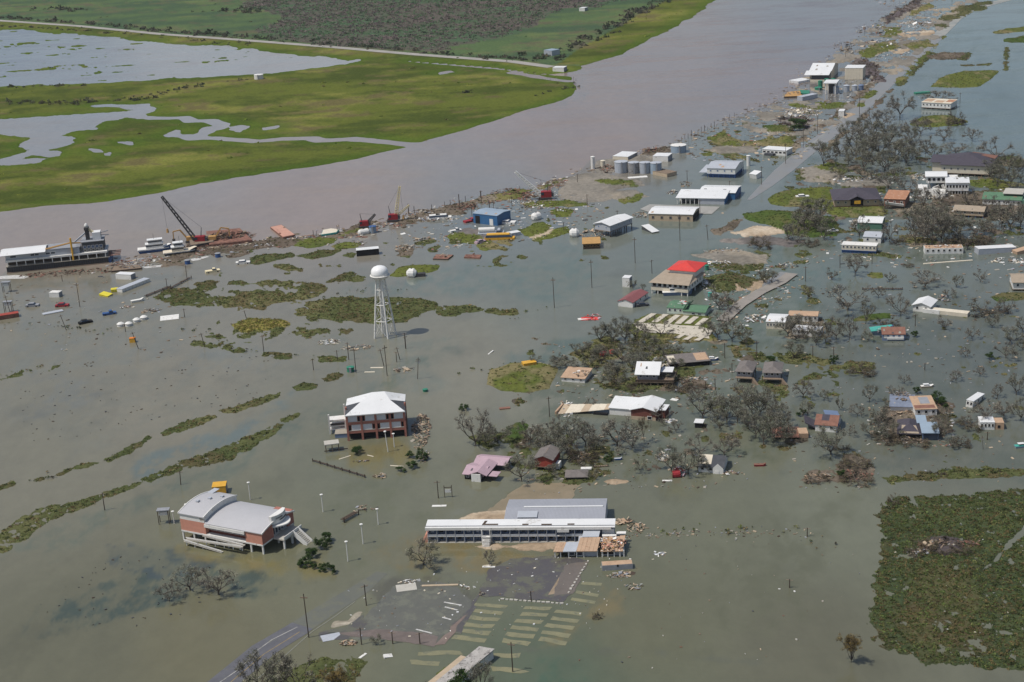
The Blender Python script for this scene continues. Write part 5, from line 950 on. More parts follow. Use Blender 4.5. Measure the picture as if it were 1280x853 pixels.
def wing():
    b = Bld('motel_wing', 'wrecked motel front wing stripped to orange plywood with a grey canopy', 'building', (692, 697), (781, 696)); w = b.w; k = w / 89.0
    X = lambda p: (p - 692) * k
    def roofp(nm, x0, x1, y0, y1, z0, z1, m, sk=0): mb = MB(); mb.slab((X(x0), y0, z0), (X(x1), y0, z0), (X(x1) + sk, y1, z1), (X(x0) + sk, y1, z1), .22); b.part(nm, mb, m)
    for i in range(4): roofp('plywood_sheet', 692 + i * 3, 694.9 + i * 3, -.5, 4.5, 2.05, 2.5, PLY, .8)
    roofp('grey_canopy', 704, 720.5, -.5, 4.5, 2.06, 2.5, LGREY, .8)
    for i in range(5): roofp('plywood_sheet', 721 + i * 5.2, 726 + i * 5.2, -.5, 6.2, 2.1, 3.0 + .02 * i, PLY, .8)
    roofp('grey_sheet', 727, 748, 6.4, 11.5, 3.1, 4.2, LGREY, .6)
    for i in range(4): roofp('plywood_sheet', 751 + i * 7, 757.7 + i * 7, -.3, 7.5 + .4 * (i % 2), 1.9, 2.5 + .05 * i, PLY, .6)
    roofp('white_ledge', 752, 770, 7.6, 8.4, 2.7, 2.8, WHITEP); roofp('white_ledge', 770, 782, 8.6, 9.6, 2.9, 3.1, WHITEP)
    mb = MB(); mb.box(X(722), X(747), .4, 10, -1, 2.0); mb.box(X(752), X(780), .8, 9, -1, 1.78); b.part('wall', mb, LGREY); mb = MB(); mb.box(X(695), X(721), 2.5, 5, -1, 1.9); b.part('dark_bay', mb, BLACK)
    mb = MB(); mb.box(-.15, .15, -.15, .15, -1, 2.0); me = mb.mesh('column', WHITEP)
    for p in (694, 701, 711, 721, 730, 747, 753, 760, 768, 775, 780): put('column', me, b.e, (X(p), .0, 0))
    for p in (715, 725, 757, 764): b.win(X(p), .3, 1.6, 1.3, off=.38 if p < 750 else .78, glass=BLACK if p > 750 else GLASS)
    mb = pile_mb(150, 4.2, 4.5, .9, 1.7, 5, random.Random(4), c=(X(764), 4)); o = b.part('roof_rubble', mb, [PLY, BRICKL, OCHRE, WHITEP, DWOOD]); o.location.z = 2.1
    mb = MB(); mb.box(X(752), X(767), 9.5, 10.5, .5, 3.8); b.part('broken_wall', mb, WHITEP)
wing()
heap('broken boards and a white drum off the right end of the motel', 779, 656, 22, 6, .7, 40, 'tan', 3.0); heap('red-brown torn roofing drifting right of the motel', 795, 666, 24, 12, .4, 50, 'tan', 2.4)
b = Bld('fallen_trailer', 'long grey trailer with a rust-stripped top fallen right of the car park', 'trailer', (753, 714), (791, 711.5)); w = b.w; mb = MB(); mb.box(0, w, 0, 2.6, -.8, 1.55); b.part('body', mb, GREY); mb = MB(); mb.box(.05, w - .05, .1, 2.5, 1.56, 1.62); b.part('stripped_roof', mb, PLY); mb = MB(); mb.box(w * .48, w * .54, -.05, .02, 1.0, 1.6); b.part('vent', mb, BLACK)
heap('row of broken branches and battens below the grey fallen trailer', 775, 723, 32, 8, .3, 40, 'wood', 3.0)

# ---------------------------------------------------------------- houses of the middle town
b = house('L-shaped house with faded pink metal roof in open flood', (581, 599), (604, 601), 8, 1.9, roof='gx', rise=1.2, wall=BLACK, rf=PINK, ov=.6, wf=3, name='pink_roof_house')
x = b.w
mb = roof_mb('gx', .5, x + 4.5, 8.6, 15, 2.0, 1.1, .5); b.part('rear_roof', mb, PINK); mb = MB(); mb.box(1, x + 4, 9, 14.6, -1, 1.9); b.part('rear_wall', mb, DGREY); mb = roof_mb('gy', x * .35, x + 1.5, -1, 9, 2.3, 1.2, .3); b.part('porch_roof', mb, PINK); mb = MB(); mb.box(x * .45, x * .95, -1.4, -.9, -1, 2.6); b.part('white_gable', mb, WHITEP); mb = roof_mb('flat', x + 2, x + 4.6, 0, 3.5, 1.7, 0, .2); b.part('side_roof', mb, PINK)
b = house('small red board hut on piles with grey gabled roof', (669, 588), (691, 589.5), 8.5, 2.6, st=1.4, roof='gy', rise=1.3, wall=REDW, rf=SHGREY, ov=.5, name='red_hut', cat='hut', patches=())
mb = MB(); mb.slab((b.w * .38, 2.2, 5.05), (b.w * .52, 2, 5.3), (b.w * .52, 6, 5.35), (b.w * .42, 6, 5.1), .06); b.part('torn_patch', mb, PLY); mb = MB(); mb.box(b.w + .6, b.w + 1.8, 1.5, 4, -1, 2.2); b.part('tank', mb, WHITEP)
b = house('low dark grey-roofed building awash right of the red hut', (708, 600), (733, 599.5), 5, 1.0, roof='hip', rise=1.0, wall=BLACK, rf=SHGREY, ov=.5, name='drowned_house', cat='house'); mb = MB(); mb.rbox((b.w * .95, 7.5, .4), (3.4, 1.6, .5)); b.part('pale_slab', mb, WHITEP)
def church():
    b = Bld('metal_roof_hall', 'brick hall with bright white metal roofs and a collapsed roof wing', 'hall', (789, 524), (820, 526.5)); w = b.w; d = 11; h = 3.5
    b.part('wall', wall_mb('gy', 0, w, 0, d, -1, h, 1.3), BRICKD); b.part('roof', roof_mb('gy', 0, w, 0, d, h, 1.3, .5), WHITE); mb = MB(); mb.box(.05, w - .05, -.06, .02, -1, 1.2); b.part('plinth', mb, TAN); b.win(w * .75, .3, 1.6, 1.3, off=-.06, glass=BLACK)
    b.part('side_wall', MB().box(-8.5, -.02, 2.5, 10.5, -1, 2.6), WHITEP); b.part('side_roof', roof_mb('shed', -8.5, .2, 2.5, 10.5, 2.6, 1.2, .3), WHITE); b.part('annex_wall', MB().box(w + .02, w + 2.4, 3, 8, -1, 2.8), BRICKD); b.part('annex_roof', roof_mb('flat', w + .3, w + 2.4, 3, 8, 2.85, 0, .3), WHITE)
    for i in range(7):         # the wing that slid to the ground, roof sheets lying in a warped plane
        x0, x1 = -26.5 + i * 2.7, -23.83 + i * 2.7; wd_ = 7.4 - i * .62; z = .25 + i * .28
        mb = MB(); mb.slab((x0, -1 + i * .55, z - .2), (x1, -.45 + i * .55, z + .08), (x1, 6.6 - .1 * i, z + .75), (x0, 6.9 - .1 * i, z + .5), .14); b.part('fallen_roof_sheet', mb, CREAM if i % 3 else TAN)
    mb = MB(); mb.box(-27.2, -26.6, -1.2, 6.8, -.5, 1.0); b.part('fallen_gable', mb, PLY); mb = MB(); mb.box(-14, -9, 1.2, 2.4, -1, .7); b.part('dark_gap', mb, BLACK)
church()
heap('pale shredded sheeting at the left end of the collapsed roof wing', 708, 521, 22, 20, .5, 60, 'white', 3.4)
b = house('wreck of a white cottage with peeled orange roof boards', (702, 477), (731, 479), 9, 1.7, roof='shed', rise=.8, wall=WHITEP, rf=PLY, ov=.3, name='wrecked_cottage', wf=3)
mb = pile_mb(30, 3, 3, .5, 2, 3, random.Random(9), c=(b.w * .75, 4)); o = b.part('roof_rubble', mb, [WOOD, TAN, WHITEP]); o.location.z = 2.2
b = house('raised house with white gabled metal roof and wrap-around deck', (797, 481), (822, 481.5), 12, 2.2, st=2.0, roof='gx', rise=2.6, wall=GREY, rf=WHITE, ov=.9, name='raised_house', wf=3, ws=2)
w = b.w; mb = MB(); mb.box(-.5, w + 6, -1.8, 10, 1.5, 1.75); b.part('deck', mb, WOOD); mb = MB(); mb.box(w + 6, w + 6.15, -1.8, 10, 1.76, 2.7); mb.box(-.5, w + 6, -1.8, -1.66, 1.76, 2.6); b.part('deck_railing', mb, DWOOD)
mb = MB(); mb.box(-.15, .15, -.15, .15, -1, 1.5); me = mb.mesh('deck_pile', WOOD)
for i in range(6): put('deck_pile', me, b.e, (-.2 + i * (w + 5.8) / 5, -1.5, 0))
b.part('porch_roof', roof_mb('flat', w + 1, w + 5, 3, 8, 3.9, 0, .2), WHITE)
mb = MB(); rr = random.Random(8)
for i in range(9): x = w * (.28 + .055 * i); mb.slab((x, 2.2 + rr.random(), 4.2 + 1.0), (x + .22, 2.2, 5.2), (x + .22, 4.2, 6.0), (x, 4.2 + rr.random() * .4, 6.0), .1)
o = b.part('torn_battens', mb, DGREY); o.location.z = -.06
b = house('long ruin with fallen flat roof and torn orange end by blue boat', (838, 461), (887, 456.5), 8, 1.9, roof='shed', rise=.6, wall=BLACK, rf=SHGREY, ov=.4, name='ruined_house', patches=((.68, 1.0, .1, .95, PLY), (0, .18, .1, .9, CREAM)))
heap('tangle of shattered white framing beside the raised white-roofed house', 826, 462, 40, 16, 1.0, 110, 'white', 2.6)
for lab, p0, p1 in (('left of two grey hip-roofed cottages raised on piles', (921, 477), (939.5, 478)), ('right of two grey hip-roofed cottages raised on piles', (955, 478.5), (975.5, 479))):
    b = house(lab, p0, p1, 10, 2.0, st=2.0, roof='hip', rise=1.6, wall=GREY, rf=SHGREY, ov=.6, wf=3, ws=2, name='raised_cottage', cat='cottage', group='grey raised cottages', glass=BLACK); mb = MB(); mb.box(-.3, b.w + .3, -1.5, -.12, 1.7, 1.95); b.part('porch', mb, WOOD)
    mb = MB(); mb.hexa([(b.w + .2, -1, -1), (b.w + 2.6, -3, -1), (b.w + 3.2, -2.4, -1), (b.w + .8, -.4, -1), (b.w + .2, -1, 2), (b.w + 2.6, -3, -.2), (b.w + 3.2, -2.4, -.2), (b.w + .8, -.4, 2)]); b.part('stairs', mb, WOOD)
def redroof():
    b = Bld('two_storey_house', 'big two-storey white house with bright red hipped upper roof', 'house', (814, 367), (860, 371)); w = b.w; d = 19; st = 1.9; h = 3.2
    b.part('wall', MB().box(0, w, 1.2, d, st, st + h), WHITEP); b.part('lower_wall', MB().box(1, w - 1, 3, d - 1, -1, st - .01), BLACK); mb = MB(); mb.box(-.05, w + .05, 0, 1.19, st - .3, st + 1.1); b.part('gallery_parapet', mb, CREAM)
    A = (-.8, -.8, st + h); B_ = (w + .8, -.8, st + h); Cc = (w + .8, d + .8, st + h); D_ = (-.8, d + .8, st + h); a, c, e_, f = (w * .26, 9, st + h + 2.0), (w * .95, 9, st + h + 2.0), (w * .95, d - 1, st + h + 1.0), (w * .26, d - 1, st + h + 1.0)
    mb = MB(); mb.face([A, B_, c, a]).face([B_, Cc, e_, c]).face([Cc, D_, f, e_]).face([D_, A, a, f]).face([D_, Cc, B_, A]); b.part('lower_roof', mb, TANR)
    b.part('upper_wall', MB().box(w * .3, w * .98, 9.4, d + 3, st + h + .3, st + h + 3.5), WHITEP); b.part('upper_roof', roof_mb('hip', w * .3, w * .98, 9.4, d + 3, st + h + 3.5, 2.4, .9), REDR)
    for i in range(7): b.win((i + .5) * w / 7, st + 1.15, w / 7 * .72, 1.7, off=1.2, glass=BLACK)
    mb = MB(); mb.box(-.1, .1, -.1, .1, st + 1.11, st + h - .02); me = mb.mesh('gallery_post', WHITEP)
    for i in range(8): put('gallery_post', me, b.e, (.15 + i * (w - .3) / 7, .15, 0))
    for i in range(5): b.win((i + .7) * d / 6, st + 1.0, 1.1, 1.5, 'right', glass=BLACK)
    mb = MB(); mb.box(-.2, .2, -.2, .2, -1, st - .31); me = mb.mesh('pile', WHITEP)
    for i in range(7):
        for y in (.4, d * .5, d - .4): put('pile', me, b.e, (.3 + i * (w - .6) / 6, y, 0))
redroof()
heap('white household wreckage floating right of the red-roofed house', 878, 362, 14, 16, 1.2, 50, 'white', 2.2)
b = house('small white cottage with maroon gabled roof in open water', (773, 383), (791, 385), 15, 2.3, roof='gy', rise=1.2, wall=WHITEP, rf=MAROON, ov=.3, ws=3, name='maroon_cottage', cat='cottage')
b = house('pale green building with green metal roof beside the striped lot', (834, 391.5), (854, 393), 10, 2.5, roof='gx', rise=1.0, wall=PALEG, rf=GREENR, ov=.2, wf=3, name='green_roof_building', cat='building')
w = b.w; b.part('wing_wall', MB().box(w + .05, w + 9.5, -.5, 8.5, -1, 1.6), PALEG); b.part('wing_roof', roof_mb('gx', w + .1, w + 9.5, -.5, 8.5, 1.65, 1.2, .3), GREENR); mb = MB(); mb.hexa([(w, 0, 1.6), (w + 1.6, 0, 3), (w + 1.6, 9, 3), (w, 9, 1.6), (w, 0, 1.9), (w + 1.6, 0, 3.6), (w + 1.6, 9, 3.6), (w, 9, 1.9)]); b.part('lifted_roof_edge', mb, GREENR)
for i in range(2): b.win(w + 4.5 + 2.6 * i, .3, 1.6, .9, off=-.5)
mb = pile_mb(24, 2.2, 3, .6, 2.2, 4, random.Random(2), c=(w * .75, 5)); o = b.part('roof_rubble', mb, [REDR, WHITEP, PLY, WHITE]); o.location.z = 3.2
house('blue steel shed with open dark doorway by the crane yard', (592, 279), (622, 282.5), 12, 5.3, roof='gx', rise=.7, wall=BLUEW, rf=BLUER, ov=.2, name='blue_shed', cat='shed')
b = [o for o in bpy.data.objects if o.name == 'blue_shed'][0]
put('doorway', MB().box(1.4, 4.2, -.12, -.02, -.5, 4.2).mesh('doorway', BLACK), b); put('white_door', MB().box(10.4, 12.6, -.14, -.02, -.5, 3.2).mesh('white_door', WHITEP), b)
b = house('stilt house with rust-streaked white roof above wreckage', (744, 294), (763, 297), 18, 3.0, st=3.0, roof='gy', rise=1.2, wall=LGREY, rf=WHITE, ov=.6, wf=2, ws=4, name='stilt_house', pile=DWOOD, glass=BLUEGREY)
b = house('ochre-roofed wreck afloat below the stilt house', (729, 312), (750, 311), 10, 2.8, roof='shed', rise=.3, wall=DWOOD, rf=OCHRE, ov=.4, wf=5, ws=3, name='ochre_wreck', cat='wreck', glass=BLACK, frame=OCHRE)
heap('pink and tan house wreckage piled between the stilt house and ochre wreck', 742, 299, 36, 12, 1.6, 80, 'tan', 3.4)
b = house('small white trailer tipped nose-down in open water', (802, 287), (815, 292), 4, 2.0, roof='flat', wall=DGREY, rf=WHITE, ov=.15, name='tipped_trailer', cat='trailer', tilt=(0, 9)); 
def long(label, p0, p1, d, h, wall, rf, nm, rise=1.0, side=None, **k):
    b = house(label, p0, p1, d, h, roof='gx', rise=rise, wall=wall, rf=rf, ov=.3, name=nm, cat='warehouse', **k)
    b.part('open_side', MB().box(b.w + .01, b.w + .09, .6, d - .6, -1, h * .8), side or BLACK); return b
b = long('long tan warehouse with white roof on a drowned slab', (811, 276), (866, 277.5), 15, 3.8, TAN, WHITE, 'warehouse'); 
for i in range(5): b.win((i + .5) * b.w / 5, 1.0, 1.5, 1.6, glass=DGREY, frame=TAN)
b = Bld('open_shed', 'long open-fronted white shed with blue end before the blue-walled one', 'shed', (846, 255), (906, 256)); w = b.w; d = 14
mb = MB(); mb.slab((-.5, -.5, 3.4), (w + .4, -.5, 3.4), (w + .4, d, 4.6), (-.5, d, 4.6), .2); b.part('roof', mb, WHITE); b.part('back_wall', MB().box(0, w, 7, 7.2, -1, 3.9), WHITEP); b.part('end_wall', MB().box(w - .2, w, 0, d - 1, -1, 3.2), BLUEW); mb = MB(); mb.box(-.15, .15, -.15, .15, -1, 3.2); me = mb.mesh('post', WHITEP); b.part('front_wall', MB().box(w * .45, w - .21, 0, .2, -1, 3.1), LGREY)
for i in range(6): put('post', me, b.e, (.3 + i * w * .45 / 5, 0, 0))
for i in range(3): put('machine', MB().box(0, 2, 2, 4, -.5, 1.8).mesh('machine', DGREY), b.e, (2 + i * 6.5, 0, 0))
long('blue-walled shed with pale roof behind the open white shed', (874, 249), (919, 250), 16, 3.8, BLUEW, WHITE, 'blue_walled_shed', side=BLUE)
b = house('white flat-topped office raised over a blue ground floor', (884, 222), (919, 223), 20, 3.2, st=2.2, roof='gx', rise=1.5, wall=WHITEP, rf=LGREY, ov=.3, wf=4, name='raised_office', cat='office', pile=BLUE, fl=BLUE, glass=BLUEGREY)
b.part('ground_floor_block', MB().box(.8, b.w - .5, 1.0, 19, -1, 2.1), BLUE); b.part('left_porch', roof_mb('shed', -5, -.3, 2, 18, 2.4, .8, .2), LGREY)
b = house('low white trailer office with dark windows beside the shore road', (953, 193), (983, 195), 9, 3.0, roof='flat', wall=WHITEP, rf=WHITE, ov=.2, wf=6, ww=2, name='trailer_office', cat='trailer', glass=BLACK)
house('white office wreck by the long bank left of the shore road', (955, 194.5), (966, 195.5), 3, 1.2, roof='none', wall=DGREY, name='broken_skirting', cat='wreck')
b = house('white warehouse with wide lean-to roof at the river bank', (1012, 99.5), (1039, 99.5), 32, 6.5, roof='gx', rise=3.2, wall=CREAM, rf=WHITE, ov=.4, name='river_warehouse', cat='warehouse'); b.part('lean_to_roof', roof_mb('shed', -2, b.w * .98, -10, -.5, 5.0, 1.6, .3), WHITE); b.part('lean_to_gap', MB().box(3, b.w, -9, -8.7, -1, 4.6), DGREY); b.part('lean_to_wall', MB().box(-3, b.w, -10, -9.4, -1, 1.4), CREAM)
b = house('tall white box store with ribbed cream walls', (1056, 100), (1078.5, 100), 14, 8.6, roof='flat', wall=CREAM, rf=WHITE, ov=.2, name='box_store', cat='building')
for i in range(6): b.part('wall_panel', MB().box(.3 + i * b.w / 6, (i + 1) * b.w / 6 - .1, -.12, -.01, .2, 8.3), CREAM)
b = Bld('open_canopy', 'white-topped open canopy among the green and grey tanks', 'canopy', (1032, 118), (1044, 118)); w = b.w; b.part('roof', MB().box(-1.5, w + 1.2, -1, 13, 7.6, 8.2), WHITE); b.part('core', MB().box(1.5, w - .6, 5, 10, -1, 7.5), DGREY)
for x in (0, w):
    for y in (0, 12): b.part('post', MB().box(x - .35, x + .35, y - .35, y + .35, -1, 7.6), WHITEP)
house('long wrecked white building with torn roof in the far flood', (1152, 136), (1188, 138), 12, 3.4, st=1.0, roof='shed', rise=.5, wall=WHITEP, rf=CREAM, ov=.3, wf=8, name='far_wreck', cat='wreck', patches=((.0, .3, .2, .9, PLY), (.4, .7, .1, .6, PLY), (.75, 1, .3, .9, RUSTR)), glass=BLACK)
b = house('very large house with purple hipped roof and brown rear slope', (1176, 219), (1236, 221.5), 26, 4.6, st=1.4, roof='hip', rise=4.2, wall=CREAM, rf=PURPLE, ov=.9, wf=7, ws=4, name='large_house', glass=DGREY)
w = b.w; b.part('front_gable_roof', roof_mb('gx', -6, w * .3, 4, 19, 6.2, 2.6, .6), PURPLE); b.part('front_gable_wall', MB().box(-5.5, w * .25, 4.5, 18, 1.0, 6.1), CREAM); mb = MB(); mb.slab((w * .52, 15.5, 9.75), (w + .6, 15.5, 6.6), (w + .6, 25, 6.4), (w * .52, 25, 8.0), .1); b.part('rear_slope', mb, BROWNR)
b = house('purple hip-roofed house with yellow hanging over its porch', (1043, 260.5), (1099, 259), 22, 3.3, st=1.0, roof='hip', rise=3.6, wall=TAN, rf=PURPLE, ov=.9, wf=6, name='hipped_house', glass=DGREY)
w = b.w; b.part('plinth', MB().box(-.05, w + .05, -.08, 21, -1, 1.0), BRICKD); b.part('centre_gable', roof_mb('gy', w * .33, w * .67, -1.2, 11, 4.3, 2.0, .4), PURPLE); b.part('porch_recess', MB().box(w * .36, w * .64, -.2, -.05, 1.2, 4.2), BLACK); b.part('yellow_hanging', MB().box(w * .44, w * .58, -1.3, -1.15, 2.2, 3.9), YELLOW)
b = house('rust-roofed two-storey shell torn open beside the hipped purple house', (1105, 261), (1131, 262), 15, 3.6, st=1.6, roof='shed', rise=.9, wall=BROWNR, rf=RUSTR, ov=.3, name='torn_shell', cat='ruin', wf=3, glass=BLACK); b.part('fallen_sheet', MB().rbox((b.w * .5, -.4, 2.6), (b.w * .9, .3, 1.4), 0, .1, .35), WHITEP); b.part('dark_storey', MB().box(.3, b.w - .3, -.1, 0, -.6, 1.3), BLACK)
def whitewreck():
    b = Bld('white_wreck', 'big white villa smashed into several roofless pieces', 'ruin', (1146, 246), (1212, 246)); w = b.w
    for x0, x1, y0, y1, z0, z1 in ((w * .02, w * .2, 0, 8, -1, 4.5), (w * .2, w * .52, -3, 7, -1, 2.0), (w * .55, w * .98, 4, 16, 2.0, 6.2), (w * .18, w * .56, 16, 27, 3.5, 7.0), (w * .54, w * .8, 16.5, 28, .5, 5.0)):
        b.part('wall', MB().box(x0, x1, y0, y1, z0, z1), WHITEP)
    b.part('flat_roof', MB().box(w * .54, w * 1.0, 3.5, 16.3, 6.21, 6.5), WHITE); b.part('flat_roof', roof_mb('gx', w * .17, w * .57, 15.8, 27.5, 7.0, 1.0, .4), WHITE)
    for i in range(7): b.win(w * (.58 + .06 * i), 3.6, 1.2, 1.6, off=4, glass=BLACK)
    for i in range(5): b.win(w * (.05 + .09 * i), 1.6, 1.3, 1.8, off=0 if i < 2 else -3, glass=BLACK)
    for i in range(4): b.win(w * (.24 + .09 * i), 4.4, 1.6, 1.8, off=16, glass=BLACK)
    mb = pile_mb(120, 10, 6, 2.2, 4, 5, random.Random(6), c=(w * .35, -1)); b.part('wreckage', mb, PAL['white'])
    rr = random.Random(21)
    for i in range(26): b.part('broken_wall', MB().rbox((w * rr.uniform(0, .6), rr.uniform(-5, 16), rr.uniform(.3, 2.6)), (rr.uniform(2, 6), .3, rr.uniform(1.5, 4)), rr.uniform(0, 3.1), rr.uniform(-.5, .5), rr.uniform(-.7, .7)), WHITEP)
    for i in range(8): b.part('pile', MB().box(w * (.56 + .055 * i), w * (.56 + .055 * i) + .3, 4.2, 4.5, -1, 2), WHITEP)
whitewreck()
b = house('low tan-roofed house with dark blue base under the big trees', (1192, 271), (1229, 273), 9, 2.2, st=1.1, roof='gx', rise=1.6, wall=TAN, rf=TANR, ov=.5, wf=4, name='tan_house', glass=BLACK, pile=BLUE)
b = house('long white and green house half hidden at the right edge', (1228, 256), (1276, 258), 14, 3.0, roof='gx', rise=2.0, wall=WHITEP, rf=GREENR, ov=.4, wf=8, name='green_and_white_house', glass=BLACK); b.part('pale_roof_sheet', MB().box(b.w * .5, b.w * 1.02, 3, 15, 5.2, 5.4), CONC); b.part('green_end', MB().box(b.w * .97, b.w * 1.15, 0, 9, -1, 3), GREENW)
b = house('shed with white roof over green walls', (1072, 286), (1102, 287), 12, 3.2, roof='gx', rise=1.2, wall=GREENW, rf=WHITE, ov=.3, name='green_walled_shed', cat='shed'); heap('white junk heaped at the left end of the green-walled shed', 1069, 283, 12, 6, 1.6, 30, 'white', 3)
b = house('small white gabled garage standing in the flood', (1079, 303.5), (1101, 304.5), 10, 2.9, roof='gx', rise=1.2, wall=WHITEP, rf=LGREY, ov=.2, wf=2, name='white_garage', cat='garage')
b = house('white mobile home raised on a blue base', (1052, 316), (1095, 318), 5.5, 2.3, st=1.4, roof='flat', wall=CREAM, rf=WHITEP, ov=.15, wf=9, name='mobile_home', cat='trailer', pile=BLUE, fl=BLUE, glass=DGREY); b.part('base_skirt', MB().box(.2, b.w - .3, .3, 5, -1, 1.15), BLUE)
b = house('white mobile home stripped of its roof and gutted', (1156, 318), (1204, 317), 5.5, 2.6, roof='none', wall=WHITEP, name='gutted_mobile_home', cat='trailer', wf=7, glass=BLACK); b.part('stripped_floor', MB().box(.2, b.w - .2, .2, 5.3, 2.61, 2.7), PLY); mb = pile_mb(40, b.w * .45, 2, .5, 2.4, 3, random.Random(3), c=(b.w * .5, 2.7)); o = b.part('rubble', mb, [PLY, BROWNR, WHITEP]); o.location.z = 2.65
b = house('long pale blue trailer tilted and broken in the flood', (1223, 319), (1270, 315), 5, 2.6, roof='flat', wall=LGREY, rf=WHITE, ov=.05, name='broken_trailer', cat='trailer', tilt=(0, 2)); b.part('torn_end', MB().rbox((b.w + 2, -2, 1.4), (8, 4, 2.2), .2, -.15), PLY)
heap('line of floating boards below the broken pale trailer', 1262, 331, 50, 10, .4, 50, 'white', 4)
b = house('small raised white cottage cut by the right frame edge', (1266, 364), (1290, 364), 12, 3.0, st=.8, roof='gx', rise=1.6, wall=WHITEP, rf=TANR, ov=.6, wf=2, name='edge_cottage', cat='cottage')
b = house('white barn with a broad pale roof beside a low broken wall', (1141, 389), (1163, 390.5), 9, 2.6, roof='gy', rise=1.4, wall=WHITEP, rf=WHITE, ov=.5, name='white_barn', cat='barn', wf=2, glass=BLACK)
b.e.rotation_euler.z -= .12; b.part('low_wall', MB().box(b.w + .2, b.w + 15, -.6, 3, -1, 1.5), CREAM); b.part('lean_to', MB().box(b.w * .6, b.w + 4, -.8, 0, -1, 1.6), WHITEP)
heap('dark and white bundle of wreckage behind the white barn', 1180, 378, 14, 8, 1.4, 30, 'mix', 2.5)
b = house('ruin with smashed brown roof and blue wall in mid flood', (1103, 426), (1131, 426), 8, 2.6, roof='gx', rise=1.6, wall=BLUEGREY, rf=BROWNR, ov=.3, wf=4, name='blue_ruin', cat='ruin', glass=WHITEP); b.part('teal_sheet', MB().rbox((0, 8.5, 2.2), (8.5, 5, .2), .1, -.1), TEAL); b.part('white_balcony', MB().box(b.w * .2, b.w * .95, -.5, -.1, .6, 1.5), WHITEP); mb = pile_mb(60, 6, 4, 1.6, 2.8, 6, random.Random(12), c=(b.w * .4, 6)); b.part('wreckage', mb, [WOOD, DWOOD, BLUE, BROWNR, PURPLE, WHITEP]).location.z = 2
for lab, p0, p1, d, h, rf_, mm in (('cream-ended white trailer at the left of the trailer group', (958, 411), (981, 412), 10, 3.0, WHITE, CREAM), ('upper of the two long white trailers with a peeled roof', (986, 402), (1022, 403), 6, 2.6, PLY, WHITEP), ('lower of the two long white trailers behind trees', (990, 419), (1024, 422), 6, 2.4, WHITE, WHITEP)):
    house(lab, p0, p1, d, h, roof='gx', rise=.8, wall=mm, rf=rf_, ov=.2, wf=6, name='house_trailer', cat='trailer', group='pale trailers among the bare trees', glass=DGREY)
heap('white household goods strewn beside the town road', 944, 404, 30, 10, .9, 90, 'white', 2.4)
b = house('wrecked house with caved brown-purple roof and white gable', (1019, 539), (1046, 541), 9, 2.4, roof='gx', rise=1.9, wall=WHITEP, rf=BROWNR, ov=.3, wf=2, name='caved_house', patches=((.25, .6, .2, .5, PURPLE),)); b.part('blue_corner', MB().box(b.w - .1, b.w + .1, -.2, 5, -1, 1.6), BLUE); b.part('fallen_roof', MB().rbox((-1.5, 4, 1.2), (6, 7, .25), .2, .5), PURPLE); b.part('torn_roof', MB().rbox((4, 9, 3), (5, 3, .3), .5, .2, .3), BLUEGREY)
b = house('low brown hip roof awash with an orange torn end', (967, 549), (998, 549), 8, .8, roof='hip', rise=1.4, wall=BLACK, rf=BROWNR, ov=.5, name='awash_roof_house'); b.part('torn_end', MB().rbox((b.w + 1.5, 3, .9), (3, 5, 1.6), .1), PLY)
b = house('roof of blue-grey shingles littered with broken sticks', (1113, 514), (1142, 515), 11, 1.8, roof='gx', rise=1.5, wall=WHITEP, rf=mat('blue_shingles', (116, 124, 140), .8, .2, .7), ov=.4, name='blue_shingle_house'); mb = pile_mb(120, b.w * .42, 4.5, .7, 2.0, 2, random.Random(5), c=(b.w * .5, 7)); b.part('sticks', mb, [WOOD, GREY]).location.z = 2.8
b = house('orange plywood ruin faced by a long white parapet', (1144, 521), (1171, 520), 10, 2.6, roof='shed', rise=.8, wall=WHITEP, rf=PLY, ov=.2, name='plywood_ruin', cat='ruin', patches=((.35, .8, .4, .9, GREY), (.0, .95, .05, .3, BROWNR)), wf=3, glass=BLACK)
b = house('dark hip-roofed house with beige front slope below the plywood ruin', (1123, 548), (1150, 549), 11, 1.8, roof='hip', rise=2.2, wall=BLACK, rf=PURPLE, ov=.5, name='dark_hip_house'); mb = MB(); mb.slab((.8, -.4, 2.05), (b.w - .3, -.4, 2.05), (b.w * .8, 3.2, 3.4), (b.w * .14, 3.2, 3.4), .05); b.part('beige_slope', mb, TANR)
heap('orange and grey rubble bank before the dark hip-roofed house', 1137, 553, 36, 8, .8, 80, 'tan', 2); heap('orange rubble between blue-shingled and dark roofs', 1129, 522, 32, 8, .7, 70, 'tan', 2)
b = house('metal shed with pale blue stepped roof and dark blue front', (1153, 550.5), (1173, 550.5), 7, 2.6, roof='shed', rise=.8, wall=BLUEGREY, rf=BLUER, ov=.3, name='stepped_shed', cat='shed'); b.part('upper_roof', roof_mb('shed', -.8, b.w * .42, 8, 13, 2.8, .6, .2), BLUER); b.part('dark_front', MB().box(.3, b.w - .2, -.1, -.02, -.5, 2.2), GLASS)
b = house('white camper tipped over on a debris islet', (1207, 508.5), (1216, 509), 10, 2.4, roof='flat', wall=WHITEP, rf=WHITE, ov=.1, wf=2, ws=3, name='tipped_camper', cat='camper', glass=BLACK, tilt=(-4, 5)); b.e.rotation_euler.z -= .35
b = house('short white mobile home with an orange torn annex', (1225, 537.5), (1243, 537.5), 5, 2.5, roof='flat', wall=WHITEP, rf=WHITE, ov=.1, wf=4, name='short_mobile_home', cat='trailer', glass=BLACK); b.part('torn_annex', MB().box(b.w + .05, b.w + 3, .2, 4.6, -1, 2.4), PLY); b.part('annex_window', MB().box(b.w + 1, b.w + 1.8, .1, .22, .6, 1.5), BLACK)
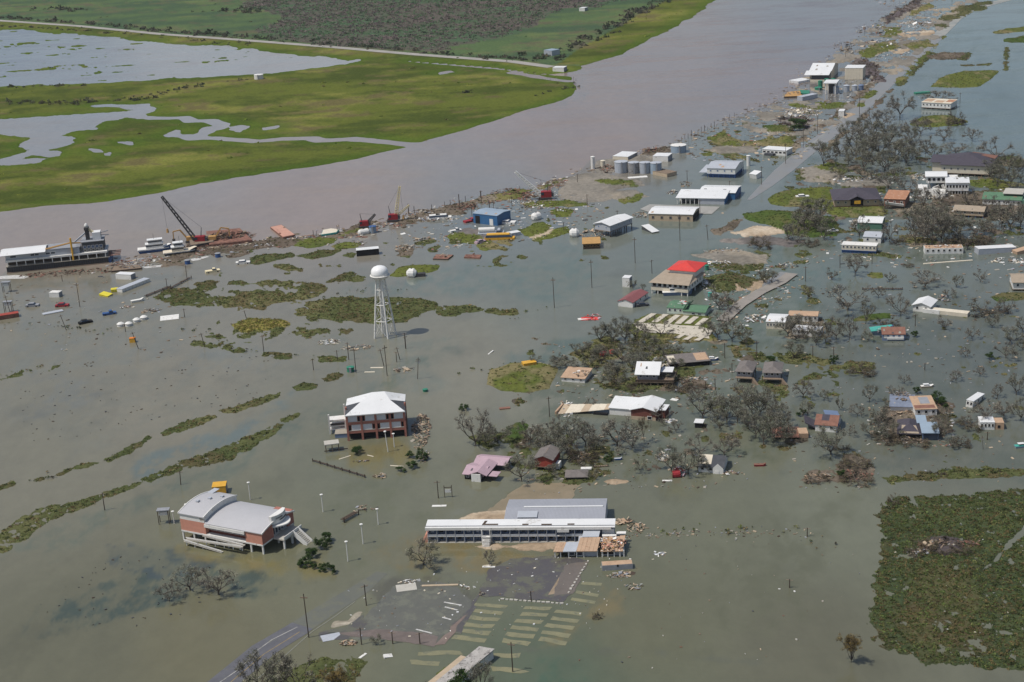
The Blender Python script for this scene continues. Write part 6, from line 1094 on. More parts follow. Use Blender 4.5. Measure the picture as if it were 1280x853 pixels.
b = house('broken white gable house with grey roof under bare trees', (873, 590), (904, 592), 9, 1.9, roof='gx', rise=2.2, wall=WHITEP, rf=DGREY, ov=.3, wf=3, name='gable_wreck', cat='wreck', glass=BLACK, patches=((.0, .5, .1, .5, CREAM),)); b.part('white_gable', MB().face([(b.w * .6, -.6, -.5), (b.w * 1.02, -.6, -.5), (b.w * 1.02, -.6, 1.8), (b.w * .8, -.6, 3.4), (b.w * .6, -.6, 1.9)]).box(b.w * .7, b.w * .85, -.7, -.5, -.4, 1.0), WHITEP)
heap('red and brown wreck timber below the bare trees', 848, 598, 18, 12, 1.8, 50, 'red', 2.4); heap('cream broken wall panels left of the tree wreck', 829, 577, 18, 10, 1.4, 50, 'white', 2.6); b = Bld('red_tank', 'dark red drum lying among the tree wreckage', 'drum', (841, 598), (850, 598)); b.part('shell', MB().tube((0, 1, .8), (b.w, 1.4, .9), 1.2, n=12), RED); b.part('end_cap', MB().tube((-.1, 1, .8), (0, 1, .8), 1.25, n=12), REDW)
b = house('tiny white-topped pump shed alone in the flood', (868.5, 535), (878, 535.5), 3, 1.8, roof='flat', wall=BLACK, rf=WHITE, ov=.3, name='pump_shed', cat='shed')
def stripb():
    b = Bld('strip_building', 'narrow weathered grey strip building cut by the bottom edge', 'building', (545, 866), (585, 833)); w = b.w
    b.part('wall', MB().box(0, w + 6, -3.6, .5, -1, 2.0), WHITEP); b.part('roof', roof_mb('shedf', 0, w + 6, -3.6, .5, 2.1, .5, .3), mat('weathered_roof', (164, 160, 154), .8, .2, .5, rust=(100, 96, 92), rust_amt=.5)); b.part('sand_walk', MB().box(0, w + 3, .8, 4.2, -.5, .35), TAN)
    for i in range(5): b.win(2 + i * 3, .6, 1.2, 1.0, off=-3.6)
stripb()
# ================================================================ STRUCTURES, BOATS, CRANES, TANKS
def water_tower():
    B = [G(*p) for p in ((468.2, 423.4), (485.2, 424), (495.6, 418.6), (478.2, 417))]; c = sum(B, Vector()) / 4; e = empty('water_tower', c, 0, 'white domed water tower on four braced legs', 'water tower')
    B = [p - c for p in B]; zt = 25.2; rt = 3.55; T = [Vector((p.x * .36, p.y * .36, zt)) for p in B]
    lv = (.28, .55, .80)
    for i in range(4):
        leg = MB().tube(B[i] - Vector((0, 0, 1)), T[i], .38, .34, 8).build('leg', WHITEP, e)
        j = (i + 1) % 4; pt = lambda k, t: B[k].lerp(T[k], t)
        for t in lv: MB().tube(pt(i, t), pt(j, t), .19, n=5).build('strut', WHITEP, e)
        ts = (0,) + lv + (1,)
        for a, b_ in zip(ts, ts[1:]): MB().tube(pt(i, a), pt(j, b_), .075, n=4).build('brace_rod', WHITEP, e); MB().tube(pt(j, a), pt(i, b_), .075, n=4).build('brace_rod', WHITEP, e)
    MB().tube((0, 0, -1), (0, 0, zt), .42, n=10).build('riser_pipe', WHITEP, e)
    MB().lathe([(.6, zt - .4), (rt * .92, zt - .1), (rt, zt + .5), (rt, zt + 1.1)], 24).build('tank_floor', WHITEP, e, True)
    MB().lathe([(rt, zt + 1.1), (rt * .995, zt + 1.9), (rt * .97, zt + 2.8), (rt * .87, zt + 3.6), (rt * .66, zt + 4.3), (rt * .35, zt + 4.75), (.02, zt + 4.85)], 24).build('tank', mat('tower_white', (228, 228, 226), .4, .03, .3), e, True)
    MB().lathe([(rt + .02, zt + .9), (rt + .5, zt + .9), (rt + .5, zt + 1.02), (rt + .02, zt + 1.02)], 24).build('balcony', WHITEP, e)
water_tower()
def dock():
    b = Bld('dock_warehouse', 'long grey-white dock house on a dark slatted barge at the left edge', 'dock house', (9, 342), (136, 329)); w = b.w; d = 13
    b.part('hull', MB().box(0, w, .3, d, -1, 3.0), DGREY); mb = MB(); mb.box(-.1, w + .3, -.5, .1, -.6, .35); b.part('rubbing_beam', mb, WOOD)
    mb = MB(); mb.box(0, .55, .05, .28, .4, 2.9); me = mb.mesh('slat', STEEL)
    for i in range(44): put('slat', me, b.e, (.3 + i * (w - .9) / 43, 0, 0))
    b.part('deck', MB().box(-.2, w + 1, -.3, d, 3.02, 3.25), CONCD); mb = MB(); mb.box(-.18, .18, -.18, .18, 3.26, 5.4); me = mb.mesh('post', WHITEP)
    for i in range(12): put('post', me, b.e, (1 + i * (w - 2) / 11, .2, 0))
    b.part('upper_floor', MB().box(0, w, 0, d, 5.41, 6.3), WHITEP); b.part('back_wall', MB().box(.4, w - 4, 3, d - .4, 3.26, 5.4), DWOOD); b.part('wall', MB().box(.2, w * .73, 1.0, d - .3, 6.31, 9.2), LGREY)
    b.part('white_roof', roof_mb('gx', -1.5, w * .39, -.5, d, 9.2, 1.4, .6), WHITE); b.part('grey_roof', roof_mb('flat', w * .4, w * .74, 1, d, 9.25, 0, .1), GREY)
    for i, x in enumerate((.08, .27, .31, .42, .47)): b.win(x * w, 7.2, 2.2 if i else 3, 1.2, off=1.0, glass=GLASS)
    b.part('pilot_house', MB().box(w * .76, w * .97, 2, d - 1, 6.31, 11.2), DGREY)
    for i in range(5): b.win(w * (.785 + .04 * i), 8.0, 1.5, 1.5, off=2, glass=GLASSB); b.win(w * (.785 + .04 * i), 6.6, 1.5, 1.0, off=2, glass=BLACK)
    b.part('pilot_house_roof', MB().box(w * .75, w * .98, 1.5, d - .5, 11.2, 11.5), GREY); b.part('white_cabin', MB().box(w * .87, w * .95, 4, 9, 11.52, 15.2), WHITE)
    b.part('control_tower', MB().box(w * .80, w * .835, 5, 8, 11.52, 16.5).box(w * .795, w * .84, 4.6, 8.4, 16.52, 17.8), STEEL); b.part('dome', MB().lathe([(1.0, 17.8), (.9, 18.8), (.5, 19.6), (.05, 19.9)], 12, (w * .818, 6.5, 0)), WHITEP, None, True)
    b.part('conveyor', MB().tube((w * .83, 6.5, 17.0), (w * .93, 6.5, 12.2), .8, n=4), CREAMP); b.part('gantry_arm', MB().tube((w * .95, 6, 14.5), (w * 1.03, 6, 15.3), .3, n=5).tube((w * .95, 6, 13.2), (w * 1.03, 6, 13.0), .25, n=5), GREY)
    b.part('yellow_mast', MB().tube((w * .66, .3, 3.3), (w * .66, .3, 14.5), .5, n=6), YELLOW); b.part('yellow_boom', MB().tube((w * .40, 2, 9.8), (w * .66, .6, 12.2), .45, n=5).tube((w * .66, .4, 12), (w * .76, 3, 11), .4, n=5), OCHRE); b.part('conveyor_bridge', MB().tube((w * .68, 5, 11), (w * .8, 6, 15), .5, n=4), LGREY)
    mb = MB()
    for i in range(4): mb.box(w, w + 6, 1 + i * 2.6, 2 + i * 2.6, 3.3 + .1 * i, 3.6 + .1 * i)
    b.part('rear_gangway', mb, RUST); b.part('stern', MB().box(w, w + 1.2, .4, d, -1, 2.8), BLUE)
dock()
def lattice(mb, p, q, s, n, r=.22):
    p = Vector(p); q = Vector(q); d = (q - p).normalized(); u = d.cross(Vector((0, 1, 0))).normalized(); v = d.cross(u); L = (q - p).length
    cr = lambda t, k: p + d * (t * L) + (u * (1 if k in (0, 1) else -1) + v * (1 if k in (0, 3) else -1)) * s * (1 - .55 * max(0, t * 1.25 - .45))
    for k in range(4):
        mb.tube(cr(0, k), cr(1, k), r, n=4)
        for i in range(n): mb.tube(cr(i / n, k), cr((i + 1) / n, (k + 1) % 4), r * .6, n=3, cap=False)
    return mb
def crane(label, bx, by, tx, ty, cabm=None, boomm=None, s=1.0, hook=None, jib=None, br=.22):
    m = mpp(bx, by); g = G(bx, by); e = empty('crawler_crane', g, 0, label, 'crane'); cabm = cabm or RED; boomm = boomm or STEEL
    hm = m / 1.06; tip = Vector(((tx - bx) * hm + (ty - by) * hm * math.sin(ROLL), 0, -(ty - by) * m + (tx - bx) * m * math.sin(ROLL) * -1))
    z = 1.2
    for y in (-1.5 * s, 1.5 * s): MB().box(-2.6 * s, 2.6 * s, y - .45 * s, y + .45 * s, -.6, z).build('track', STEEL, e)
    cab = MB().box(-1.9 * s, 2.6 * s, -1.4 * s, 1.4 * s, z + .02, z + 2.6 * s).build('cab', cabm, e)
    MB().box(-1.95 * s, -.6 * s, -1.45 * s, -.2 * s, z + 1.2 * s, z + 2.3 * s).build('cab_window', GLASS, cab); MB().box(2.62 * s, 3.6 * s, -1.3 * s, 1.3 * s, z + .2, z + 1.9 * s).build('counterweight', DGREY, e)
    foot = Vector((-1.6 * s if tip.x < 0 else 1.6 * s, 0, z + 1)); lattice(MB(), foot, tip, .7 * s, 12, br).build('boom', boomm, e)
    top = Vector((1.5 * s if tip.x < 0 else -1.5 * s, 0, z + 6.5 * s)); MB().tube((top.x * .6, -.7, z + 2.6 * s), top, .16, n=4).tube((top.x * .6, .7, z + 2.6 * s), top, .16, n=4).build('mast', STEEL, e)
    MB().tube(top, tip, .06, n=3).build('pendant_cable', STEEL, e)
    if hook: h = Vector((tip.x + .6, 0, hook)); MB().tube(tip, h, .05, n=3).build('hoist_cable', STEEL, e); MB().tube(h, h - Vector((0, 0, 2)), .5, .8, 6).build('hook_block', OCHRE, e)
    if jib: lattice(MB(), foot + Vector((1, 0, 1)), Vector(((jib[0] - bx) * hm, 0, -(jib[1] - by) * m)), .5 * s, 6).build('jib', boomm, e)
    return e
crane('tall dark-boomed red crane on the rusty barge by the tugboats', 250, 305, 213, 246, RED, STEEL, 1.15, 9)
crane('red crane with upright pale lattice boom on the river bank', 491, 277, 506.5, 233, RED, CREAMP, 1.1, 3, (514, 258), .3); crane('small red crane with lowered boom at the bank left of the upright one', 455, 285, 472, 268, RED, STEEL, 1.0)
crane('red crane leaning its grey boom over the river far right', 682, 249, 647, 215, RED, WHITEP, 1.25, br=.36)
def excavator(label, px, py, s, flip=1):
    e = empty('excavator', G(px, py), 0, label, 'excavator'); MB().box(-2 * s, 2 * s, -1.4 * s, 1.4 * s, -.3, .9 * s).build('tracks', STEEL, e); MB().box(-1.5 * s, 1.8 * s, -1.2 * s, 1.2 * s, .92 * s, 2.8 * s).build('cab', OCHRE, e)
    a = Vector((-1.2 * s * flip, 0, 2 * s)); b_ = Vector((-4.2 * s * flip, 0, 6.2 * s)); c = Vector((-7.5 * s * flip, 0, 5.6 * s)); d = Vector((-7.6 * s * flip, 0, 1.5 * s)); MB().tube(a, b_, .42 * s, n=4).tube(b_, c, .36 * s, n=4).build('boom', OCHRE, e); MB().tube(c, d, .3 * s, n=4).build('stick', OCHRE, e); MB().rbox(d, (1.2 * s, 1.4 * s, 1.2 * s)).build('bucket', STEEL, e)
excavator('ochre excavator between the tugboats and the tall crane', 238, 303, 1.1); excavator('ochre excavator reaching right among the rusty barges', 266, 303, 1.2, -1)
def barge(label, pts, h, m_, mtop, n=0, pal='rust', name='barge', cat='barge', sz=3):
    g = [G(*p) for p in pts]; c = sum(g, Vector()) / len(g); e = empty(name, c, 0, label, cat); P_ = [((p - c).x, (p - c).y) for p in g]
    A = sum(P_[i][0] * P_[(i + 1) % len(P_)][1] - P_[(i + 1) % len(P_)][0] * P_[i][1] for i in range(len(P_)))
    if A < 0: P_ = P_[::-1]
    MB().prism(P_, -.6, h).build('hull', m_, e); MB().prism([(x * .96, y * .94) for x, y in P_], h + .01, h + .12).build('deck_plate', mtop, e)
    if n:
        xs = [p[0] for p in P_]; ys = [p[1] for p in P_]; o = pile_mb(n, (max(xs) - min(xs)) * .36, (max(ys) - min(ys)) * .3, 1.2, sz, len(PAL[pal]), random.Random(n)).build('deck_clutter', PAL[pal], e); o.location.z = h + .1
    return e
barge('rusty barge deck heaped with scrap right of the tall crane', [(262, 309), (316, 303), (300, 288), (258, 292)], 1.2, RUST, RUST, 280, 'rust', sz=4.5)
barge('dark-sided work barge under the tall crane', [(238, 311), (268, 306), (266, 296), (236, 300)], 1.5, STEEL, WOOD, 20)
barge('loose rust-pink pontoon floating apart at the river edge', [(354, 299), (369, 296), (352, 283), (338, 286)], .9, RUST, mat('pink_rust', (184, 140, 122), .9, .12, .4), 3)
barge('brown timber raft low in the water, left of a darker one', [(541, 325), (560, 325.5), (567, 320), (545, 319.5)], .5, DWOOD, BROWNR, 14, 'wood', 'raft', 'raft'); barge('dark narrow rust raft right of the timber raft', [(580, 323), (600, 324), (602, 320), (582, 319.5)], .5, RUST, RUST, 4, 'rust', 'raft', 'raft')
barge('ochre-heaped flat barge below the river warehouse', [(980, 123), (1003, 122), (1000, 115), (984, 117)], 1.0, DWOOD, OCHRE, 40, 'tan'); barge('flat green raft beside the ochre-heaped barge', [(996, 118), (1012, 118.5), (1012, 114.5), (998, 114)], .8, GREEN, GREEN, 0, 'mix', 'raft', 'raft')
barge('turquoise-hulled boat aground on the mud bank', [(402, 297), (421, 294), (424, 290), (414, 289), (404, 291)], 1.4, TEAL, CREAM, 0, 'mix', 'beached_boat', 'boat')
barge('bleached timber landing stage broken beside the long dock house', [(139, 341), (178, 337), (174, 333), (142, 335)], .7, DWOOD, WOOD, 20, 'wood', 'landing_stage', 'landing')
def boat(label, px, py, L, rz, hull, top, cabin=.4, h=1.2, deck2=False, name='boat', cat='boat', stripe=None):
    e = empty(name, G(px, py), R(rz), label, cat); w = L * .17; P_ = [(-L / 2, -w), (L * .25, -w), (L * .42, -w * .55), (L / 2, 0), (L * .42, w * .55), (L * .25, w), (-L / 2, w)]
    b = len(P_); mb = MB(); mb.v = [(x * .9, y * .75, -.4) for x, y in P_] + [(x, y, h + (.5 * h if x > L * .3 else 0)) for x, y in P_]
    for i in range(b): j = (i + 1) % b; mb.f.append((i, j, b + j, b + i)); mb.mi.append(0)
    mb.f.append(tuple(b + i for i in range(b))); mb.mi.append(1); mb.build('hull', [hull, top], e)
    if stripe: MB().prism([(x * 1.01, y * 1.02) for x, y in P_[:3] + P_[4:]], h * .72, h * .9).build('rub_rail', stripe, e)
    if cabin:
        c0, c1 = -L * .25, -L * .25 + L * cabin; cb = MB().box(c0, c1, -w * .7, w * .7, h + .01, h + L * .12).build('cabin', top, e); MB().box(c0 - .02, c1 + .03, -w * .72, w * .72, h + L * .06, h + L * .095).build('cabin_window', GLASS, cb); MB().box(c0 - .3, c1 + .3, -w * .8, w * .8, h + L * .121, h + L * .135).build('cabin_roof', WHITE, cb)
        if deck2: p = MB().box(c0 + L * .08, c1 - .4, -w * .6, w * .6, h + L * .136, h + L * .24).build('pilot_house', WHITEP, e); MB().box(c0 + L * .07, c1 - .3, -w * .62, w * .62, h + L * .18, h + L * .22).build('pilot_window', GLASS, p); MB().box(c0 + L * .05, c1, -w * .68, w * .68, h + L * .241, h + L * .255).build('pilot_roof', WHITE, p); MB().tube((0, 0, h + L * .25), (0, 0, h + L * .42), .1, n=4).build('mast', STEEL, e)
    return e
boat('blue and white pushboat with a tall white pilot house', 194, 314, 17, 12, BLUE, WHITEP, .5, 2.0, True, 'pushboat', 'boat', WHITEP); boat('flat white work boat with dark hull beside the pushboat', 226, 317, 17, 14, STEEL, CREAM, .35, 1.8, True, 'work_boat', 'boat', WHITEP)
boat('blue-grey cabin cruiser moored against the red-roofed house', 847, 368, 13, -4, BLUEGREY, WHITEP, .4, 1.6, False, 'cabin_cruiser'); boat('small white boat adrift near the white slab row', 172, 377, 6, 25, WHITEP, WHITEP, 0, .9)
boat('little blue and white skiff by the long ruin', 891, 450.5, 4.5, -10, BLUE, WHITEP, .3, .8, name='skiff', cat='skiff'); boat('teal skiff cut by the right edge below the white mobile home', 1278, 559, 5, 4, BLUER, TEAL, .3, .7, name='skiff', cat='skiff'); boat('small red skiff alone in open water', 950, 582.5, 3.8, -6, RED, RUST, 0, .6, name='skiff', cat='skiff'); boat('pale tan skiff adrift above the orange ruin', 1159, 484, 4.6, 0, TAN, WHITEP, .3, .6, name='skiff', cat='skiff'); boat('blue-covered round skiff near the brown-leaved trees', 773, 575, 2.6, 0, BLUE, LGREY, 0, .6, name='skiff', cat='skiff')
def tank(label, px, py, wpx, hpx, m_, dome=.12, name='storage_tank', cat='tank', ladder=True, roofm=None):
    m = mpp(px, py); r = wpx * m / 2 * .96; h = hpx * m; e = empty(name, G(px, py) + Vector((0, r, 0)), 0, label, cat); k = 20 if wpx > 8 else 12
    MB().lathe([(r, -.5), (r, h)], k).build('shell', m_, e, False); MB().lathe([(r + .15, h + .01), (r + .15, h + .2), (r * .6, h + .2 + r * dome * .7), (.05, h + .2 + r * dome)], k).build('roof', roofm or m_, e)
    if ladder and wpx > 8: mb = MB(); mb.box(-.4, .4, -r - .5, -r - .05, 0, h + .5); mb.build('ladder', GREY, e)
    return e
for i, (x, y, w_, h_) in enumerate(((777.5, 217, 17, 13), (793, 217.5, 14, 12.8), (807, 217.5, 14, 12.8), (821, 218.5, 14.5, 13.5))): tank(['first and widest of four grey tanks at the river bank', 'second of four grey tanks at the river bank, darkest stained', 'third of four grey tanks at the river bank', 'last of four grey tanks, beside open water'][i], x, y, w_, h_, [SILVER, mat('stained_tank', (142, 142, 142), .6, .3, .5, rust=(96, 88, 84), rust_amt=.5), SILVER, BLUER][i], .1, roofm=LGREY).__setitem__('group', 'grey storage tanks by the river')
tank('wide low blue-white tank alone on the upper bank', 849.5, 192, 20, 8.5, BLUER, .06, roofm=WHITEP); tank('slim white silo at the left end of the tank yard', 741.5, 212, 5, 15, WHITEP, .3, 'silo', 'silo'); tank('short white silo on orange scrap beside the slim one', 754, 210, 6, 8, CREAM, .3, 'silo', 'silo'); tank('white silo on a brown base near the raised office', 936, 208, 5, 12.5, WHITEP, .2, 'silo', 'silo')
tank('small white tank far off in the marsh by the pond', 323, 100.5, 12, 6, WHITEP, .1); tank('round bright blue tank by the leftmost red crane', 466, 292, 9, 7.5, BLUER, .1, 'blue_tank', 'tank', roofm=BLUE); tank('left round blue tank adrift below the work boats', 234, 331, 7, 4.5, BLUE, .2, 'blue_tank', 'tank', roofm=GREY); tank('right round blue tank adrift below the rusty barge', 272, 322.5, 7, 4.5, BLUE, .2, 'blue_tank', 'tank', roofm=GREY)
for i, (x, y) in enumerate(((150, 409), (160, 408.5), (170, 403.5), (179, 400.5))): tank(['leftmost', 'second', 'third', 'rightmost'][i] + ' of four squat white tanks floating in a row', x, y, 8.5, 2.4, WHITEP, .5, 'squat_tank', 'tank', False)['group'] = 'squat white tanks adrift'
for i, (x, y, w_, h_, m_) in enumerate(((1046, 117.5, 8, 8, SILVER), (1059, 115.5, 8, 7.5, SILVER), (1069, 114.5, 7.5, 6.5, SILVER), (1077, 113.5, 7, 6, BLUEGREY))): tank(['leftmost', 'second', 'third', 'rightmost, darker'][i] + ' grey upright tank right of the open canopy', x, y, w_, h_, m_, .3)['group'] = 'grey upright tanks by the canopy'
for lab, x, y, w_, h_ in (('tall green tank left of the open canopy', 1026, 111, 6, 9), ('low wide green tank before the tall green one', 1024, 113.5, 10, 3), ('left of two green tanks behind the canopy', 1034, 103.5, 6, 4), ('right of two green tanks behind the canopy', 1042, 103, 5.5, 4)): tank(lab, x, y, w_, h_, GREEN, .2)
for lab, x, y, w_, h_ in (('left dark green bin in the flood right of the red-roofed house', 884, 338, 5, 5), ('teal bin by trees right of the green-roofed building', 888, 372, 5, 5), ('green drum adrift behind the brick building', 531.5, 490.5, 6, 2.2), ('green bin by the leaning pole behind the brick building', 438, 466, 9, 5)): tank(lab, x, y, w_, h_, GREEN if 'teal' not in lab else TEAL, .1, 'bin', 'bin')
def capsule(label, p0, p1, r, m_, name='propane_tank', cat='tank'):
    a, b_ = G(*p0), G(*p1); e = empty(name, a, math.atan2(b_.y - a.y, b_.x - a.x), label, cat); L = (b_ - a).length
    mb = MB(); z = r * .7
    for x0, r0, x1, r1 in ((0, r * .5, r * .5, r), (r * .5, r, L - r * .5, r), (L - r * .5, r, L, r * .5)): mb.tube((x0, 0, z), (x1, 0, z), r0, r1, 12)
    mb.build('shell', m_, e); MB().tube((L * .45, 0, z + r * .9), (L * .55, 0, z + r * 1.15), .25, n=6).build('valve', STEEL, e)
capsule('white horizontal tank tipped on the grassy gravel islet', (666, 276), (675, 273), 2.2, WHITEP); capsule('white rounded tank left of the stilt house wreck', (712, 296), (724, 295.5), 2.4, WHITEP); capsule('long white tank lying beside the round blue tank', (448, 294), (462, 291.5), 1.6, WHITEP); capsule('white tank trailer lying on its grass islet left of the dark cab', (509, 346), (521, 346), 2.3, WHITEP, 'tank_trailer', 'trailer'); tag(MB().box(-2.4, 2.4, -1.2, 1.2, -.3, 1.5).build('dark_cab', STEEL), 'dark truck cab beyond the white tank trailer', 'truck cab').location = G(525.5, 345.5)
# ---------------------------------------------------------------- vehicles and floating boxes
def car(label, px, py, L, rz, m_, kind='car', name=None):
    e = empty(name or dict(car='car', pickup='pickup_truck', van='van', bus='bus', truck='truck')[kind], G(px, py), R(rz), label, dict(car='car', pickup='pickup', van='van', bus='bus', truck='truck')[kind]); w = L * .2 if kind != 'bus' else L * .13; h = .95
    MB().hexa([(-L / 2, -w, -.3), (L / 2, -w, -.3), (L / 2, w, -.3), (-L / 2, w, -.3), (-L / 2, -w, h), (L / 2 * .98, -w, h * .9), (L / 2 * .98, w, h * .9), (-L / 2, w, h)]).build('body', m_, e)
    a, b_, t = dict(car=(-.32, .22, .7), pickup=(-.05, .28, .85), van=(-.48, .3, 1.3), bus=(-.49, .42, 1.9), truck=(.2, .45, 1.5))[kind]
    cb = MB().hexa([(a * L, -w * .95, h), (b_ * L, -w * .95, h), (b_ * L, w * .95, h), (a * L, w * .95, h), ((a + .06) * L, -w * .8, h + t), ((b_ - .1) * L, -w * .8, h + t), ((b_ - .1) * L, w * .8, h + t), ((a + .06) * L, w * .8, h + t)]).build('cabin', m_, e)
    MB().hexa([((a + .01) * L, -w * .98, h + t * .2), ((b_ - .01) * L, -w * .98, h + t * .2), ((b_ - .01) * L, w * .98, h + t * .2), ((a + .01) * L, w * .98, h + t * .2), ((a + .04) * L, -w * .87, h + t * .8), ((b_ - .07) * L, -w * .87, h + t * .8), ((b_ - .07) * L, w * .87, h + t * .8), ((a + .04) * L, w * .87, h + t * .8)]).build('window_band', GLASS, cb)
    if kind == 'truck': MB().tube((-.48 * L, 0, 2.3), (.15 * L, 0, 2.3), 1.15, n=12).build('tank', WHITEP, e)
    wm = MB().tube((0, -.12, 0), (0, .12, 0), .38, n=10).mesh('wheel', TYRE)
    for x in (-.32, .32):
        for y in (-w, w): put('wheel', wm, e, (x * L, y, .15))
    return e
car('dark red car half sunk by the white box', 78, 383, 6, 0, RED); car('white car standing in water above the weed bank', 304, 329.5, 7, 5, WHITEP, 'car'); car('cream and dark skid machine awash below the blue tanks', 266, 340, 7, 20, CREAMP, 'pickup', 'skid_loader'); car('sunk blue pickup beside floating debris rings', 137, 393, 6, 20, BLUE, 'pickup'); car('white pickup awash at the edge of the gravel yard', 570, 289.5, 6, 20, WHITEP, 'pickup'); car('white tank truck on the gravel yard behind the yellow bus', 614, 292.5, 13, -6, LGREY, 'truck'); car('yellow school bus standing in water beside the gravel yard', 625, 299, 15, -6, YELLOW, 'bus'); car('pinkish white car below the gravel yard', 600.5, 303.5, 6, 40, PINK); car('white van leaning on the bank wreckage', 546, 273.5, 9, 10, WHITEP, 'van'); car('second white van on the bank, right of the leaning one', 554, 273, 9, 0, WHITEP, 'van'); car('red truck at the left wall of the blue steel shed', 589, 277, 8, 30, RED, 'pickup'); car('white car at the right end of the blue steel shed', 633, 279, 10, -15, WHITEP, 'car'); car('dark car in water by the maroon-roofed cottage', 803, 382.5, 5.5, 10, DGREY)
car('black car nearly submerged in open water, left flood', 107, 404, 6, 30, TYRE); car('grey car roof awash left of the red car', 41, 383, 6, 0, GREY); car('white pickup awash by the right trees of the hipped house', 1040, 290, 6, 0, WHITEP, 'pickup'); car('white car on the tan lawn above the green lawn', 1003, 247, 7, 0, WHITEP)
def slab(label, px, py, size, rz, m_, name='drifting_sheet', cat='sheet', tilt=(0, 0), z=None, sub=None):
    o = MB().rbox((0, 0, 0), size).build(name, m_); o.location = G(px, py); o.location.z = size[2] / 2 - .15 if z is None else z; o.rotation_euler = (R(tilt[0]), R(tilt[1]), R(rz)); return tag(o, label, cat)
def container(label, p0, p1, d, h, m_, roofm=None, name='box_trailer', cat='trailer', n=0, tilt=(0, 0)):
    b = Bld(name, label, cat, p0, p1); b.part('body', MB().box(0, b.w, 0, d, -.4, h), m_); b.part('roof', MB().box(-.06, b.w + .06, -.06, d + .06, h + .01, h + .12), roofm or m_); b.part('end_door', MB().box(b.w + .01, b.w + .08, .2, d - .2, .1, h - .2), GREY); 
    for i in range(n): b.part('side_panel', MB().box(b.w * i / n + .1, b.w * (i + 1) / n - .1, -.09, -.01, .1, h - .25), m_)
    b.e.rotation_euler = (R(tilt[0]), R(tilt[1]), b.e.rotation_euler.z); return b
container('small white box floating alone above the red car', (62, 372), (74, 372), 3.5, 2.2, WHITEP); container('long white semitrailer lying in water above the water tower', (446, 321), (474, 318.5), 4.5, 3.0, BLACK, WHITE, 'semitrailer', 'trailer'); container('white and grey box trailer right of the yellow bus', (637, 296.5), (651, 294), 4, 1.6, LGREY, WHITE); container('white cabin wreck beside the landing stage', (145, 349), (164, 350), 4, 2.4, WHITEP, WHITE, 'cabin_wreck', 'cabin'); container('red-sided barge box at the left frame edge', (-4, 401), (24, 396.5), 3.5, 1.8, RUST, REDW, 'red_barge', 'barge', 4); container('yellow rounded crate on the mound with dry grass', (655, 461), (671, 458.5), 3, 1.8, YELLOW, YELLOW, 'yellow_crate', 'crate'); container('large yellow box standing behind the auditorium', (266, 619), (283, 617.5), 4, 2.6, YELLOW, YELLOW, 'yellow_container', 'container'); container('yellow buoy-like crate adrift in the left flood', (162, 429), (169, 428.5), 2, 1.8, YELLOW, ORANGE, 'yellow_float', 'float')
LEMON = mat('lemon_paint', (206, 192, 56), .5, .12, .5)
container('left yellow pontoon tilted in the water', (124, 370), (135, 371.5), 3.2, .8, LEMON, LEMON, 'yellow_pontoon', 'pontoon', 3, (8, 5)); container('right yellow pontoon crate, flat in the water', (139, 366), (147.5, 365), 3.2, 1.2, LEMON, LEMON, 'yellow_pontoon', 'pontoon', 3)
[container(f'{ORD[i]} white cargo box from the left in the row jammed end to end', (153 + 4.4 * i, 366 - 1.75 * i), (157 + 4.4 * i, 364.4 - 1.75 * i), 3.6, 1.5, WHITEP, LGREY, 'cargo_box', 'cargo box') for i in range(8)]; container('white shed fragment on the tank yard', (766, 200), (785, 201), 14, 2.2, CREAM, WHITE, 'white_lean_to', 'shed'); container('low white tank-yard shed near open water', (816, 202), (835, 202.5), 9, 3.2, WHITEP, WHITE, 'tank_yard_shed', 'shed'); container('white cube hut beside the shore road', (1048, 146), (1055, 146), 7, 3.6, WHITEP, WHITE, 'roadside_hut', 'hut'); container('white house far off across the marsh woods', (724, 15), (731, 15), 8, 4, WHITEP, WHITE, 'far_house', 'house'); container('long grey culvert box on the wet yard by the ochre barge', (1003, 127), (1022, 123), 5, 3, LGREY, LGREY, 'culvert_box', 'box'); container('white pump house at the mouth of the canal', (691, 91), (705, 91), 8, 4, WHITEP, WHITE, 'canal_pump_house', 'pump house'); container('grey hut in the far hedgerow', (690, 71), (700, 69), 10, 5, LGREY, BLUER, 'far_hut', 'hut')
container('tan low pier frame between last tank and open water', (834, 222), (846, 219), 12, 2, TAN, WOOD, 'pier_frame', 'pier'); container('small white box tipped by a pole near the shore road', (946, 224), (953, 222), 5, 2.5, WHITEP, WHITE, 'tipped_box', 'box', 0, (0, -14)); container('wrecked white porch frame beside the maroon cottage', (778, 359), (787, 359.5), 4, 4.2, WHITEP, WHITE, 'porch_frame', 'porch'); container('low white flat barge roof beneath the river warehouse', (998, 105), (1014, 102), 10, 1.6, WHITE, WHITE, 'flat_float', 'float')
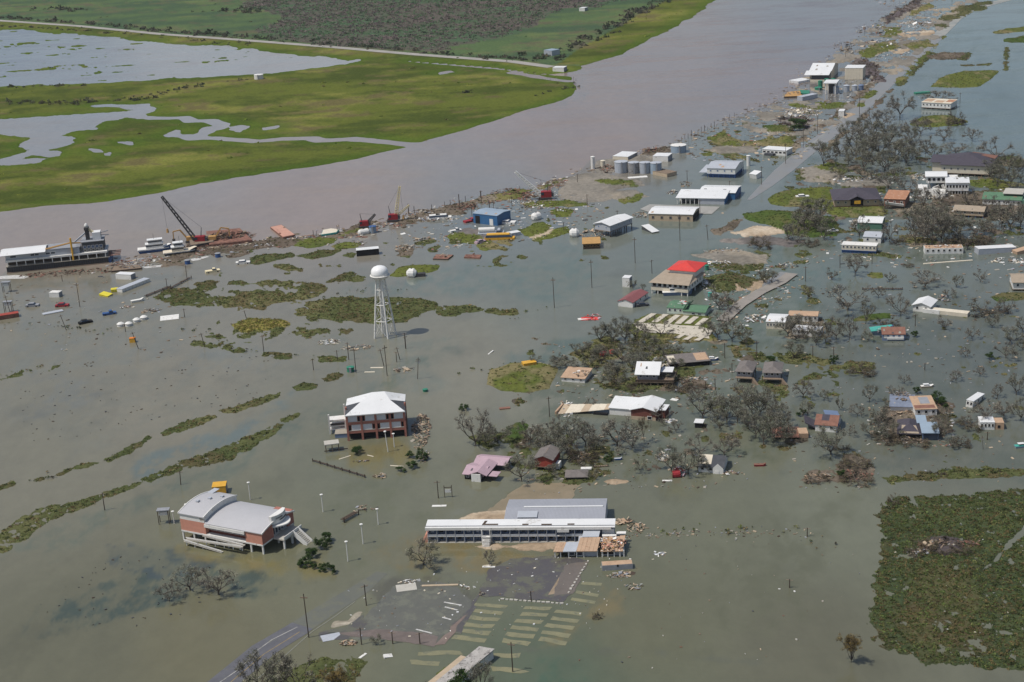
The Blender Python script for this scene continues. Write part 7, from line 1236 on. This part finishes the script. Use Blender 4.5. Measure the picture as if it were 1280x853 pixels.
slab('large pale slab afloat right of the white tanks', 212, 397.5, (8, 7, .35), 10, WHITEP); slab('pale twin slab adrift below the red car', 66, 391, (9, 3, .5), 28, LGREY); slab('narrow white plank below the drowned bays', 453.5, 820, (2.6, .7, .25), 55, WHITEP, 'plank', 'plank'); slab('tangle-white sheet beside the white plank', 485, 821, (2.2, 1.3, .5), 20, WHITEP, 'torn_sheet', 'sheet', (12, 10)); slab('cross-shaped white debris under the bare motel tree', 611, 709, (3.6, .8, .3), -10, WHITEP, 'plank', 'plank'); slab('short white plank across the cross-shaped debris', 609, 707.6, (2.0, .8, .3), 12, CREAM, 'plank', 'plank'); slab('bleached plank leaning out behind the lamp-posts, upper flood', 612, 442, (5, .5, .3), 55, WHITEP, 'plank', 'plank', (0, -8)); slab('floating board in the front water of the brick building', 431, 572, (4.5, .4, .2), 35, CREAM, 'plank', 'plank'); slab('white pole lying right of the brick building front', 496, 583, (4.6, .4, .3), -18, CREAM, 'plank', 'plank'); slab('pale plank in front of the brick building, centre', 463, 570, (2.6, .4, .2), -35, CREAM, 'plank', 'plank'); slab('white panel afloat above the long motel', 549, 632.5, (4.4, 1.2, .2), -5, WHITEP); slab('long pale board behind the brick building', 471, 460, (5, .9, .3), -8, CREAM, 'plank', 'plank'); slab('pale dock board beside the green bin', 462, 465.5, (4, .8, .3), -8, CREAM, 'plank', 'plank'); slab('long cream log by the grey shed corner in the right flood', 1185, 328, (22, 1, .4), 2, CREAM, 'log', 'log'); slab('rust-orange raft left of the cream cottage wreck', 631, 511, (3.8, 1.6, .5), 6, BROWNR, 'raft', 'raft'); slab('teal boat cover far behind the wreck of the white trailer', 1153, 117, (11, 4, 1.2), 4, GREEN, 'overturned_boat', 'boat'); slab('small white kite-shaped panel right of the metal-roofed hall', 843, 500, (2.6, 1.8, .3), -35, WHITEP); slab('flat white panel drifting before the gable wreck', 834, 601, (3, 1.0, .2), -8, WHITEP); slab('pale shelf of ice-white board by the last tank', 797, 222, (11, 4, .4), 4, WHITEP); slab('tan slab far out in the bay by the lamp-posts', 903, 170, (10, 5, .4), 0, BROWNR)
slab('bleached square of broken pavement by the far kerb', 508, 735, (5.5, 4, .2), 8, CONC, 'pavement_slab', 'slab', z=.06); slab('white crumpled sheet beside the brown apron', 414, 797, (5.0, 3.0, .3), 20, LGREY, 'crumpled_sheet', 'sheet', (4, 3)); slab('tan strip of washed-out kerb beside the wide lot', 550, 732, (10, .8, .3), -4, TAN, 'kerb_strip', 'kerb'); slab('pink-red floating roof sheet beside hedge trees', 737, 399, (7, 3, .4), -6, REDR, 'floating_roof_sheet', 'roof sheet', (6, 0)); slab('white roof sheet beside the pink-red one', 730, 399, (5, 2.4, .4), 10, WHITEP, 'floating_roof_sheet', 'roof sheet'); heap('red and white shattered roofing near the hedge trees', 742, 401, 24, 8, .6, 40, 'red', 2.4)
for lab, x, y, m_ in (('left red round float among the hedge trees', 754.5, 445, RED), ('right red round float among the hedge trees', 765.5, 443.5, REDR)): o = MB().lathe([(.2, -.4), (1.3, .1), (1.5, .9), (1.1, 1.7), (.1, 2.1)], 14).build('red_float', m_, None, True); o.location = G(x, y); tag(o, lab, 'float')
# ---------------------------------------------------------------- heaps of wreckage along the bank and through the town
for h_ in (
 ('brown wrack heaped along the front of the long dock house', 88, 345, 140, 7, 1.0, 260, 'rust', 2.6), ('rust scrap between the dock house and landing stage', 150, 334, 24, 8, 1.0, 60, 'rust', 2.4), ('brown wrack below the rusty barges', 270, 314, 60, 8, .9, 160, 'rust', 2.4), ('wrack and planks right of the rusty barge', 312, 311, 34, 6, .7, 60, 'wood', 3), ('rust machinery wreckage on the barge bank', 285, 303, 70, 12, 2.2, 240, 'rust', 3.6), ('dark scrap between tugboats and crane', 248, 312, 40, 10, 1.4, 120, 'rust', 3), ('tangled pier timbers right of the upright crane', 528, 270, 44, 8, 1.2, 120, 'wood', 4), ('grey-brown tangle at the far crane foot', 664, 252, 44, 10, 1.2, 130, 'rust', 3.4), ('rust and timber wrack along the mud bank', 390, 299, 60, 5, .7, 110, 'mix', 2.6), ('white and grey wreckage round the bank vans', 545, 277, 60, 7, 1.0, 140, 'white', 3), ('dark pier ruins with rust beams on the bank', 578, 264, 44, 10, 1.4, 130, 'rust', 4), ('wreckage bank above the blue shed with red beams', 636, 248, 52, 12, 1.4, 120, 'rust', 4), ('grey litter bank right of the blue shed', 668, 262, 56, 14, .8, 130, 'mix', 3), ('white and dark scrap on the small grass islet', 704, 266, 22, 6, .8, 40, 'white', 2.6),
 ('orange timber island in open water above the timber raft', 507, 316, 30, 10, .8, 80, 'tan', 2.6), ('tan plank island right of the orange one', 530, 303, 28, 6, .6, 50, 'wood', 3.4), ('small plank islet above the semitrailer', 448, 308, 24, 6, .6, 40, 'mix', 2.6), ('black-brown junk left of the first tank', 759, 217, 24, 10, 2.2, 80, 'rust', 3.4), ('orange and dark wreckage left of the blue-white tank', 815, 193, 36, 8, 1.4, 90, 'rust', 4), ('wide spread of broken white house walls below the ochre barge', 1003, 147, 44, 12, 1.8, 170, 'white', 4.4), ('dark junk pile at the left end of the open white shed', 842, 243, 18, 4, 1.2, 30, 'mix', 3), ('brown snag and junk off the slab warehouse corner', 802, 273, 22, 8, 1.0, 50, 'wood', 3), ('dark plank pile behind the open white shed', 856, 234, 20, 7, .8, 40, 'wood', 3),
 ('pale wrack on the mud by the town road top', 905, 320, 60, 9, .7, 90, 'mix', 2.6), ('grey rubble at the right of the red-roofed house', 898, 334, 40, 8, .7, 70, 'white', 2.4), ('wreckage strewn below the large purple house', 1150, 226, 26, 8, 1.4, 60, 'white', 3.6), ('wrack round the hipped house lawn', 1062, 228, 60, 6, .6, 80, 'white', 3.4), ('boards by the torn shell', 1135, 252, 22, 10, .8, 40, 'mix', 3.2), ('wrack bank by the green lawn tip', 985, 336, 28, 8, .6, 60, 'mix', 2.4),
 ('dark debris circle below the sunk pickup', 190, 392, 26, 6, .3, 50, 'wood', 2.6), ('grey debris ring by the floating slab', 160, 386, 20, 4, .3, 30, 'mix', 2), ('white and brown snag on the pole line behind the brick building', 413, 431, 36, 6, .7, 50, 'white', 2.6), ('leaning junk behind the pole cluster', 448, 438, 40, 6, .5, 50, 'wood', 2.6), ('long dark snag right of the pole cluster', 505, 466, 26, 6, .5, 26, 'wood', 3.4), ('red-brown barn timber below the mud of the trailers', 1115, 424, 14, 4, .6, 20, 'tan', 2), ('brown tangle on the debris islet', 1068, 600, 44, 12, 1.2, 110, 'rust', 2.2), ('brown tangle left of the debris islet', 1022, 600, 34, 8, .7, 60, 'tan', 2), ('black and tan ruin heap on the big marsh', 1172, 690, 44, 14, 1.6, 130, 'tan', 2.4), ('dark wreckage line off the marsh ruin', 1208, 684, 40, 8, .5, 50, 'rust', 2), ('low debris at the foot of the marsh ruin', 1150, 694, 30, 7, .6, 40, 'wood', 2),
 ('timber snag right of the raised house deck', 862, 478, 44, 7, .7, 60, 'wood', 2.6), ('boards and twigs below the metal-roofed hall', 838, 529, 18, 5, .4, 26, 'white', 2.2), ('tan drift at the foot of the red hut trees', 722, 576, 34, 10, .9, 60, 'tan', 2.2), ('junk by the gable wreck corner', 910, 594, 20, 5, .5, 30, 'mix', 2), ('white wrack at the long dark lot kerb', 512, 730, 24, 5, .3, 40, 'white', 1.6), ('brushy wrack on the brown apron', 435, 808, 22, 7, .6, 50, 'tan', 1.4), ('white scraps by the bare motel tree', 585, 738, 20, 8, .2, 14, 'white', 1.4), ('brown stump wrack by the lot corner', 603, 745, 8, 4, .6, 14, 'tan', 1.2), ('far white scraps among the weeds', 825, 695, 14, 5, .3, 16, 'white', 1.6), ('twiggy snag between motel and right bays', 790, 738, 26, 8, .3, 26, 'wood', 1.8), ('dark log snag off the brick building steps', 478, 598, 22, 6, .6, 26, 'wood', 2.0), ('dark snag with white boards past the auditorium', 455, 640, 30, 8, .4, 24, 'wood', 2.0), ('weed-caught boards at the long motel back', 452, 578, 20, 3, .3, 16, 'wood', 1.6), ('white boards on the river bank shelf left of the vans', 510, 277, 30, 5, .8, 50, 'white', 3), ('white boats and boards caught on the bank mud', 336, 309, 20, 4, .8, 24, 'white', 3), ('torn panels by the far shore road bend', 1095, 45, 60, 14, 1.2, 110, 'mix', 6), ('pale wreckage by the far road side', 1145, 34, 40, 8, 1.2, 60, 'white', 6), ('wrack on the far mud above the box store', 1100, 62, 60, 12, 1.0, 90, 'mix', 6), ('dark timber at the far river edge', 1060, 68, 40, 16, 1.2, 70, 'wood', 6), ('far dark bank timber near the frame top', 1120, 16, 40, 20, 1.2, 60, 'wood', 7), ('tan boards where the trailer office mud ends', 930, 186, 50, 8, .8, 70, 'tan', 4), ('gravel-yard scrap below the box store', 1090, 104, 30, 8, 1.0, 50, 'mix', 4), ('white scrap on the shore road verge', 1015, 154, 36, 6, .6, 50, 'mix', 3.6)):
    heap(*h_)
scatter('bank_litter', [(150, 334), (210, 322), (300, 308), (420, 296), (505, 276), (600, 252), (660, 240), (715, 224)], 1300, 2.6, 'mix', False, 6); scatter('bank_litter', [(200, 325), (300, 309), (420, 297), (505, 277), (600, 253), (660, 242), (715, 226)], 500, 3.4, 'rust', False, 4)
scatter('bank_litter', [(735, 215), (800, 197), (850, 180), (895, 160), (928, 146), (960, 133), (1005, 103), (1036, 78), (1085, 42), (1110, 22), (1145, -2)], 800, 3.0, 'wood', False, 6)
scatter('shore_litter', [(930, 180), (990, 130), (1060, 130), (1110, 90), (1190, 20), (1150, 0), (1090, 60), (990, 170)], 1200, 2.6, 'mix'); scatter('shore_litter', [(480, 300), (640, 250), (740, 235), (760, 270), (680, 300), (540, 315)], 500, 2.6, 'mix'); scatter('shore_litter', [(840, 195), (900, 165), (1000, 130), (1060, 150), (1000, 200), (900, 205)], 400, 3.4, 'wood')
scatter('town_litter', [(860, 330), (960, 330), (1000, 360), (930, 420), (880, 400), (880, 350)], 500, 2.0, 'mix'); scatter('town_litter', [(690, 430), (900, 420), (1000, 470), (900, 520), (700, 510)], 420, 1.7, 'wood'); scatter('town_litter', [(1000, 210), (1280, 220), (1280, 340), (1000, 330)], 900, 2.2, 'mix'); scatter('town_litter', [(980, 340), (1280, 340), (1280, 470), (980, 460)], 330, 1.6, 'wood'); scatter('town_litter', [(640, 530), (920, 540), (940, 610), (650, 620)], 300, 1.4, 'wood'); scatter('town_litter', [(1085, 500), (1190, 498), (1195, 560), (1085, 556)], 300, 1.6, 'mix'); scatter('town_litter', [(940, 480), (1280, 470), (1280, 600), (1000, 620)], 200, 1.2, 'wood')
scatter('left_flood_litter', [(10, 350), (230, 340), (260, 450), (60, 450), (0, 420)], 140, 1.6, 'wood'); scatter('weed_specks', [(20, 455), (350, 440), (330, 500), (30, 560)], 130, .9, 'dark'); scatter('motel_litter', [(430, 725), (760, 690), (860, 690), (760, 760), (600, 800), (440, 800)], 160, .7, 'white'); scatter('open_water_litter', [(780, 660), (1080, 640), (1080, 830), (700, 840)], 70, .7, 'mix'); scatter('dark_specks', [(20, 770), (150, 690), (260, 700), (330, 730), (180, 790)], 60, .8, 'dark'); scatter('weed_line_specks', [(780, 672), (870, 666), (1010, 668)], 120, 1.0, 'wood', False, 1.2); scatter('marsh_specks', [(1110, 640), (1280, 620), (1280, 820), (1110, 800)], 60, .7, 'white')
# ---------------------------------------------------------------- white kerb blocks of the motel lot, boardwalks, fences
kb = MB().rbox((0, 0, .1), (.95, .55, .35)).mesh('kerb_block', CONC)
def kerbs(p0, p1, n, place, frm):
    a, b_ = G(*p0), G(*p1); rz = math.atan2(b_.y - a.y, b_.x - a.x)
    for i in range(n): o = put('kerb_block', kb, None, a.lerp(b_, i / (n - 1)), (0, 0, rz + random.uniform(-.25, .25)), (random.uniform(.7, 1.15),) * 3); tag(o, f'{ORD[i]} white wheel stop in the row {place}, from {frm}', 'wheel stop', f'wheel stops {place}')
kerbs((735, 702), (711, 741), 11, 'right of the dark lot', 'the motel'); kerbs((628, 749.5), (702, 755), 14, 'below the dark lot', 'the left'); 
for i, (a, b_) in enumerate((((555, 753), (577, 757)), ((556, 759), (572, 763)), ((553, 772), (564, 775)), ((520, 787), (540, 792)))): strip('foam_streak', [a, b_], .5, M_foam, .06)
def boardwalk(label, p0, p1, w, h, n, name='boardwalk', cat='boardwalk', m_=None):
    a, b_ = G(*p0), G(*p1); L = (b_ - a).length; e = empty(name, a, math.atan2(b_.y - a.y, b_.x - a.x), label, cat); m_ = m_ or WOOD; pm = MB().box(0, L / n * .8, -w / 2, w / 2, h - .12, h).mesh('plank', m_); qm = MB().box(-.12, .12, -w / 2 - .1, -w / 2 + .14, -1, h + .7).mesh('post', DWOOD)
    for i in range(n): put('plank', pm, e, (i * L / n, 0, random.uniform(-.04, .04)), (0, 0, random.uniform(-.03, .03)))
    for i in range(max(2, n // 3)): put('post', qm, e, (i * L / max(1, n // 3 - 1) if n > 5 else i * L, 0, 0))
boardwalk('dark timber fence line awash before the brick building', (392, 577), (457, 597), .7, .5, 26, 'awash_fence', 'fence', DWOOD); boardwalk('short dark gangway adrift right of the auditorium', (428, 653), (446, 643), 1.6, .9, 8, m_=DWOOD); boardwalk('thin dark pontoon below the broken trailer thicket', (1078, 362), (1128, 362), 1.4, .5, 16, m_=DWOOD); boardwalk('log boom in the weeds right of the red hut', (742, 584), (760, 583), .8, .3, 6); boardwalk('dark dock arm in the water left of the cargo row', (182, 371), (212, 359), 1.6, .5, 12, m_=DWOOD); boardwalk('broken timber walk at the weed bank left end', (212, 362), (238, 348), 1.2, .6, 10, m_=DWOOD)
def frame_sign():
    e = empty('sign_frame', G(556, 622), 0, 'two-post sign frame with a white board above the motel', 'sign'); [MB().box(x - .1, x + .1, -.1, .1, -1, 4).build('post', DWOOD, e) for x in (0, 2.3)]; MB().box(.2, 2.1, -.12, -.02, 1.6, 2.6).build('board', WHITEP, e); MB().box(0, 2.3, -.08, .08, 3.2, 3.4).build('rail', DWOOD, e)
frame_sign()
def bus_shelter(label, px, py, s=1.0):
    e = empty('hoist_frame', G(px, py), 0, label, 'frame'); [MB().box(x - .1, x + .1, y - .1, y + .1, -1, 3.4 * s).build('post', DWOOD, e) for x in (0, 2.4 * s) for y in (0, 1.8)]; MB().box(-.3, 2.7 * s, -.2, 2, 3.42 * s, 3.6 * s).build('cross_beam', GREY, e); MB().box(.2, 2.2 * s, .3, 1.6, 2.2 * s, 3.0 * s).build('motor', WHITEP, e)
bus_shelter('white-topped utility frame left of the auditorium', 199, 656, 1.3); bus_shelter('dark gear frame at the left edge above the red barge', 4, 366, 1.4); bus_shelter('dark frame behind the red-sided barge box', 6, 391, 1.4)
# ---------------------------------------------------------------- poles
def pole_proto(kind):
    e = empty(dict(u='utility_pole', l='lamp_post', p='timber_post', t='transformer_pole')[kind], (0, 0, 0))
    if kind in 'ut':
        MB().tube((0, 0, -.2), (0, 0, 1), .0165, .012, 7).build('pole', DWOOD, e); MB().box(-.095, .095, -.010, .010, .90, .925).build('crossarm', WOOD, e)
        if kind == 't': MB().tube((.035, 0, .72), (.035, 0, .82), .026, n=8).build('transformer', LGREY, e); MB().box(-.12, .12, -.010, .010, .82, .84).build('crossarm', WOOD, e)
    elif kind == 'l': MB().tube((0, 0, -.2), (0, 0, .97), .018, .014, 7).build('post', WHITEP, e); MB().lathe([(.01, .97), (.055, .975), (.055, 1.0), (.02, 1.02)], 8).build('lamp_head', WHITEP, e)
    else: MB().tube((0, 0, -.3), (0, 0, 1), .045, .04, 7).build('post', DWOOD, e); MB().lathe([(.05, .97), (.05, 1.0)], 7).build('cap', DGREY, e)
    return e
_pp = {}
def poles(kind, desc, place, items, group, lean=0, same=False):
    labs = [f'{desc} {place}'] * len(items) if same else ordinals(items, desc, place)
    cat_ = dict(u='utility pole', l='lamp post', p='post', t='utility pole')[kind]
    for it, lab in zip(items, labs):
        x, y, h = it[:3]; ln = it[3] if len(it) > 3 else lean; s = h * mpp(x, y); rot = (random.uniform(-.02, .02), R(ln), random.uniform(-.4, .4)); w_ = {'u': max(.75, 10 / s), 't': 1.0, 'l': max(.7, 9 / s), 'p': 1}[kind] if kind != 'p' else 1
        if kind not in _pp: e = _pp[kind] = pole_proto(kind); tag(e, lab, cat_, group); e.location = G(x, y); e.rotation_euler = rot; e.scale = (s * w_, s * w_, s)
        else: e = copy_tree(_pp[kind], G(x, y), rot, (s * w_, s * w_, s), lab); e['category'] = cat_; e['group'] = group
UG = 'utility poles left standing in the flood'
for place, it in (
 ('rising by the flooded highway', [(386, 797, 55)]), ('along the brown apron below the lot', [(452, 806, 21), (491, 805, 15), (525, 805, 14)]), ('on the kerb of the dark lot', [(458, 757, 26), (664, 752, 13)]), ('before the drowned parking bays', [(641, 840, 37)]), ('above the two-post sign frame', [(548, 623, 22)]), ('in the cluster behind the brick building', [(484, 470, 38), (480, 458, 22, -8), (445, 466, 31), (436, 450, 22), (422, 451, 13), (507, 436, 20), (496, 453, 13), (500, 450, 16, -10)]), ('on the old pole line left of the water tower', [(330, 441, 22), (392, 463, 14), (256, 434, 18, -8)]), ('leaning in the far left flood', [(100, 384, 30), (83, 413, 20, -14), (173, 436, 22, -12), (14, 395, 26, -8)]), ('by the long weed strip left of the auditorium', [(226, 606, 17, 3), (131, 638, 22)]), ('near the weed bank and cargo boxes', [(234, 350, 18), (231, 397, 11), (308, 398, 10, -10), (209, 360, 12)]),
 ('in open water above the maroon cottage', [(693, 385, 38), (740, 360, 35), (794, 329, 32), (850, 301, 33), (815, 342, 17)]), ('around the warehouses', [(875, 267, 17), (885, 300, 19, -4), (912, 240, 14), (859, 226, 13), (891, 210, 9), (910, 207, 8)]), ('near the grass islets by the stilt house', [(705, 289, 11), (772, 280, 17), (734, 255, 12), (722, 229, 12)]), ('along the shore road', [(952, 231, 23), (982, 205, 26), (1004, 185, 25), (1022, 168, 22), (1074, 150, 30)]), ('in the far right flood', [(1200, 128, 12)]), ('beside the drowned lane and white garage', [(1007, 352, 19), (1050, 335, 17), (1144, 408, 15)]), ('above the weed line on the right', [(1156, 463, 9), (1042, 451, 18), (1016, 448, 16)]), ('between raised cottages and long ruin', [(906, 448, 19), (894, 488, 15), (915, 466, 12), (946, 446, 20), (882, 488, 11)]), ('left of the collapsed roof wing', [(687, 521, 25)]), ('in the flood left of the big marsh', [(1009, 671, 11), (987, 735, 11)]), ('near the water tower legs', [(507.5, 436, 16)]), ('before the white mobile home', [(1234, 550, 10), (1090, 330, 13)]), ('on the river bank by the blue shed', [(602, 254, 16), (617, 262, 12), (590, 270, 12), (640, 258, 12), (575, 262, 12)]), ('by the white cabin wreck', [(78, 352, 8), (157, 415, 10)])):
    poles('u', 'dark utility pole', place, it, UG)
poles('t', 'leaning pole with white transformer', 'right of the pole cluster', [(522, 474, 27, 6)], UG); poles('t', 'white leaning pole with head', 'below the white mobile home', [(1229, 562, 17, -6)], UG)
poles('l', 'white lamp post', 'in the flood right of the auditorium', [(435, 702, 25), (454, 680, 25), (473, 656, 20), (404, 640, 22), (313, 625, 22)], 'white lamp posts'); poles('l', 'white lamp post', 'standing before the brick building', [(485, 565, 26, -3), (493, 559, 17)], 'white lamp posts'); poles('l', 'white lamp post', 'left of the auditorium', [(218, 655, 16), (235, 650, 20), (251, 638, 18)], 'white lamp posts')
PILE = 'mooring piles along the river bank'
poles('p', 'dark mooring pile', 'in the broken row at the upper bank', [(852 + 4.1 * i, 175.5 - 1.75 * i + (i % 3) * .7, 4.5 + (i % 4)) for i in range(11)], PILE); poles('p', 'dark mooring pile', 'on the tank yard edge', [(x, y, 5) for x, y in ((784, 199), (789, 198), (795, 196.5), (801, 196), (817, 188), (842, 184), (912, 148), (918, 146), (934, 140), (950, 134))], PILE); poles('p', 'dark mooring pile', 'among the bank wreckage near the upright crane', [(x, y, h) for x, y, h in ((511, 268, 13), (518, 267, 9), (422, 291, 9), (424, 288, 7), (540, 265, 9), (556, 259, 7), (563, 257, 7), (574, 255, 12), (582, 253, 8), (601, 249, 10), (612, 262, 12), (650, 240, 7), (172, 331, 8), (174, 331, 6), (392, 296, 8), (396, 295, 6))], PILE); poles('p', 'dark mooring pile', 'at the canal mouth', [(717, 100, 4), (720, 102, 4), (720, 109, 4), (714, 108, 3), (688, 101, 4)], PILE)
poles('p', 'dark wave-break stake', 'along the far river edge', [(1057, 72, 6), (1060, 66, 6), (1062, 62, 5), (1081, 42, 5), (1104, 26, 5), (1190, 3, 5)], PILE)
# ================================================================ AIR: a thin even haze round the whole place
hz = bpy.data.materials.new('haze'); hz.use_nodes = True; n_ = hz.node_tree.nodes; n_.remove(n_['Principled BSDF'])
pv = n_.new('ShaderNodeVolumePrincipled'); pv.inputs['Color'].default_value = (.86, .9, .95, 1); pv.inputs['Density'].default_value = 3.2e-5; pv.inputs['Anisotropy'].default_value = 0.0
hz.node_tree.links.new(pv.outputs[0], n_['Material Output'].inputs['Volume'])
tag(MB().box(-80000, 80000, -500, 45000, -2.0, 215).build('haze', hz), kind='stuff')
